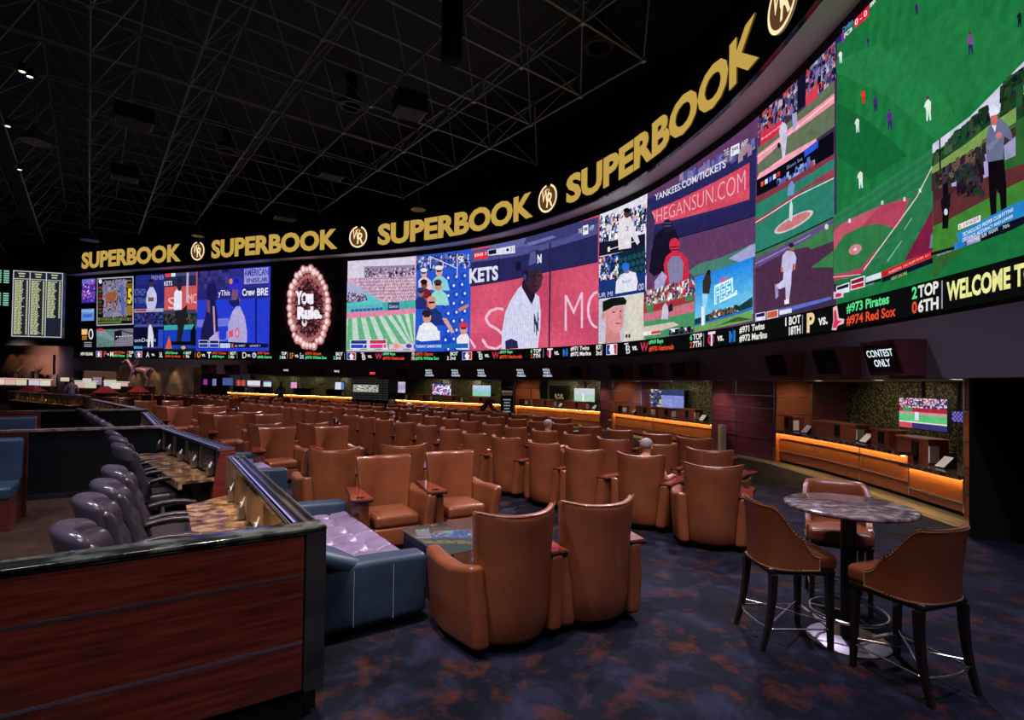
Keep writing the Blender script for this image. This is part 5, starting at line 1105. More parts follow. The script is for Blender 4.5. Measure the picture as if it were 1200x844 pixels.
grp2 = [((365, 425, 528), 1, 'club chair seen from behind, left of the pair behind the nearest facing chairs'), ((455, 502, 523), 1, 'club chair seen from behind, showing between the two nearest facing chairs'),
        ((299, 346, 501), 0, 'club chair facing us beside the second blue sofa'), ((363, 408, 500), 0, 'club chair facing us with puckered back, right of the one beside the second sofa'),
        ((289, 335, 497.5), 1, 'club chair seen from behind, left of the pair behind the second facing pair'), ((349, 389, 496.5), 1, 'club chair seen from behind, right of the pair behind the second facing pair'),
        ((247, 285, 486.5), 0, 'club chair facing us beside the long rail, left of the third facing pair'), ((297, 329, 485.5), 0, 'club chair facing us, right of the third facing pair'),
        ((232, 268, 484), 1, 'club chair seen from behind, left of the pair behind the third facing pair'), ((279, 311, 483.3), 1, 'club chair seen from behind, right of the pair behind the third facing pair'),
        ((194, 225, 477), 0, 'club chair facing us, left of the fourth facing pair'), ((236, 265, 476.5), 0, 'club chair facing us, right of the fourth facing pair'),
        ((180, 212, 475.8), 1, 'club chair seen from behind, left of the pair behind the fourth facing pair'), ((224, 254, 475.3), 1, 'club chair seen from behind, right of the pair behind the fourth facing pair'),
        ((160, 180, 469.8), 0, 'club chair facing us, left of the fifth facing pair'), ((190, 213, 469.8), 0, 'club chair facing us, right of the fifth facing pair'),
        ((143, 158, 466), 0, 'club chair facing us, near the far end of the long rail'), ((118, 134, 465.5), 1, 'club chair seen from behind near the far end of the rail'), ((92, 107, 462.3), 0, 'pink-lit club chair facing us at the far left before the plaid shirt')]
for (px, back, lab) in grp2:
    x, y = from_px(*px); f = fN if back else fS
    if y > 9: a = .10 if y < 13 else .16; f = (f[0]*math.cos(a)-f[1]*math.sin(a), f[0]*math.sin(a)+f[1]*math.cos(a))
    club(x, y, *f, lab, far=y > 12)
# theatre rows: four curved rows facing the video wall
ROW_A = [(2.43, 6.37), (1.71, 7.27), (.97, 7.83), (.40, 8.59), (-.22, 9.38), (-.84, 10.05), (-1.4, 10.93), (-2.03, 11.81), (-2.66, 12.55), (-3.31, 13.25), (-3.96, 14.02), (-4.63, 14.79), None,
         (-5.78, 16.07), (-6.45, 16.71), (-7.12, 17.40), (-7.77, 18.0), (-8.38, 18.5), (-9.0, 19.1), (-9.68, 19.72), (-10.38, 20.38), None,
         (-12.1, 22.0), (-12.83, 22.6), (-13.6, 23.2), (-14.4, 23.8), (-15.25, 24.35), (-16.1, 24.85), (-17.0, 25.3), (-17.9, 25.75), (-18.8, 26.2), (-19.7, 26.6)]
ROW_B = [(2.92, 7.95), (2.30, 8.70), (1.68, 9.35), (1.14, 10.15), (.55, 10.88), (-.04, 11.62), (-.59, 12.40), (-1.18, 13.2), (-1.75, 14.0), (-2.37, 14.91), (-3.05, 15.85), None, (-4.31, 16.95), (-5.0, 17.6), (-5.66, 18.2), (-6.28, 18.75), (-6.9, 19.3), (-7.6, 19.95), (-8.3, 20.55), (-9.0, 21.1), (-9.8, 21.8), (-10.7, 22.5), (-11.6, 23.2), None, (-12.9, 24.3), (-13.7, 24.9), (-14.6, 25.5), (-15.5, 26.1), (-16.4, 26.6), (-17.3, 27.1), (-18.2, 27.6)]
ROW_C = [(3.27, 9.7), (2.78, 10.53), (2.19, 11.3), (1.67, 12.09), (1.11, 12.85), (.58, 13.55), (.03, 14.30), (-.58, 15.05), (-1.12, 15.75), (-1.78, 16.52), (-2.45, 17.25), (-3.12, 18.0), (-3.86, 18.8), (-4.5, 19.4), (-5.2, 20.1), (-5.85, 20.65), (-6.5, 21.1), (-7.2, 21.7), (-7.95, 22.3), (-8.7, 22.9), (-9.5, 23.5), None, (-11.0, 24.6), (-11.9, 25.2), (-12.8, 25.8), (-13.7, 26.4), (-14.6, 26.9), (-15.5, 27.4), (-16.4, 27.9)]
ROW_D = [(1.27, 14.9), (.73, 15.75), (.12, 16.5), (-.48, 17.1), (-1.08, 17.85), (-1.70, 18.6), (-2.35, 19.35), (-3.0, 20.1), (-3.68, 20.75), (-4.4, 21.45), (-5.1, 22.05), (-5.85, 22.7), (-6.6, 23.3), (-7.4, 23.9), None, (-8.9, 24.9), (-9.8, 25.5), (-10.7, 26.1), (-11.6, 26.7), (-12.6, 27.2), (-13.6, 27.8)]
rown = ['front', 'second', 'third', 'fourth']
TH = {}
for ri, row in enumerate([ROW_A, ROW_B, ROW_C, ROW_D]):
    pts = [p for p in row if p]
    for i, (x, y) in enumerate(pts):
        a = pts[max(0, i-1)]; c = pts[min(len(pts)-1, i+1)]; tx, ty = c[0]-a[0], c[1]-a[1]
        f = (ty, -tx)                       # right-and-away normal of the row
        if i == 0: f = (f[0]*.45, f[1]+.5) if ri == 0 else (f[0]*.75, f[1]+.15)
        elif i == 1 and ri == 0: f = (f[0]*.75, f[1]+.12)
        TH[(ri, i)] = club(x, y, f[0], f[1], f'brown club chair seen from behind, {ordn(i)} from the right in the {rown[ri]} row', f'club chairs of the {rown[ri]} theatre row', far=y > 10.5)
# ================================================================== NEAR FURNITURE
DA = Vector((-.557, .830, 0)); DN = Vector((.830, .557, 0))      # along the rail, and towards the lounge
# ---- foreground partition with wood panels, stone cap and corner block
K0 = Vector((-1.098, 3.15, 0)); dF = Vector((-.829, -.559, 0)); nF = Vector((.559, -.829, 0))
t = thing('partition_wall', 'foreground red wood partition with chrome strips and dark marble cap', 'partition', tuple(K0)); PW = t
T = plane_T(Vector((0, 0, 0)), -dF)          # x from far end to the corner, y = z cross x
Lf = 4.4; HP = 1.14
yd = T.to_3x3() @ Vector((0, 1, 0)); sgn = 1 if yd.dot(nF) < 0 else -1       # +sgn*y goes away from the viewer
b = MB()
for (z0, z1) in ((.20, .47), (.485, .855), (.87, 1.105)): b.box((-Lf/2-.10, sgn*.09, (z0+z1)/2), (Lf-.02, .15, z1-z0), T=T)
b.build('wood_panel', WOOD, t)
b = MB()
for z in (.4775, .8625): b.box((-Lf/2-.10, sgn*.03, z), (Lf-.02, .036, .017), T=T)
b.build('chrome_strip', CHR, t)
b = MB(); b.box((-.045, sgn*.09, .655), (.11, .19, .93), T=T); b.build('slate_corner_block', SLATE, t)
b = MB(); b.box((-Lf/2-.06, sgn*.14, .09), (Lf-.05, .14, .18), T=T); b.build('toe_kick', MATT, t)
b = MB(); b.rbox((-Lf/2+.01, sgn*.075, 1.130), (Lf, .18, .022), .006, (20, 1, 1), k=2, T=T); b.box((-Lf/2, sgn*.09, 1.11), (Lf-.02, .18, .012), T=T); b.build('marble_cap', GRD, t, smooth=40)

def pod(Kp, D, L, N, label, desk=(.0, 3.2), mat_panel=GOLDP, n_div=5, glow=True):
    """viewing-desk rail: Kp = outer near end of rail top, D along, N towards the lounge"""
    t = thing('viewing_rail', label, 'counter', (Kp.x, Kp.y, g(Kp.x))); T = Matrix(((D.x, -N.x, 0, 0), (D.y, -N.y, 0, 0), (0, 0, 1, 0), (0, 0, 0, 1)))
    # local x along the rail, y away from the lounge (towards the desk side)
    b = MB(); b.box((L/2, .05, .56), (L, .08, 1.08), T=T); b.build('outer_panel', BLACK, t)
    b = MB(); b.box((L/2, .14, .95), (L-.06, .03, .34), T=T); pn = b.build('inner_panel', mat_panel, t)
    b = MB(); b.box((L/2, .095, 1.105), (L, .17, .03), T=T); b.build('glass_cap', BLKG, t)
    b = MB()
    for yy in (.012, .075, .165): b.tube([T @ Vector((0, yy, 1.132)), T @ Vector((L, yy, 1.132))], .010, 8)
    b.box((0.005, .09, 1.12), (.02, .19, .04), T=T); b.box((L-.005, .09, 1.12), (.02, .19, .04), T=T)
    b.build('chrome_rail', CHR, t, smooth=40)
    b = MB(); b.box((L/2, .122, 1.124), (L-.1, .010, .006), T=T); b.build('led_strip', LEDB, t)
    for i in range(n_div+1): b = MB(); b.box((.05+(L-.1)*i/n_div, .168, .94), (.014, .04, .30), T=T); b.build('divider', BRS, t)
    for i in range(n_div):
        x = .05+(L-.1)*(i+.5)/n_div
        if mat_panel is not GOLDP: b = MB(); b.box((x, .166, .97), ((L-.1)/n_div*.62, .02, .22), T=T); b.build('small_screen', BLKG, t)
        b = MB(); b.box((x-.15, .20, .82), (.12, .05, .10), T=T); h = b.build('slip_holder', BRS, t)
        b = MB(); b.add([T @ Vector((x-.19, .20, .87)), T @ Vector((x-.11, .20, .87)), T @ Vector((x-.12, .17, .95)), T @ Vector((x-.18, .17, .95))], [(0, 1, 2, 3)]); b.box((x-.15, .2, .88), (.07, .004, .05), T=T); b.build('betting_slip', WHT, h)
    b = MB(); x0, x1 = desk
    poly = [(x0, .15), (x1, .15), (x1-.35, .58), (x0, .58)]
    b.prism(poly, .72, .75, T=T); b.prism([(p[0], p[1]) for p in [(x0, .54), (x1-.35, .54), (x1-.35, .58), (x0, .58)]], .66, .72, T=T); b.build('granite_desk', GRB, t)
    b = MB(); b.box(((x0+x1)/2-.2, .2, .36), (x1-x0-.5, .03, .7), T=T); b.build('modesty_panel', BLACK, t)
    return t, T
pod(K0+DA*.10, DA, 3.35, DN, 'nearest viewing rail with golden panel and brown granite desk', desk=(.0, 3.15), n_div=4)
K2 = Vector((-3.50, 6.70, 0)); E2 = Vector((-9.0, 13.2, 0)); D2 = (E2-K2).normalized(); N2_ = Vector((D2.y, -D2.x, 0))
m1 = Vector((-6.35, 9.72, 0)); D2a = (m1-K2).normalized(); N2a = Vector((D2a.y, -D2a.x, 0)); D2b = (E2-m1).normalized(); N2b = Vector((D2b.y, -D2b.x, 0))
p2, T2 = pod(K2, D2a, (m1-K2).length, N2a, 'second viewing rail with dark panel and granite desk, behind the nearest one', desk=(.1, 3.3), mat_panel=BLKG)
p3, T3_ = pod(m1, D2b, (E2-m1).length, N2b, 'third viewing rail beyond the blue-black cross wall', desk=(.1, 4.4), mat_panel=GOLDP, n_div=7)
K4 = Vector((-9.75, 14.0, .05)); E4 = Vector((-15.6, 19.8, 0)); D4 = (E4-K4).normalized(); D4.z = 0; N4 = Vector((D4.y, -D4.x, 0))
pod(K4, D4, (E4-K4).length, N4, 'fourth viewing rail with brightly lit golden desk', desk=(.1, 7.4), n_div=10)
K5 = Vector((-16.3, 20.5, .1)); E5 = Vector((-24.5, 26.0, 0)); D5 = (E5-K5).normalized(); D5.z = 0; N5 = Vector((D5.y, -D5.x, 0))
pod(K5, D5, (E5-K5).length, N5, 'farthest viewing rail, a thin line at the left', desk=(.1, 8.4), n_div=12)
# red wood end panels of the rails
def endpanel(K, D, N, label):
    t = thing('rail_end_panel', label, 'end panel', (K.x, K.y, g(K.x)))
    T = Matrix(((D.x, -N.x, 0, 0), (D.y, -N.y, 0, 0), (0, 0, 1, 0), (0, 0, 0, 1)))
    b = MB(); w = .05
    pr = [(0.0, 0), (.26, 0), (.26, .45), (.23, .72), (.17, 1.09), (.0, 1.09)]
    vs = [T @ Vector((-w, y, z)) for y, z in pr]+[T @ Vector((0, y, z)) for y, z in pr]; n = len(pr)
    b.add(vs, [list(range(n)), list(range(n, 2*n))[::-1]]+[(i, (i+1) % n, n+(i+1) % n, n+i) for i in range(n)]); b.build('wood_side', WOODR, t)
    b = MB(); b.box((-.056, .13, .5), (.012, .2, .012), T=T); b.build('chrome_strip', CHR, t); return t
WOODR = mat('bright_red_wood', (.22, .028, .018), .35, noise_s=(3, (1, 1, 8)), noise_c=[(.3, (.11, .014, .010)), (.7, (.20, .03, .02))], coat=.3)
endpanel(K2-D2a*.02, D2a, N2a, 'red wood end panel of the second viewing rail')
endpanel(K4-D4*.02, D4, N4, 'red wood end panel of the fourth viewing rail')
endpanel(K5-D5*.02, D5, N5, 'red wood end panel of the farthest viewing rail')
# unseen warm spots added over the desks to brighten granite and panels
for K, D, N, L, e in [(K0, DA, DN, 3.3, 40), (K2, D2a, N2a, 3.3, 10), (m1, D2b, N2b, 4, 15), (K4, D4, N4, 7, 130), (K5, D5, N5, 9, 120)]:
    n = max(1, int(L/1.6))
    for i in range(n):
        q = K+D*(L*(i+.5)/n)-N*.30
        lamp('desk_fill_light', 'SPOT', (q.x+N.x*.1, q.y+N.y*.1, 1.9+g(q.x)), e, (1, .70, .34), aim=(q.x, q.y, .7), size=.05, spot=1.3, blend=.9)

# ---- blue-black cross walls between the pods
def cross(pR, dirv, L, label, H=1.14):
    c = pR+dirv*L/2; t = thing('cross_wall', label, 'partition', (pR.x, pR.y, g(pR.x)))
    T = plane_T(Vector((0, 0, 0)), -dirv)
    b = MB(); b.box((-L/2, 0, H/2-.02), (L, .12, H-.04), T=T); b.build('laminate_panel', DKB, t)
    b = MB(); b.box((-L/2, 0, H-.015), (L, .17, .035), T=T); b.build('polished_cap', CAPM, t)
    b = MB(); b.box((-L/2, -.065, .06), (L, .02, .10), T=T); b.build('skirting', SLATE, t); return t
CAPM = mat('pinkish_stone_cap', (.35, .27, .27), .25, noise_s=8, noise_c=[(.35, (.08, .06, .07)), (.6, (.42, .33, .33))])
wd_ = Vector((-.828, -.56, 0))
cross(Vector((-6.05, 9.50, 0)), wd_, 5.5, 'blue-black cross wall behind the black task chairs')
cross(Vector((-9.45, 13.75, 0)), Vector((-.79, -.61, 0)), 7.5, 'second blue-black cross wall, farther left')
# ---- high-back black task chairs
def make_task():
    t = thing('task_chair', 'x', 'office chair')
    def wb(q):
        zz = (q.z+.32)/.64; return (q.x*(1-.12*zz*zz), q.y-.24-.20*zz+.07*(abs(q.x)/.25)**2+.007*math.cos(zz*22)+.004*math.cos(q.x*55), q.z+.79)
    b = MB(); b.rbox((0, 0, 0), (.50, .10, .64), .045, (16, 2, 18), wb); b.build('backrest', BLKS, t, smooth=60)
    def wh(q):
        return (q.x, q.y-.50+.15*(abs(q.x)/.25)**2-.25*q.z, q.z+1.09-.06*(abs(q.x)/.25)**2.5+.0*q.x)
    b = MB(); b.rbox((0, 0, 0), (.44, .11, .21), .052, (14, 2, 3), wh, k=4); b.build('headrest', HDR, t, smooth=70)
    b = MB(); b.rbox((0, .02, .49), (.52, .52, .12), .05, (3, 3, 1)); b.build('seat', BLK, t, smooth=60)
    for sg in (-1, 1):
        b = MB(); x = sg*.30
        b.tube([(x, -.22, .50), (x, -.22, .66), (x, -.16, .72), (x, .0, .735), (x, .18, .72), (x, .24, .66), (x, .20, .52), (x*.85, .12, .47)], .022, 8); b.build('arm_frame', BLKG, t, smooth=60)
        b = MB(); b.rbox((x, .0, .755), (.075, .42, .035), .016, (1, 4, 1), lambda q: (q.x, q.y, q.z-.03*(q.y/.2)**2)); b.build('arm_pad', BLK, t, smooth=60)
    b = MB(); b.lathe([(.03, .09), (.03, .43), (.09, .45), (.001, .45)], 14); b.build('gas_column', CHR, t, smooth=40)
    b = MB()
    for k in range(5):
        a = 2*PI*k/5+.3; b.tube([(0, 0, .10), (.30*math.cos(a), .30*math.sin(a), .075)], .025, 6)
    bs = b.build('star_base', BLACK, t)
    for k in range(5):
        a = 2*PI*k/5+.3; b = MB(); b.box((.30*math.cos(a), .30*math.sin(a), .03), (.03, .06, .06), a); b.build('caster', BLACK, bs)
    return t
BLKS = mat('ribbed_black_leather_violet_light', (.032, .027, .040), .28)  # violet light is tinted into the black leather colour
HDR = mat('black_leather_painted_sheen', (.055, .048, .075), .24, bump=.1, bump_s=40)  # lit violet sheen of the headrests put into the base colour
TASK = make_task(); remember(TASK); first = [True]
def task(x, y, f, label):
    rz = math.atan2(-f.x, f.y)
    if first[0]:
        first[0] = False; TASK.location = (x, y, g(x)); TASK.rotation_euler.z = rz; TASK['label'] = label; TASK['group'] = 'black task chairs at the viewing desks'; return
    dup(TASK, (x, y, g(x)), rz, label, 'black task chairs at the viewing desks')
for (px, py, lab) in [(104, 610, 'black high-back task chair nearest to us at the granite desk'), (120, 578, 'black task chair second from us at the nearest granite desk'), (136, 561, 'black task chair third from us at the nearest granite desk'), (145, 545, 'black task chair fourth from us, last of the nearest desk')]:
    p = at(px, py, 1.19); task(p.x+.40*DN.x, p.y+.40*DN.y, DN, lab)
for (px, py, lab) in [(145, 519, 'black task chair at the second desk, nearest to us'), (141, 510.5, 'black task chair in the middle of the second desk'), (135, 504, 'black task chair at the second desk, against the cross wall')]:
    p = at(px, py, 1.19); task(p.x+.44*N2a.x, p.y+.44*N2a.y, N2a, lab)
for (px, py, lab) in [(127, 494.5, 'black task chair just beyond the cross wall, nearest to it'), (119, 490, 'black task chair second beyond the cross wall'), (110.5, 485.5, 'black task chair third beyond the cross wall'), (103, 481.5, 'black task chair fourth beyond the cross wall'), (96, 478.5, 'black task chair fifth beyond the cross wall')]:
    p = at(px, py, 1.19); task(p.x+.44*N2b.x, p.y+.44*N2b.y, N2b, lab)

# ---- blue sofas
def make_sofa(L=2.45):
    """local x along the sofa (0..L), y from front (0) to back (.9 = against the rail)"""
    t = thing('tufted_sofa', 'x', 'sofa')
    D_ = 1.02
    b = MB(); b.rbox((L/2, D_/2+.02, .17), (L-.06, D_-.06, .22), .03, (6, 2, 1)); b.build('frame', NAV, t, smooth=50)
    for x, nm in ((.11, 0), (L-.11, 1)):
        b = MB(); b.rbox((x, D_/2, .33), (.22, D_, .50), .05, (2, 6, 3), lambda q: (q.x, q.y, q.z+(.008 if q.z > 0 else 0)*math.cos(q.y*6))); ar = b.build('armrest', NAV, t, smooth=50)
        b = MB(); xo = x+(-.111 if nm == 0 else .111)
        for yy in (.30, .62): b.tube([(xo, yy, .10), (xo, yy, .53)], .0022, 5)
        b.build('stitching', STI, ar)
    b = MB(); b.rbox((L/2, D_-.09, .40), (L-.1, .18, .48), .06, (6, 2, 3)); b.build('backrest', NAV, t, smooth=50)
    # tufted seat
    W = L-.46; nx_, ny_ = 88, 30; y1 = D_-.18
    but = []
    for r_ in range(3):
        for c_ in range(6): but.append((.23+W*((c_+.5)/6), .12+(y1-.16)*(r_+.5)/3))
    seams = [.23+W/2]
    vs = []; fs = []
    for j in range(ny_+1):
        for i in range(nx_+1):
            x = .23+W*i/nx_; y = .01+(y1-.01)*j/ny_; z = .475
            dmin = min((x-bx)**2+(y-by)**2 for bx, by in but); z -= .06*math.exp(-dmin/.0022)+.045*math.exp(-dmin/.016)
            for bx, by in but: pass
            cx = min(abs(x-bx) for bx, by in but[:6]); cy = min(abs(y-by) for bx, by in (but[0], but[6], but[12]))
            z -= .020*math.exp(-(cx/.012)**2)+.020*math.exp(-(cy/.012)**2)
            z -= .03*math.exp(-((x-seams[0])/.014)**2)
            e = min(i, nx_-i)/nx_*W; e2 = min(j, 1e9)/ny_*y1
            z -= .05*max(0, 1-e/.04)**2+.06*max(0, 1-e2/.05)**2
            vs.append((x, y, z))
    for j in range(ny_):
        for i in range(nx_): a = j*(nx_+1)+i; fs.append((a, a+1, a+nx_+2, a+nx_+1))
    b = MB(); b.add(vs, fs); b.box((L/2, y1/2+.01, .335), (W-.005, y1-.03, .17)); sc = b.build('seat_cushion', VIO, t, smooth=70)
    for bx, by in but:
        b = MB(); b.lathe([(.013, -.004), (.011, .004), (.001, .007)], 10, (bx, by, .395)); b.build('button', VIO, sc, smooth=60)
    for x in (.10, L-.10):
        for y in (.08, D_-.1): b = MB(); b.box((x, y, .035), (.06, .06, .07)); b.build('foot', BLACK, t)
    return t
STI = mat('pale_stitching', (.35, .38, .42), .6)
SOFA = make_sofa(); remember(SOFA)
cS = Vector((-.68, 4.45, 0))+DN*0; xd = DA; rz = math.atan2(xd.y, xd.x)
# local y must point to -DN (towards the rail): rotate so x=DA, y=z x x = (-DA.y, DA.x) = (-.83,-.557) = -DN
SOFA.location = (cS.x, cS.y, 0); SOFA.rotation_euler.z = rz; SOFA['label'] = 'blue leather sofa with violet tufted seat beside the foreground partition'; SOFA['group'] = 'blue sofas along the viewing rail'
p = at(338, 549, .57); q = at(299, 529, .57); dd = (q-p).normalized()
dup(SOFA, (p.x, p.y, g(p.x)), math.atan2(dd.y, dd.x), 'second blue sofa, behind the nearest rail and before the facing chair')
# throw cushion
t = thing('throw_cushion', 'blue leather cushion lying on the sofa against the partition corner', 'cushion', tuple(at(394, 657, .56)), rz)
b = MB()
def wc(q):
    k = 1-.45*max(abs(q.x)/.24, abs(q.z)/.24)**2; return (q.x*(1-.08*(abs(q.z)/.24)**2), q.y*max(.15, k)*1.4, q.z*(1-.08*(abs(q.x)/.24)**2))
b.rbox((0, 0, .09), (.48, .13, .46), .05, (6, 2, 6), wc); o = b.build('cushion_body', NAV, t, smooth=70); o.rotation_euler = (-1.15, .0, .25)

# ---- glass coffee table
pA = Vector((-1.12, 5.42, 0)); ux = DN; uy = Vector((.557, -.83, 0)); rz = math.atan2(ux.y, ux.x)
t = thing('glass_coffee_table', 'low glass topped table with black box base between the chairs', 'coffee table', tuple(pA+ux*.6+uy*.48), rz)
b = MB(); b.box((0, 0, .485), (1.20, .96, .016)); b.build('glass_top', GLSM, t) if False else None
GLSM = mat('dark_mirror_glass', (.02, .022, .025), .03, spec=1.0, coat=1.0)
GLSG = mat('clear_glass_top', (.30, .38, .38), .0, trans=.85, coat=1.0, ior=2.1)
b = MB(); b.rbox((0, 0, .49), (1.20, .98, .018), .006, (1, 1, 1), k=2); b.build('glass_top', GLSG, t, smooth=40)
for sx_ in (-1, 1):
    b = MB(); b.box((sx_*.52, 0, .24), (.12, .86, .478)); b.build('side_panel', BLKG, t)
b = MB(); b.box((0, 0, .18), (.92, .74, .03)); b.build('lower_shelf', GLSM, t)
b = MB(); b.tube([(.1, -.2, .2), (.16, -.16, .24), (.24, -.22, .28)], .012, 6); b.box((.12, -.2, .205), (.06, .05, .02)); b.build('brass_fitting', BRASS, t)
# ---- second group coffee table (hidden mostly) and small side tables between row seats
def side_table(px, py, label):
    p = at(px, py, .62); t = thing('side_table', label, 'side table', (p.x, p.y, g(p.x)))
    b = MB(); b.rbox((0, 0, .60), (.40, .55, .04), .012, (1, 1, 1), k=2, T=Matrix.Rotation(.6, 4, 'Z')); b.build('table_top', TRAYM, t)
    b = MB(); b.box((0, 0, .29), (.30, .30, .58), .6); b.build('pedestal', BLACK, t)
    t2 = thing('drinks_caddy', 'small black caddy with napkins on the '+('nearer' if px > 300 else 'farther')+' dark side table', 'caddy', (p.x, p.y, .62+g(p.x)))
    b = MB(); b.box((0, 0, .12), (.06, .2, .24), .6); b.box((.09, .06, .08), (.05, .16, .16), .6); b.build('holder', BLACK, t2)
    b = MB(); b.box((.05, .03, .17), (.03, .12, .12), .6); b.build('napkins', WHT, t2)
side_table(391, 499, 'dark side table in the gap of the front row')
side_table(277, 484, 'dark side table at the far gap of the front row')
# ---- round bar table
def at_table():
    t = thing('bar_table', 'round plum granite bar table on a black pole with chrome ring', 'table', (2.69, 4.22, 0))
    b = MB(); R_ = .46; b.lathe([(.001, 1.035), (R_-.02, 1.035), (R_, 1.045), (R_+.004, 1.055), (R_, 1.066), (R_-.012, 1.072), (.001, 1.072)], 64); b.build('table_top', GRT, t, smooth=40)
    b = MB(); b.lathe([(.055, .02), (.055, 1.0), (.14, 1.03), (.14, 1.035), (.001, 1.035)], 28); b.build('pole', BLACK, t, smooth=40)
    b = MB(); b.lathe([(.001, 0), (.285, 0), (.29, .008), (.28, .016), (.08, .028), (.001, .03)], 56); b.build('base_plate', BRSB, t, smooth=40)
    b = MB(); b.tube([(.27*math.cos(2*PI*i/40), .27*math.sin(2*PI*i/40), .23) for i in range(40)], .012, 8, closed=True)
    for k in range(3):
        a = 2*PI*k/3+.5; b.tube([(.05*math.cos(a), .05*math.sin(a), .23), (.27*math.cos(a), .27*math.sin(a), .23)], .008, 6)
    b.build('foot_ring', CHR, t, smooth=40)
BRSB = mat('brushed_steel_base', (.30, .27, .36), .45, .7)
at_table()
# ---- bar stools (facing local +Y)
def make_stool():
    t = thing('bar_stool', 'x', 'bar stool')
    # shell: path in plan from left front round the back to the right front
    prof = []; N_ = 44
    for i in range(N_+1):
        u = -1+2*i/N_; a = abs(u)
        if a < .72:
            th = u/.72*PI/2; x = .26*math.copysign(abs(math.sin(th))**.72, u); y = -.02-.245*math.cos(th)**.62
        else:
            f = (a-.72)/.28; x = math.copysign(.26, u); y = -.02+f*.14
        h = 1.10-(1.10-.73)*(lambda s: s*s*(3-2*s))(min(1, max(0, (a-.36)/.62)))
        prof.append((x, y, h))
    def normal(i):
        a = Vector((prof[max(0, i-1)][0], prof[max(0, i-1)][1], 0)); c = Vector((prof[min(N_, i+1)][0], prof[min(N_, i+1)][1], 0)); d = (c-a).normalized(); return Vector((d.y, -d.x, 0))
    z0 = .605; M_ = 12; vs = []; fs = []
    K_ = 2*(M_+1)
    for i in range(N_+1):
        n = normal(i); x, y, h = prof[i]
        if n.y > 0 and abs(x) < .2: n = -n
        for j in range(M_+1):
            v = j/M_; z = z0+(h-z0)*v; fl = .035*max(0, (z-.7)/.4)**1.5; vs.append((x*(1+.0)+n.x*(fl+.0), y+n.y*fl, z))
        for j in range(M_+1):
            v = 1-j/M_; z = z0+(h-z0)*v; fl = .035*max(0, (z-.7)/.4)**1.5; th = .045*(1-.35*(j == 0)); zz = z-(.006 if j == 0 else 0)
            vs.append((x+n.x*(fl-th), y+n.y*(fl-th), zz))
    for i in range(N_):
        for j in range(K_):
            a, c = i*K_+j, i*K_+(j+1) % K_; fs.append((a, c, c+K_, a+K_))
    fs.append(list(range(K_))[::-1]); fs.append([N_*K_+k for k in range(K_)])
    b = MB(); b.add(vs, fs); bk = b.build('backrest', LE, t, smooth=50)
    bm = bmesh.new(); bm.from_mesh(bk.data); bmesh.ops.recalc_face_normals(bm, faces=bm.faces); bm.to_mesh(bk.data); bm.free()
    # nail heads along the shell's edge and bottom
    b = MB()
    for i in range(0, N_+1):
        for s_ in (0, .5):
            if i == N_ and s_: continue
            A = prof[i]; B = prof[min(N_, i+1)]; x = A[0]+(B[0]-A[0])*s_; y = A[1]+(B[1]-A[1])*s_; h = A[2]+(B[2]-A[2])*s_; n = normal(i)
            if n.y > 0 and abs(x) < .2: n = -n
            for z in (h-.014, z0+.012):
                fl = .035*max(0, (z-.7)/.4)**1.5+.001; c_ = (x+n.x*fl, y+n.y*fl, z)
                b.box(c_, (.007, .0065, .0065), math.atan2(n.y, n.x))
    for sg in (-1, 1):
        x, y, h = prof[0] if sg < 0 else prof[-1]
        for k in range(7): b.box((x+sg*.002, y-.004, z0+.02+k*.015), (.008, .008, .008))
    b.build('nailhead_trim', BRASS, t); bpy.data.objects[-1:] if False else None
    def wse(q): return (q.x*(1-.28*max(0, -q.y-.03)/.22), q.y, q.z+(.03*(1-(q.x/.26)**2)*(1-(q.y/.27)**2) if q.z > 0 else 0))
    b = MB(); b.rbox((0, .02, .665), (.50, .50, .12), .04, (6, 6, 2), wse); b.build('seat_cushion', LE, t, smooth=60)
    b = MB(); b.rbox((0, .0, .592), (.50, .50, .045), .015, (2, 2, 1), lambda q: (q.x*(1-.16*max(0, -q.y-.1)/.15), q.y, q.z)); b.build('seat_frame', BLKW, t, smooth=40)
    legs = []
    for sx_ in (-1, 1):
        for fy in (1, -1):
            top = Vector((sx_*.215, fy*.215, .57)); bot = Vector((sx_*.225, .225 if fy > 0 else -.30, 0)); vs = []; fs = []
            n = 6
            for i in range(n+1):
                v = i/n; c = top.lerp(bot, v); 
                if fy < 0: c.y = top.y+(bot.y-top.y)*v**2.2
                w = .026-.010*v
                vs += [(c.x-w, c.y-w, c.z), (c.x+w, c.y-w, c.z), (c.x+w, c.y+w, c.z), (c.x-w, c.y+w, c.z)]
            for i in range(n):
                for k in range(4): fs.append((i*4+k, (i+1)*4+k, (i+1)*4+(k+1) % 4, i*4+(k+1) % 4))
            fs += [(0, 1, 2, 3), (n*4+3, n*4+2, n*4+1, n*4)]
            b = MB(); b.add(vs, fs); b.build('leg', BLKW, t)
    b = MB(); z = .20
    b.tube([(-.22, .22, z), (.22, -.24, z)], .007, 8); b.tube([(.22, .22, z+.012), (-.22, -.24, z+.012)], .007, 8); b.build('cross_brace', CHR, t, smooth=40)
    b = MB(); b.box((0, .225, .17), (.44, .03, .012)); b.build('footrest', CHR, t)
    b = MB(); b.tube([(-.225, .21, z-.04), (-.225, -.22, z-.04)], .007, 8); b.tube([(.225, .21, z-.04), (.225, -.22, z-.04)], .007, 8)
    b.tube([(.225*math.sin(a), -.22-.07*math.cos(a), z-.04) for a in [math.radians(-90+180*i/14) for i in range(15)]], .010, 8); b.build('side_stretcher', CHR, t, smooth=40)
    return t
BLKW = mat('black_stained_wood', (.012, .009, .008), .3)
ST = make_stool(); remember(ST)
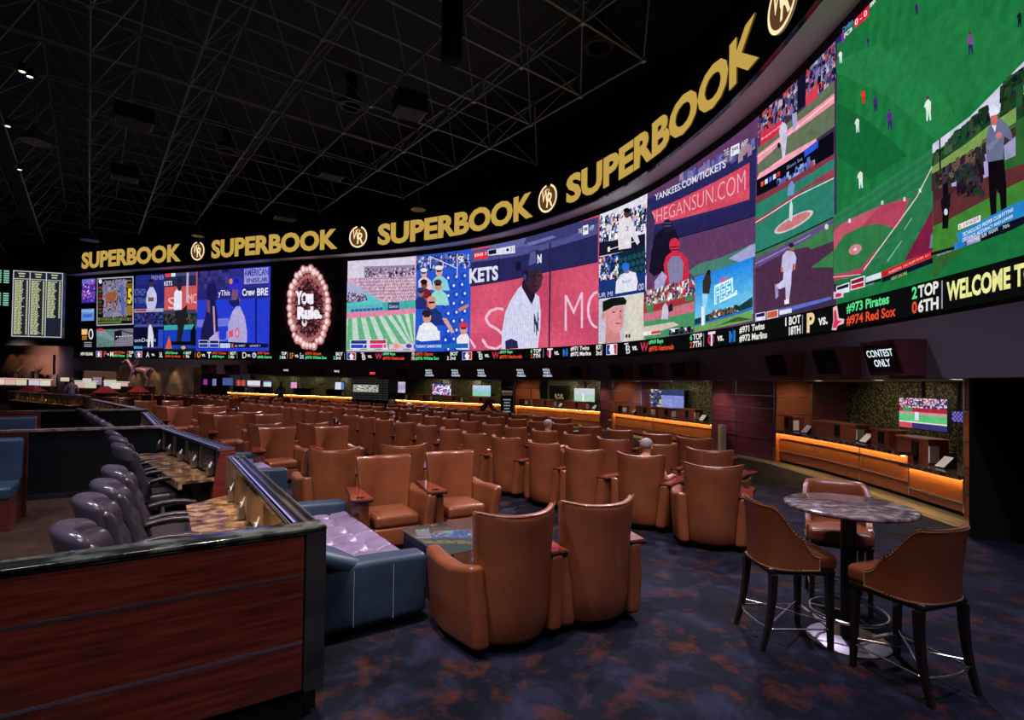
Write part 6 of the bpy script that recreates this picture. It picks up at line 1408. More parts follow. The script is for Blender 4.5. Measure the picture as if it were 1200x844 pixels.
ST.location = (2.22, 4.27, 0); ST.rotation_euler.z = math.atan2(-1.0, .02); ST['label'] = 'tan leather bar stool left of the round bar table, turned right'; ST['group'] = 'bar stools round the bar table'
dup(ST, (2.77, 3.70, 0), math.atan2(.33, .94), 'tan leather bar stool nearest to us, right of the bar table')
dup(ST, (3.04, 4.93, 0), math.atan2(.42, -.90), 'tan leather bar stool behind the bar table, facing us')
# ================================================================== BETTING BAYS: furniture on and behind the counters
def lowT(s, off): p, d, nn = LOW.at(s, off); return plane_T(Vector((p.x, p.y, g(p.x))), d), p
def mean_s(px0, px1, y, off): a = LOW.hit(px0, y, off=off)[0]; c = LOW.hit(px1, y, off=off)[0]; return a, c
HUT = mat('dark_cherry_hutch', (.16, .04, .025), .3, noise_s=(3, (1, 1, 8)), noise_c=[(.3, (.10, .02, .014)), (.7, (.20, .05, .03))], coat=.3)
def hutch(px0, px1, ytop, label, zc=.84, screen=True, paper=True):
    off = -.45; a, c = mean_s(px0, px1, ytop, off); zt = LOW.hit(px0, ytop, off=off)[1]; zt = max(zc+.2, min(zc+.42, zt)); T, p = lowT((a+c)/2, off)
    O = Vector((p.x, p.y, g(p.x))); T.translation = Vector((0, 0, 0)); w = abs(c-a); h = zt-zc
    t = thing('terminal_hutch', label, 'cabinet', (O.x, O.y, O.z+zc))
    b = MB(); b.box((0, 0, h/2), (w, .34, h), T=T); b.build('wood_box', HUT, t)
    b = MB(); b.box((0, 0, h+.012), (w+.04, .40, .024), T=T); b.build('wood_top', WOODC, t)
    if screen:
        b = MB(); b.box((w*.12, -.185, h*.52), (min(.16, w*.25), .04, h*.75), T=T); b.build('terminal', BLKG, t)
    if paper:
        b = MB(); b.box((w/2+.03, -.10, h*.42), (.03, .16, h*.7), T=T); b.build('paper_rack', WHT, t)
    return t
def slip_stand(px, y, label, zc=.84):
    s_, z_ = LOW.hit(px, y, off=-.28); T, p = lowT(s_, -.28); T.translation = Vector((0, 0, 0))
    t = thing('slip_stand', label, 'stand', (p.x, p.y, g(p.x)+zc))
    b = MB(); b.add([T @ Vector(q) for q in [(-.13, -.10, .0), (.13, -.10, .0), (.13, .08, .20), (-.13, .08, .20), (-.13, .10, 0), (.13, .10, 0)]], [(0, 1, 2, 3), (3, 2, 5, 4), (0, 3, 4), (1, 5, 2), (0, 4, 5, 1)]); b.build('stand', BLKG, t)
    b = MB(); b.add([T @ Vector(q) for q in [(-.11, -.102, .02), (.11, -.102, .02), (.11, .060, .195), (-.11, .060, .195)]], [(0, 1, 2, 3)]); b.build('sheet', WHT, t)
hutch(957, 1012, 493, 'long cherry hutch in the middle of the nearest betting counter'); hutch(1030, 1052, 503, 'short cherry hutch on the raised counter end, left of the lowered part', paper=False)
hutch(1062, 1100, 508, 'large cherry hutch on the lowered counter end', zc=.66); hutch(914, 936, 487, 'small cherry hutch at the left end of the nearest counter')
slip_stand(1016, 512, 'white sheet stand right of the long cherry hutch'); slip_stand(1108, 546, 'white sheet stand on the lowered counter end', zc=.66); slip_stand(946, 503, 'pale sheet stand between the two left hutches')
for a, c, y, l in [(724, 734, 475, 'dark hutch at the left end of the middle betting counter'), (749, 768, 476, 'second hutch on the middle betting counter'), (776, 792, 478, 'third hutch on the middle betting counter'), (797, 819, 479, 'fourth hutch, right of the middle betting counter')]: hutch(a, c, y, l)
slip_stand(744, 483, 'sheet stand between the first two hutches of the middle counter'); slip_stand(824, 489, 'sheet stand at the right end of the middle counter')
for a, c, y, l in [(605, 619, 467, 'hutch at the left end of the counter left of the maroon column'), (627, 652, 468, 'long hutch on the counter left of the maroon column'), (662, 690, 470, 'right hutch on the counter left of the maroon column')]: hutch(a, c, y, l)
slip_stand(657, 475, 'sheet stand between the two long hutches'); slip_stand(697, 477, 'sheet stand just left of the maroon column')
for a, c, y, l in [(466, 477, 461, 'far hutch just right of the odds board kiosk'), (488, 506, 462.5, 'far hutch left of the colourful far television'), (521, 542, 463.5, 'far long hutch between the two far televisions'), (551, 575, 465, 'far hutch behind the standing clerk')]: hutch(a, c, y, l)
for a, c, y, l in [(275, 289, 454, 'farthest hutch at the left end of the last counter'), (300, 318, 454.5, 'farthest hutch left of the person in purple'), (346, 366, 456, 'farthest hutch right of the person in purple'), (384, 402, 458, 'farthest hutch left of the odds board kiosk')]: hutch(a, c, y, l)
def flat_pic(t, P, nx_, ny_, fn, name='picture'):
    b = MB()
    for i in range(nx_):
        for j in range(ny_):
            b.col = lin(fn((i+.5)/nx_, (j+.5)/ny_))
            b.add([P(i/nx_, j/ny_), P((i+1)/nx_, j/ny_), P((i+1)/nx_, (j+1)/ny_), P(i/nx_, (j+1)/ny_)], [(0, 1, 2, 3)])
    return b.build(name, SCR, t, colattr=True)
def tv(c0, c1, off, label, fn, nx_=30, ny_=18, name='television', cat='television', hang=True, path=LOW):
    (x0, y0), (x1, y1) = c0, c1
    a, z1 = path.hit(x0, y0, off=off); c, _ = path.hit(x1, (y0+y1)/2, off=off); _, z0 = path.hit(x0, y1, off=off)
    p0 = path.at(a, off)[0]; p1 = path.at(c, off)[0]; d = (p1-p0); w = d.length; T = plane_T(Vector((0, 0, 0)), d); h = z1-z0
    t = thing(name, label, cat, ((p0.x+p1.x)/2, (p0.y+p1.y)/2, z0))
    b = MB(); b.box((0, .03, h/2), (w+.04, .06, h+.04), T=T); b.build('case', BLACK, t)
    if hang and z1 < ZS-.05:
        b = MB(); b.box((0, .03, (h+ZS+.1-z0)/2+.0), (.06, .04, ZS+.1-z0-h), T=T); b.build('ceiling_bracket', BLACK, t)
    flat_pic(t, lambda u, v: T @ Vector((-w/2+w*u, -.004, h*v)), nx_, ny_, fn); return t
R9 = random.Random(5)
def pic_ball(u, v):
    if v > .66: return R9.choice([(220, 215, 230), (190, 60, 80), (60, 60, 120), (150, 170, 200), (40, 40, 60), (230, 180, 190)])
    if v > .55: return (170, 40, 55) if not .1 < u < .3 else (60, 150, 90)
    if .35 < u < .45 and .28 < v < .8: return (225, 225, 245)
    if v > .45: return (205, 140, 155)
    if v > .18: return (90, 195, 120) if v > .22 else (225, 215, 210)
    return (60, 50, 110) if u > .3 else (200, 80, 90)
tv((1054, 466), (1110, 500), -1.0, 'large television showing a ball game in the nearest betting bay', pic_ball, 34, 22)
tv((1116, 482), (1129, 494), -1.6, 'small television at the right end of the nearest betting bay', lambda u, v: (120, 110, 190) if (int(u*6)+int(v*5)) % 2 else (60, 50, 120), 6, 5)
tv((673, 455), (697, 470), -1.2, 'television with a pale green picture left of the maroon column', lambda u, v: mixc((150, 205, 175), (210, 205, 215), v*.9+.1) if abs(u-.45) > .04 or v > .6 else (235, 235, 235), 20, 12)
tv((507, 450), (528.5, 462.5), -1.2, 'television with a busy white and blue crowd picture', lambda u, v: R9.choice([(230, 225, 245), (110, 90, 180), (200, 120, 160), (240, 240, 250), (60, 60, 140)]), 14, 9)
tv((554, 451.5), (575, 464), -1.2, 'television with a pale sea green picture behind the clerk', lambda u, v: mixc((120, 190, 200), (190, 205, 230), v) if v > .25 else (140, 200, 160), 12, 8)
tv((463.5, 447.5), (475, 460), -.6, 'pale pink and blue screen right of the odds board kiosk', lambda u, v: mixc((150, 150, 205), (215, 190, 205), abs(v-.5)*2), 8, 8)
tv((290, 446), (305, 453), -.8, 'white screen in the farthest bay', lambda u, v: (220, 215, 230) if v > .2 else (150, 150, 180), 8, 4)
tv((277, 445.5), (288, 452), -.8, 'orange red screen in the farthest bay', lambda u, v: (215, 90, 70) if (int(u*5)) % 2 else (150, 60, 60), 6, 4)
tv((309, 446), (318, 453), -.8, 'pale cyan screen in the farthest bay', lambda u, v: (190, 215, 225) if v < .8 else (80, 90, 140), 6, 4)
tv((261, 443), (273, 451.5), .05, 'dim blue screen at the left end of the farthest bay', lambda u, v: (70, 85, 140), 3, 3, hang=False)
tv((238.5, 444.5), (243, 451), .05, 'small magenta lit screen left of the farthest bay', lambda u, v: (150, 50, 150), 2, 2, hang=False)
tv((249, 444), (253.5, 452), .05, 'small lilac lit screen left of the farthest bay', lambda u, v: (130, 110, 190), 2, 2, hang=False)
tv((393, 448), (403, 457), -.8, 'white and blue screen left of the odds board kiosk', lambda u, v: (215, 220, 240) if u < .6 else (100, 120, 190), 6, 4)
tv((341, 448), (348, 455), -.8, 'pink screen right of the person in purple', lambda u, v: (220, 150, 200), 2, 2)
# back-room window behind the middle counter, screen reflections painted as glowing cells
tv((739, 455.5), (801.5, 474), -1.9, 'back room window with painted screen reflections behind the middle betting counter', lambda u, v: (R9.choice([(215, 205, 225), (220, 170, 180), (60, 70, 120), (35, 35, 60), (230, 200, 170)]) if u < .3 else (R9.choice([(40, 50, 90), (70, 80, 140), (30, 35, 60), (200, 180, 110), (90, 95, 130)]) if u < .62 else (R9.choice([(130, 135, 205), (120, 140, 200), (150, 150, 215)]) if v < .65 else (45, 60, 100)))), 26, 12, name='back_room_window', cat='monitors', hang=False)
tv((620, 456), (621.8, 468), -1.0, 'narrow white lit panel left of the bay beside the tall sign', lambda u, v: (215, 220, 245), 1, 4, hang=False)
tv((644, 452), (664, 467), -2.05, 'black doorway screen in the bay left of the maroon column', lambda u, v: (6, 9, 9) if v > .35 or not .3 < u < .8 else R9.choice([(60, 50, 40), (150, 130, 90), (20, 22, 22)]), 12, 8, hang=False, name='dark_opening', cat='doorway')
# odds board kiosk
a, c = S_[416], S_[463]; T, p = lowT((a+c)/2, .5); w = (c-a)*.97; T.translation = Vector((0, 0, 0))
t = thing('odds_board_kiosk', 'black kiosk with a grid of small odds screens and one bright board', 'kiosk', (p.x, p.y, g(p.x)))
b = MB(); b.box((0, .4, 1.06), (w, .8, 2.12), T=T); b.build('body', BLACK, t)
b = MB()
for r_ in range(9):
    for q in range(7):
        if 2 <= r_ <= 5 and q < 5: continue
        b.box((-w/2+w*(q+.5)/7, -.01, 2.0-r_*.155), (w/7*.86, .02, .10), T=T)
b.build('small_screens', SCRD, t) if 'SCRD' in globals() else b.build('small_screens', mat('dim_screen', (.05, .05, .055), .3, emit=(.02, .02, .022), es=1.0), t)
flat_pic(t, lambda u, v: T @ Vector((-w*.46+w*.70*u, -.02, 1.20+.50*v)), 24, 8, lambda u, v: R9.choice([(190, 190, 180), (120, 120, 120), (60, 60, 60), (210, 205, 190)]) if .08 < v < .92 and .03 < u < .97 else (150, 150, 145), 'bright_board')
# exit sign
s_, z_ = LED.hit(438, 440); p, d, nn = LED.at(s_, .06); t = thing('exit_sign', 'small red lit EXIT sign above the odds board kiosk', 'sign', (p.x, p.y, 2.32+g(p.x)))
T = plane_T(Vector((0, 0, 0)), d); b = MB(); b.box((0, 0, .07), (.42, .06, .17), T=T); b.build('case', BLACK, t)
b = MB(); tv_, tf, asp = text_mesh('EXIT', .03); b.add([T @ Vector((-.17+.34*x, -.034, .015+.115*y)) for x, y in tv_], tf); b.build('lettering', emis('exit_red', (1, .05, .08), 2.0), t)
# tall black sign
pA = at(594, 489, 0); pA = atY(594, 480, 27.0); t = thing('floor_sign', 'tall black standing sign with grey lines before the dark column', 'sign', (pA.x, pA.y, 0))
b = MB(); b.box((0, 0, .88), (.62, .30, 1.66)); b.build('panel', BLACK, t)
b = MB(); b.box((.33, 0, .88), (.05, .34, 1.76)); b.build('edge_post', BRS, t)
b = MB()
for i, wz in enumerate([.40, .30, .36, .28, .38]):
    for q in range(4): b.box((-wz/2+wz*(q+.5)/4, -.152, 1.15-i*.15), (wz/4*.8, .006, .06))
b.build('lettering', mat('grey_letters', (.35, .38, .42), .5, emit=(.25, .28, .32), es=1), t)
flat_pic(t, lambda u, v: Vector((-.27+.54*u, -.153, 1.36+.25*v)), 6, 3, lambda u, v: (120, 90, 80) if v > .5 else (60, 50, 50))
# stanchion / bin near the maroon panel
p = at(846, 531, 0)
t = thing('turnstile_post', 'chrome edged low gate post before the wide maroon panel', 'gate', (p.x, p.y, 0))
b = MB(); b.box((0, 0, .42), (.14, .5, .84), -.2); b.build('post', mat('brushed_post', (.30, .28, .32), .35, .6), t)
b = MB(); b.tube([(.08, 0, .80), (.55, .25, .80), (.55, .25, .0)], .02, 8); b.tube([(.08, 0, .45), (.55, .25, .45)], .012, 8); b.build('rail', CHR, t, smooth=40)

# ================================================================== PEOPLE
def skinned(name, joints, bones, root, mats_rule, mats_, parent, sub=1, bone_r=None):
    """joints: name->(x,y,z,r) ; one continuous skinned surface"""
    ks = list(joints); me = bpy.data.meshes.new(name); me.from_pydata([joints[k][:3] for k in ks], [(ks.index(a), ks.index(b_)) for a, b_ in bones], [])
    o = bpy.data.objects.new(name, me); C.objects.link(o)
    sk = o.modifiers.new('s', 'SKIN'); sk.use_smooth_shade = True
    me.skin_vertices or me.attributes
    lay = me.skin_vertices[0].data if len(me.skin_vertices) else None
    for i, k in enumerate(ks):
        r = joints[k][3]; r = r if isinstance(r, tuple) else (r, r); lay[i].radius = r; lay[i].use_root = (k == root)
    ss = o.modifiers.new('u', 'SUBSURF'); ss.levels = sub; ss.render_levels = sub
    bpy.context.view_layer.update(); dg = bpy.context.evaluated_depsgraph_get()
    m2 = bpy.data.meshes.new_from_object(o.evaluated_get(dg)); bpy.data.objects.remove(o); m2.name = name
    m2.materials.clear()
    for m in mats_: m2.materials.append(m)
    for p_ in m2.polygons: p_.material_index = mats_rule(p_.center); p_.use_smooth = True
    ob = bpy.data.objects.new(name, m2); C.objects.link(ob); ob.parent = parent; return ob
def person(label, loc, rz, pose, shirt, pants, hair, skin=None, cap=None, bald=False, lean=0.0, sleeves='short'):
    skin = skin or SKIN; t = thing('person', label, 'person', loc, rz)
    J = {}
    if pose == 'sit':
        J.update(pel=(0, -.10, .50, .13), wai=(0, -.15, .64, .125), che=(0, -.20, .80, (.155, .12)), up=(0, -.21, .92, (.14, .10)), nec=(0, -.19, 1.00, .055), chin=(0, -.165, 1.055, .062), hea=(0, -.175, 1.13, (.078, .092)), top=(0, -.18, 1.19, (.060, .07)))
        for s_, k in ((-1, 'l'), (1, 'r')):
            J.update({k+'hip': (s_*.10, -.06, .50, .09), k+'kne': (s_*.13, .33, .52, .062), k+'ank': (s_*.13, .36, .12, .042), k+'toe': (s_*.14, .50, .05, .038),
                      k+'sho': (s_*.18, -.20, .90, .062), k+'elb': (s_*.27, -.12, .68, .045), k+'wri': (s_*.27, .12, .70, .030), k+'pal': (s_*.265, .19, .70, (.036, .018))})
    else:
        L_ = lean
        def ln(y, z): dz = z-.95; return (y+dz*math.sin(L_), .95+dz*math.cos(L_))
        def P_(x, y, z, r): y2, z2 = ln(y, z); return (x, y2, z2, r)
        J.update(pel=(0, 0, .95, .13), wai=P_(0, 0, 1.10, .12), che=P_(0, 0, 1.27, (.155, .115)), up=P_(0, 0, 1.40, (.14, .10)), nec=P_(0, 0, 1.49, .055), chin=P_(0, .03, 1.55, .062), hea=P_(0, .02, 1.63, (.078, .092)), top=P_(0, .01, 1.69, (.06, .07)))
        for s_, k in ((-1, 'l'), (1, 'r')):
            J.update({k+'hip': (s_*.10, 0, .90, .09), k+'kne': (s_*.11, .02, .50, .06), k+'ank': (s_*.11, 0, .10, .042), k+'toe': (s_*.12, .14, .04, .038), k+'sho': P_(s_*.18, 0, 1.38, .06)})
            e = J[k+'sho']; J[k+'elb'] = (s_*.25, e[1]-.02+lean*.15, e[2]-.28, .045); e2 = J[k+'elb']; J[k+'wri'] = (s_*.22, e2[1]+.18, e2[2]-.12, .03); J[k+'pal'] = (s_*.21, e2[1]+.24, e2[2]-.14, (.036, .018))
    B_ = [('pel', 'wai'), ('wai', 'che'), ('che', 'up'), ('up', 'nec'), ('nec', 'chin'), ('chin', 'hea'), ('hea', 'top')]
    for s_, k in ((-1, 'l'), (1, 'r')):
        B_ += [('pel', k+'hip'), (k+'hip', k+'kne'), (k+'kne', k+'ank'), (k+'ank', k+'toe'), ('up', k+'sho'), (k+'sho', k+'elb'), (k+'elb', k+'wri'), (k+'wri', k+'pal')]
        w = J[k+'pal']
        for q, (dx, dl) in enumerate([(-.027, .062), (-.009, .075), (.009, .072), (.027, .058)]):
            n1, n2 = f'{k}f{q}a', f'{k}f{q}b'; J[n1] = (w[0]+dx, w[1]+.045, w[2]-.004, .009); J[n2] = (w[0]+dx*1.1, w[1]+dl+.02, w[2]-.028, .008); B_ += [(k+'pal', n1), (n1, n2)]
        J[k+'tha'] = (w[0]-s_*.045, w[1]+.01, w[2]-.006, .011); J[k+'thb'] = (w[0]-s_*.058, w[1]+.045, w[2]-.014, .009); B_ += [(k+'pal', k+'tha'), (k+'tha', k+'thb')]
    seg = [(a, b_) for a, b_ in B_]
    def rule(c):
        best = None
        for a, b_ in seg:
            A = Vector(J[a][:3]); D_ = Vector(J[b_][:3])-A; u = max(0, min(1, (c-A).dot(D_)/max(1e-9, D_.length_squared))); ds = (c-A-D_*u).length
            if best is None or ds < best[0]: best = (ds, a, b_, u)
        _, a, b_, u = best
        if a in ('nec', 'chin', 'hea'): return 0
        if 'hip' in a or 'hip' in b_ or 'kne' in a: return 2 if 'ank' not in a else 3
        if 'ank' in a: return 3
        if 'elb' in a: return 0 if sleeves == 'short' else (1 if u < .9 else 0)
        if 'wri' in a or 'pal' in a or 'f' == a[1:2] or 'th' in a: return 0
        if 'sho' in a: return 1
        return 1
    skinned('body', J, B_, 'pel', rule, [skin, shirt, pants, BLACK], t, sub=2)
    h = J['hea']; hc = Vector(h[:3])
    b = MB()
    # face: nose, ears, mouth, eyes
    b.rbox((h[0], h[1]+.092, h[2]-.005), (.022, .026, .045), .009, (1, 1, 1), k=2)
    for s_ in (-1, 1): b.rbox((h[0]+s_*.082, h[1]-.005, h[2]-.005), (.016, .034, .058), .007, (1, 1, 1), k=2)
    b.build('nose_and_ears', skin, t, smooth=60)
    b = MB()
    for s_ in (-1, 1): b.lathe([(.001, -.006), (.008, -.004), (.008, .004), (.001, .006)], 10, (h[0]+s_*.030, h[1]+.083, h[2]+.018))
    b.box((h[0], h[1]+.083, h[2]-.048), (.042, .008, .006)); b.build('eyes_and_mouth', BLACK, t)
    if not bald:
        vs = []; fs = []; n, m = 18, 8
        for i in range(m+1):
            a = i/m*PI*.62
            for k in range(n):
                th = 2*PI*k/n; fr = max(0, math.sin(th)); a2 = a*(1-.42*fr)
                vs.append((h[0]+.089*math.sin(a2)*math.cos(th), h[1]-.008+.104*math.sin(a2)*math.sin(th), h[2]+.035+.085*math.cos(a2)))
        for i in range(m):
            for k in range(n): fs.append((i*n+k, i*n+(k+1) % n, (i+1)*n+(k+1) % n, (i+1)*n+k))
        b = MB(); b.add(vs, fs); b.build('cap' if cap else 'hair', cap or hair, t, smooth=80)
        if cap: b = MB(); b.rbox((h[0], h[1]+.13, h[2]+.06), (.13, .11, .012), .005, (2, 2, 1), k=2); b.build('cap_peak', cap, t)
    return t
HG = mat('grey_hair', (.22, .21, .21), .7); HBK = mat('black_hair', (.01, .01, .012), .5)
def cloth(n, c, **k): return mat(n, c, .8, **k)
PINK = cloth('pink_shirt', (.72, .36, .33)); DKS = cloth('charcoal_shirt', (.06, .07, .085)); JEAN = cloth('dark_trousers', (.02, .025, .04)); BLS = cloth('pale_blue_shirt', (.35, .42, .62)); ORS = cloth('orange_shirt', (.6, .25, .10)); WST = cloth('burgundy_waistcoat', (.10, .02, .04)); PUR = cloth('purple_shirt', (.20, .14, .34)); WHC = cloth('white_cap_cloth', (.6, .62, .7))
def plaid():
    m = mat('plaid_cotton', (.5, .5, .6), .8); nt = m.node_tree; b = nt.nodes['Principled BSDF']; tc = nt.nodes.new('ShaderNodeTexCoord')
    w1 = nt.nodes.new('ShaderNodeTexChecker'); w1.inputs['Scale'].default_value = 22; w1.inputs['Color1'].default_value = (.55, .5, .6, 1); w1.inputs['Color2'].default_value = (.14, .15, .38, 1)
    nt.links.new(tc.outputs['Object'], w1.inputs['Vector']); nt.links.new(w1.outputs[0], b.inputs['Base Color']); return m
def seat_at(key, label, dx=0.0, dy=0.0, **kw):
    o = TH[key]; rz = o.rotation_euler.z; f = Vector((-math.sin(rz), math.cos(rz), 0)); r = Vector((f.y, -f.x, 0)); p = o.location+f*(.02+dy)+r*dx
    return person(label, (p.x, p.y, p.z), rz, 'sit', **kw)
seat_at((0, 1), 'person with cropped grey hair and pink shirt seated in a front row chair', dx=.03, dy=.06, shirt=PINK, pants=JEAN, hair=HG)
seat_at((1, 4), 'person with grey hair and dark shirt seated in the second row', dx=-.05, dy=.06, shirt=DKS, pants=JEAN, hair=HG)
seat_at((0, 9), 'person with black hair seated in the front row near the side table', dx=.06, dy=.05, shirt=DKS, pants=JEAN, hair=HBK)
seat_at((2, 12), 'person in pale cap and blue shirt seated far back in the third row', shirt=BLS, pants=JEAN, hair=HG, cap=WHC)
seat_at((2, 11), 'person in orange shirt seated beside the one in the pale cap', shirt=ORS, pants=JEAN, hair=HG)
seat_at((3, 5), 'bald person seated in the fourth row before the clerk', shirt=PINK, pants=JEAN, hair=HG, bald=True)
person('person in burgundy waistcoat and dark cap bending over a cart by the counter', (-1.2, 21.6, 0), -1.35, 'stand', WST, JEAN, HBK, cap=cloth('dark_cap', (.02, .02, .05)), lean=.75, sleeves='long')
p = atY(329, 455, 33.2); person('person in purple shirt standing at the farthest counter', (p.x, p.y, g(p.x)), 0.1, 'stand', PUR, JEAN, HG, sleeves='long')
p = atY(84, 455, 25.5); person('person in plaid shirt walking behind the rails at far left', (p.x, p.y, g(p.x)), .6, 'stand', plaid(), JEAN, HG, sleeves='long')
t = thing('service_cart', 'low dark cart with papers in front of the bending clerk', 'cart', (-.55, 21.7, 0))
b = MB(); b.rbox((0, 0, .78), (.8, .45, .04), .015, (1, 1, 1), k=2); b.rbox((0, 0, .35), (.8, .45, .04), .015, (1, 1, 1), k=2); b.build('tray', BLACK, t)
for sx_ in (-1, 1):
    for sy in (-1, 1): b = MB(); b.tube([(sx_*.36, sy*.18, .0), (sx_*.36, sy*.18, .8)], .015, 6); b.build('leg', CHR, t)
b = MB(); b.box((.1, 0, .81), (.22, .3, .02)); b.build('papers', WHT, t)

# ================================================================== FAR LEFT
# end return of the video wall, mural wall, back hall
WALLB = mat('brown_hall_wall', (.16, .09, .075), .7); WALLV = mat('pillar_plaster', (.30, .21, .34), .6)
def vbox(px0, px1, y0, y1, Y, depth, m, name, struct_=True, label=None, cat=None):
    a = atY(px0, (y0+y1)/2, Y); c = atY(px1, (y0+y1)/2, Y); z1 = atY((px0+px1)/2, y0, Y).z; z0 = atY((px0+px1)/2, y1, Y).z
    b = MB(); b.box(((a.x+c.x)/2, Y+depth/2, (z0+z1)/2), (c.x-a.x, depth, z1-z0)); o = b.build(name, m)
    if struct_: o['kind'] = 'structure'
    else: tag(o, label, cat)
    return o
MA, MB2 = atY(142, 450, 34.2), atY(227, 450, 32.2); mT = plane_T(Vector((MA.x, MA.y, 0)), Vector((MB2.x-MA.x, MB2.y-MA.y, 0))); mL = math.hypot(MB2.x-MA.x, MB2.y-MA.y)
b = MB(); b.box((mL/2, .25, 1.35), (mL, .5, 2.7), T=mT); b.box((-.15, .2, 1.4), (.3, .6, 2.85), T=mT); struct(b.build('wall_mural', mat('bronze_mural_stone', (.20, .14, .10), .35, noise_s=1.6, noise_c=[(.3, (.04, .03, .035)), (.5, (.14, .09, .06)), (.7, (.26, .17, .10))]), smooth=30))
for u_ in (.2, .48, .75):
    p = mT @ Vector((mL*u_, -.7, 3.0)); q = mT @ Vector((mL*u_, 0, 1.7)); lamp('mural_light', 'SPOT', tuple(p), 75, (1, .72, .45), aim=tuple(q), size=.06, spot=.9, blend=.7)
b = MB(); ribbon(b, LOW, LOW.hit(226, 460)[0], LOW.hit(265, 460)[0], 0, ZS, -.1, .2); struct(b.build('wall_far_bay', MAR, smooth=30))
b = MB(); ribbon(b, LOW, LOW.hit(133, 460)[0]-1.5, LOW.hit(265, 460)[0], 2.1, 3.4, -.4, .2); struct(b.build('wall_above_mural', DKW, smooth=30))
vbox(-60, 69, 402, 470, 41, .3, WALLB, 'wall_left_hall'); vbox(68, 86, 403, 462, 38.6, .6, WALLV, 'wall_pillar')
vbox(86, 150, 420, 462, 43, .3, mat('hall_back_wall', (.10, .06, .045), .7), 'wall_far_hall')
vbox(-60, 62, 415, 439, 40.8, .1, mat('niche_panel', (.16, .08, .06), .6), 'wall_niche'); vbox(-60, 66, 438.5, 455, 39.5, .3, mat('planter_ledge', (.09, .06, .055), .6), 'wall_ledge')
vbox(-140, 94, 309, 404, 37.9, .3, DKW, 'wall_left_upper')
vbox(-400, -60, 200, 470, 30, .3, DKW, 'wall_left_side')
p = atY(77, 440, 37.5); lamp('pillar_wash', 'SPOT', (p.x+.5, p.y-3, 1.2), 32, (.80, .55, 1.0), aim=(p.x, p.y+1.3, 2.8), size=.2, spot=.9, blend=.9)
for px in (8, 19, 30, 45):
    q = atY(px, 402, 40.3); lamp('hall_downlight', 'SPOT', (q.x, q.y-.2, q.z+.1), 60, (1, .6, .3), aim=(q.x, q.y+.45, q.z-2.0), size=.05, spot=.8, blend=.7)
p = atY(25, 430, 36); lamp('hall_fill_light', 'SPOT', (p.x-2.5, p.y+.3, 3.6), 1300, (1, .62, .5), aim=(p.x-1.2, p.y+5, 2.8), size=.3, spot=1.45, blend=.9)  # unseen fill spot added to lift the brown hall wall
for px, l in ((11, 'left dark planter with spiky plant on the far ledge'), (36, 'right dark planter with spiky plant on the far ledge')):
    p = atY(px, 448, 38.9); t = thing('planter', l, 'plant', (p.x, p.y, p.z))
    b = MB(); b.lathe([(.2, g(p.x)-p.z), (.22, -.3), (.30, .75), (.30, .80), (.001, .80)], 14); b.build('pot', BLACK, t)
    b = MB()
    for k in range(16): a = rnd.random()*2*PI; L2 = rnd.uniform(.4, .8); b.tube([(.5, 0, .6), (.5+.25*math.cos(a), .25*math.sin(a), .6+L2*.6), (.5+.5*math.cos(a), .5*math.sin(a), .6+L2)], .025, 4, r2=.004)
    b.lathe([(.12, .0), (.2, .62), (.001, .62)], 10, (.5, 0, 0)); b.build('leaves', mat('dark_leaf_'+str(px), (.015, .025, .015), .6), t)
# odds boards
def oddsboard(corn, label, cols, green=False):
    (x0, yt0, yb0), (x1, yt1, yb1), Y0, Y1 = corn
    A = atY(x0, yb0, Y0); B = atY(x1, yb1, Y1); A2 = atY(x0, yt0, Y0); z0 = (A.z+B.z)/2; z1 = (A2.z+atY(x1, yt1, Y1).z)/2
    d = Vector((B.x-A.x, B.y-A.y, 0)); w = d.length; h = z1-z0; T = plane_T(Vector((0, 0, 0)), d)
    t = thing('odds_display', label, 'display board', (A.x, A.y, z0))
    b = MB(); b.box((w/2, .15, h/2), (w+.1, .3, h+.1), T=T); b.build('case', mat('board_case', (.012, .016, .026), .4, emit=(.012, .016, .030), es=1.0), t)
    b = MB()
    def ln(xa, za, xb, zb): b.add([T @ Vector(q) for q in [(xa, -.01, za), (xb, -.01, za), (xb, -.01, zb), (xa, -.01, zb)]], [(0, 1, 2, 3)])
    for i in range(cols+1): x = w*i/cols; ln(x-.025, 0, x+.025, h)
    ln(0, 0, w, .05); ln(0, h-.05, w, h)
    if not green: ln(0, h-.55, w, h-.51)
    b.build('frame_lines', emis('board_lines_'+str(cols), (.6, .6, .66), .9), t)
    b = MB(); rr = random.Random(3)
    for i in range(cols):
        xa = w*i/cols+.08; cw = w/cols-.16
        for (hx, hw, hz) in ((.25, .5, h-.22), (.3, .4, h-.40)): ln(xa+cw*hx, hz, xa+cw*(hx+hw), hz+.08)
        n = 44 if i < cols-1 else 30
        for k in range(n):
            z = h-.62-k*(h-.75)/44; L2 = cw*(rr.uniform(.50, .62) if k % 7 else rr.uniform(.6, .75)); q = xa
            while q < xa+L2: e = min(xa+L2, q+rr.uniform(.10, .25)); ln(q, z-.055, e, z); q = e+.03
            ln(xa+cw*.86, z-.055, xa+cw*.98, z)
    b.build('odds_lines', emis('odds_text_'+str(cols), (.62, .66, .36) if not green else (.25, .6, .42), .9), t)
oddsboard(((14, 314, 391.5), (71.5, 323, 398.5), 35.2, 35.9), 'three column odds display board with white frame lines left of the video wall', 3)
A = atY(-40, 390, 34.5); B = atY(12, 391, 35.15); z0 = B.z; t = thing('odds_display', 'dark display board with green figures at the left edge', 'display board', (A.x, A.y, z0)); d = Vector((B.x-A.x, B.y-A.y, 0)); w = d.length; T = plane_T(Vector((0, 0, 0)), d)
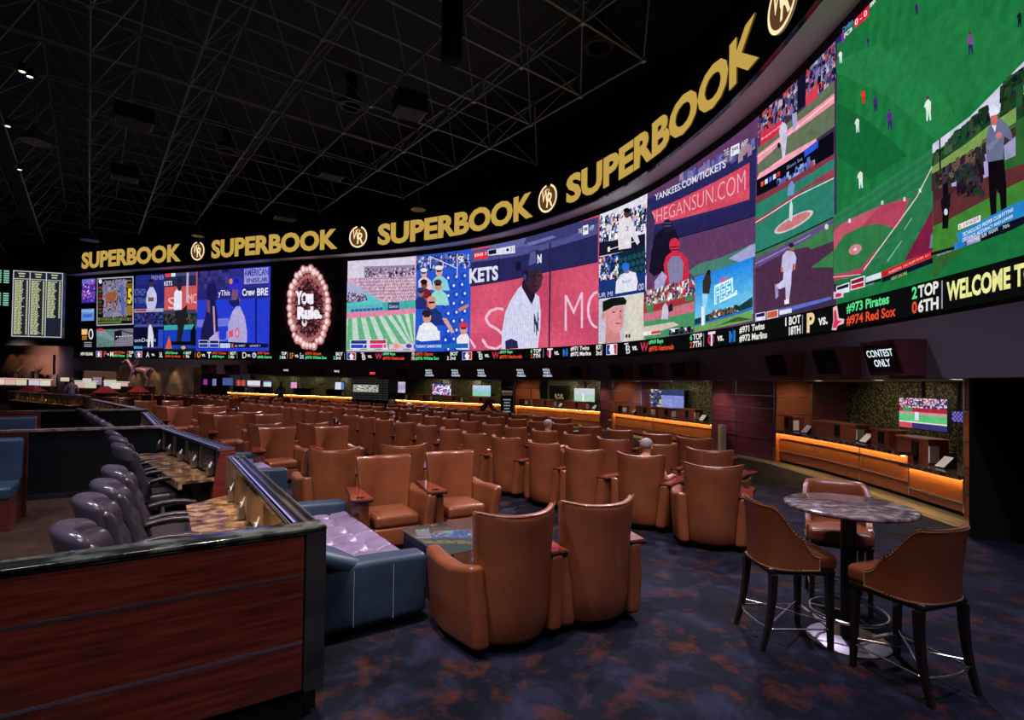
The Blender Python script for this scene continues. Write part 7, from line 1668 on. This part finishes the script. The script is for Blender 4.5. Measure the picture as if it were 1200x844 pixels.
b = MB(); b.box((w/2, .15, 2.25), (w, .3, 4.5), T=T); b.build('case', BLACK, t)
b = MB()
for gq in (3.55, 2.05):
    for k in range(6):
        for q in range(3): x = w-.28-q*.42; b.add([T @ Vector(v_) for v_ in [(x-.16, -.01, gq-k*.15+.55), (x+.14, -.01, gq-k*.15+.55), (x+.14, -.01, gq-k*.15+.64), (x-.16, -.01, gq-k*.15+.64)]], [(0, 1, 2, 3)])
b.build('green_figures', emis('green_figures', (.25, .62, .42), .9), t)
# gaming tables / lit signs / red pyramid canopies
def lit(px0, px1, y0, y1, Y, col, label, name='lit_sign', cat='sign', s_=.9):
    a = atY(px0, (y0+y1)/2, Y); c = atY(px1, (y0+y1)/2, Y); z1 = atY((px0+px1)/2, y0, Y).z; z0 = atY((px0+px1)/2, y1, Y).z
    t = thing(name, label, cat, ((a.x+c.x)/2, Y, z0)); w = c.x-a.x; h = z1-z0
    b = MB(); b.box((0, .12, h/2), (w+.06, .2, h+.06)); b.build('case', BLACK, t)
    b = MB(); b.box((0, .0, h/2), (w, .03, h)); pb_ = MB(); pb_.box((0, .12, (g(a.x)-z0)/2), (.12, .12, z0-g(a.x))); pb_.build('post', BLACK, t); b.build('face', emis('lit_face', lin(col), s_), t)
for a, c, y0, y1, col, l in [(71, 81, 442.5, 447, (215, 200, 160), 'lit cream sign left of the plaid shirted person'), (97, 107, 443.5, 452, (210, 205, 190), 'white lit sign left half, right of the plaid shirted person'), (109, 119, 442, 451, (150, 120, 140), 'lilac grey lit sign behind the far tables'), (122, 137, 445, 451.5, (195, 185, 150), 'cream lit sign left of the horse statue')]: lit(a, c, y0, y1, 36, col, l)
n_ = 0
adj = ['first', 'second', 'third', 'fourth', 'fifth', 'sixth', 'seventh', 'eighth', 'ninth', 'tenth', 'eleventh', 'twelfth']
for i, px in enumerate([3, 16, 29, 44, 57, 98, 110, 132, 140, 147]):
    Y = 33 if i < 5 else 31; p = atY(px, 452, Y); t = thing('gaming_machine', f'{adj[i]} low gaming machine with lit top from the left in the far hall', 'gaming machine', (p.x, p.y, g(p.x)), 0, 'gaming machines in the far hall')
    b = MB(); b.rbox((0, 0, .55), (.62, .5, 1.1), .04, (1, 1, 1), k=2); b.build('cabinet', mat('machine_cabinet', (.06, .02, .02), .3) if 'machine_cabinet' not in MATS else MATS['machine_cabinet'], t)
    b = MB(); b.box((0, -.24, 1.30), (.56, .12, .34)); b.build('lit_panel', emis('machine_glow', [(.75, .68, .55), (.7, .45, .4), (.6, .62, .45), (.62, .6, .75)][i % 4], .9), t)
    b = MB(); b.box((0, -.20, 1.52), (.62, .25, .06)); b.build('lit_top', emis('machine_top', (1.0, .45, .35), .9) if i < 5 else emis('machine_top', (.7, .7, .6), .8), t)
for px0, px1, y0, y1, l in [(27, 48, 451.5, 458.5, 'red pyramid canopy at the left of the far hall'), (115, 132, 452.5, 460.5, 'red pyramid canopy right of the plaid shirted person'), (155, 170, 453, 459.5, 'red pyramid canopy below the horse statue')]:
    Y = 27.0; a = atY(px0, y1, Y); c = atY(px1, y1, Y); zt = atY((px0+px1)/2, y0, Y).z; z0 = a.z; w = c.x-a.x
    t = thing('pyramid_canopy', l, 'canopy', ((a.x+c.x)/2, Y, g(a.x))); G = g(a.x); z0 -= G; zt -= G
    b = MB(); b.add([(-w/2, -.4, z0), (w/2, -.4, z0), (w/2, .4, z0), (-w/2, .4, z0), (-.12, -.05, zt), (.12, -.05, zt), (.12, .05, zt), (-.12, .05, zt)], [(0, 3, 2, 1), (4, 5, 6, 7), (0, 1, 5, 4), (1, 2, 6, 5), (2, 3, 7, 6), (3, 0, 4, 7)]); b.build('canopy', mat('red_canopy_cloth', (.42, .03, .03), .6), t)
    b = MB(); b.box((0, 0, z0/2), (.5, .5, z0)); b.build('stand', BLACK, t)
lamp('far_hall_light', 'SPOT', (-19, 24, 8), 900, (1, .75, .65), aim=(-22, 31, .8), size=.3, spot=1.5, blend=.9)

# horse statue with jockey on a pedestal
Yh = 30.0; pb = atY(161, 453, Yh); t = thing('horse_statue', 'statue of a racehorse with jockey on a dark pedestal, facing left', 'statue', (pb.x, pb.y, g(pb.x)))
hb = pb.z-g(pb.x); sc_ = 1.0
b = MB(); b.rbox((0.05, 0, hb/2), (1.5, .7, hb), .02, (1, 1, 1), k=2); b.build('pedestal', BLACK, t)
Z = hb
HJ = {'rump': (.52, 0, .98, (.17, .19)), 'bel': (.18, 0, .93, (.17, .19)), 'chs': (-.18, 0, .96, (.16, .20)), 'wth': (-.30, 0, 1.10, .13), 'nk': (-.46, 0, 1.30, .095), 'pol': (-.60, 0, 1.50, .065), 'fac': (-.74, 0, 1.44, .055), 'muz': (-.90, 0, 1.34, .038),
      'tl1': (.72, 0, 1.04, .05), 'tl2': (.92, 0, .92, .045), 'tl3': (1.0, 0, .66, .02), 'er1': (-.585, .035, 1.58, .018), 'er2': (-.585, -.035, 1.58, .018)}
HB_ = [('rump', 'bel'), ('bel', 'chs'), ('chs', 'wth'), ('wth', 'nk'), ('nk', 'pol'), ('pol', 'fac'), ('fac', 'muz'), ('rump', 'tl1'), ('tl1', 'tl2'), ('tl2', 'tl3'), ('pol', 'er1'), ('pol', 'er2')]
for s_, k in ((-1, 'a'), (1, 'b')):
    o1 = -.10 if s_ < 0 else .10
    HJ.update({k+'sh': (-.22, s_*.10, .80, .085), k+'fk': (-.26+o1, s_*.10, .46, .045), k+'ff': (-.22+o1, s_*.10, .12, .030), k+'fh': (-.26+o1, s_*.10, .03, .042),
               k+'st': (.50, s_*.10, .76, .10), k+'hk': (.40-o1, s_*.10, .60, .06), k+'ho': (.56-o1, s_*.10, .42, .038), k+'hf': (.50-o1, s_*.10, .12, .030), k+'hh': (.46-o1, s_*.10, .03, .042)})
    HB_ += [('chs', k+'sh'), (k+'sh', k+'fk'), (k+'fk', k+'ff'), (k+'ff', k+'fh'), ('rump', k+'st'), (k+'st', k+'hk'), (k+'hk', k+'ho'), (k+'ho', k+'hf'), (k+'hf', k+'hh')]
HJ = {k: (v[0], v[1], v[2]+Z, v[3]) for k, v in HJ.items()}
BRZ = mat('painted_bronze', (.42, .22, .24), .3, .3)
skinned('horse_body', HJ, HB_, 'bel', lambda c: 0, [BRZ], t, sub=2)
JJ = {'p': (.05, 0, 1.20, .11), 'c': (-.03, 0, 1.42, .12), 'n': (-.08, 0, 1.56, .05), 'h': (-.10, 0, 1.67, .085)}
JB = [('p', 'c'), ('c', 'n'), ('n', 'h')]
for s_, k in ((-1, 'l'), (1, 'r')):
    JJ.update({k+'k': (-.12, s_*.20, 1.10, .06), k+'f': (.04, s_*.21, .82, .04), k+'e': (-.12, s_*.18, 1.32, .04), k+'w': (-.30, s_*.08, 1.28, .03), k+'s': (-.04, s_*.14, 1.48, .05)}); JB += [('p', k+'k'), (k+'k', k+'f'), ('c', k+'s'), (k+'s', k+'e'), (k+'e', k+'w')]
JJ = {k: (v[0], v[1], v[2]+Z, v[3]) for k, v in JJ.items()}
skinned('jockey', JJ, JB, 'p', lambda c: 0, [mat('dark_bronze', (.10, .05, .07), .4, .3)], t, sub=1)
lamp('statue_light', 'SPOT', (pb.x-1.5, pb.y-3, 4.5), 180, (1, .75, .8), aim=(pb.x, pb.y, 2.4), size=.1, spot=.8, blend=.8)

# ---- blue booths and brown pod floor at the near left
def booth(P, dv, L, label, h=1.14, wood_top=False):
    """P = right end of the seat back on the floor, dv = direction to the left; faces the viewer"""
    t = thing('blue_booth', label, 'booth seat', (P.x, P.y, g(P.x))); T = plane_T(Vector((0, 0, 0)), -dv); y_ = -1
    nn = T.to_3x3() @ Vector((0, 1, 0)); sg = 1 if nn.dot(nF) > 0 else -1
    b = MB(); b.box((-L/2, sg*.40, .20), (L, .70, .40), T=T); b.build('wood_base', WOOD, t)
    b = MB(); b.rbox((-L/2, sg*.40, .48), (L, .74, .18), .05, (8, 3, 1), T=T); b.build('seat_cushion', NAVB, t, smooth=60)
    b = MB(); b.rbox((-L/2, sg*.06, .82), (L, .18, .62), .05, (8, 1, 4), lambda q: (q.x, q.y-sg*.06*(q.z/.3), q.z), T=T); b.build('seat_back', NAVB, t, smooth=60)
    b = MB(); b.box((-L/2, -sg*.08, .60), (L+.06, .08, 1.2), T=T); b.box((.02, sg*.15, .45), (.05, .5, .9), T=T) if wood_top else None; b.build('wood_back_panel', WOODR if wood_top else WOOD, t)
NAVB = mat('booth_blue_leather', (.035, .075, .15), .38, noise_s=3, noise_c=[(.3, (.03, .06, .12)), (.7, (.045, .09, .18))])
booth(Vector((-6.78, 7.38, 0)), wd_, 2.6, 'blue leather booth bench at the left edge before the cross wall')
booth(Vector((-9.75, 10.9, 0)), wd_, 3.0, 'blue booth with red wood back beyond the cross wall', wood_top=True)
PODF = mat('brown_pod_carpet', (.03, .016, .012), .8, noise_s=6, noise_c=[(.35, (.026, .010, .005)), (.65, (.046, .018, .009))])
b = MB(); z = .004
b.add([(-1.30, 3.12, z), (-3.45, 6.35, z), (-3.75, 6.75, z), (-5.0, 8.2, z), (-5.0, .60, z)], [(0, 1, 2, 3, 4)])
b.add([(-5.0, 8.2, z), (-6.1, 9.45, z+g(-6.1)), (-12, 5.5, z+g(-12)), (-12, -2, z+g(-12)), (-5.0, .60, z)], [(0, 1, 2, 3, 4)])
struct(b.build('trim_6', PODF))
vbox(-500, 110, 150, 312, 46, .3, CEIL, 'wall_far_upper')
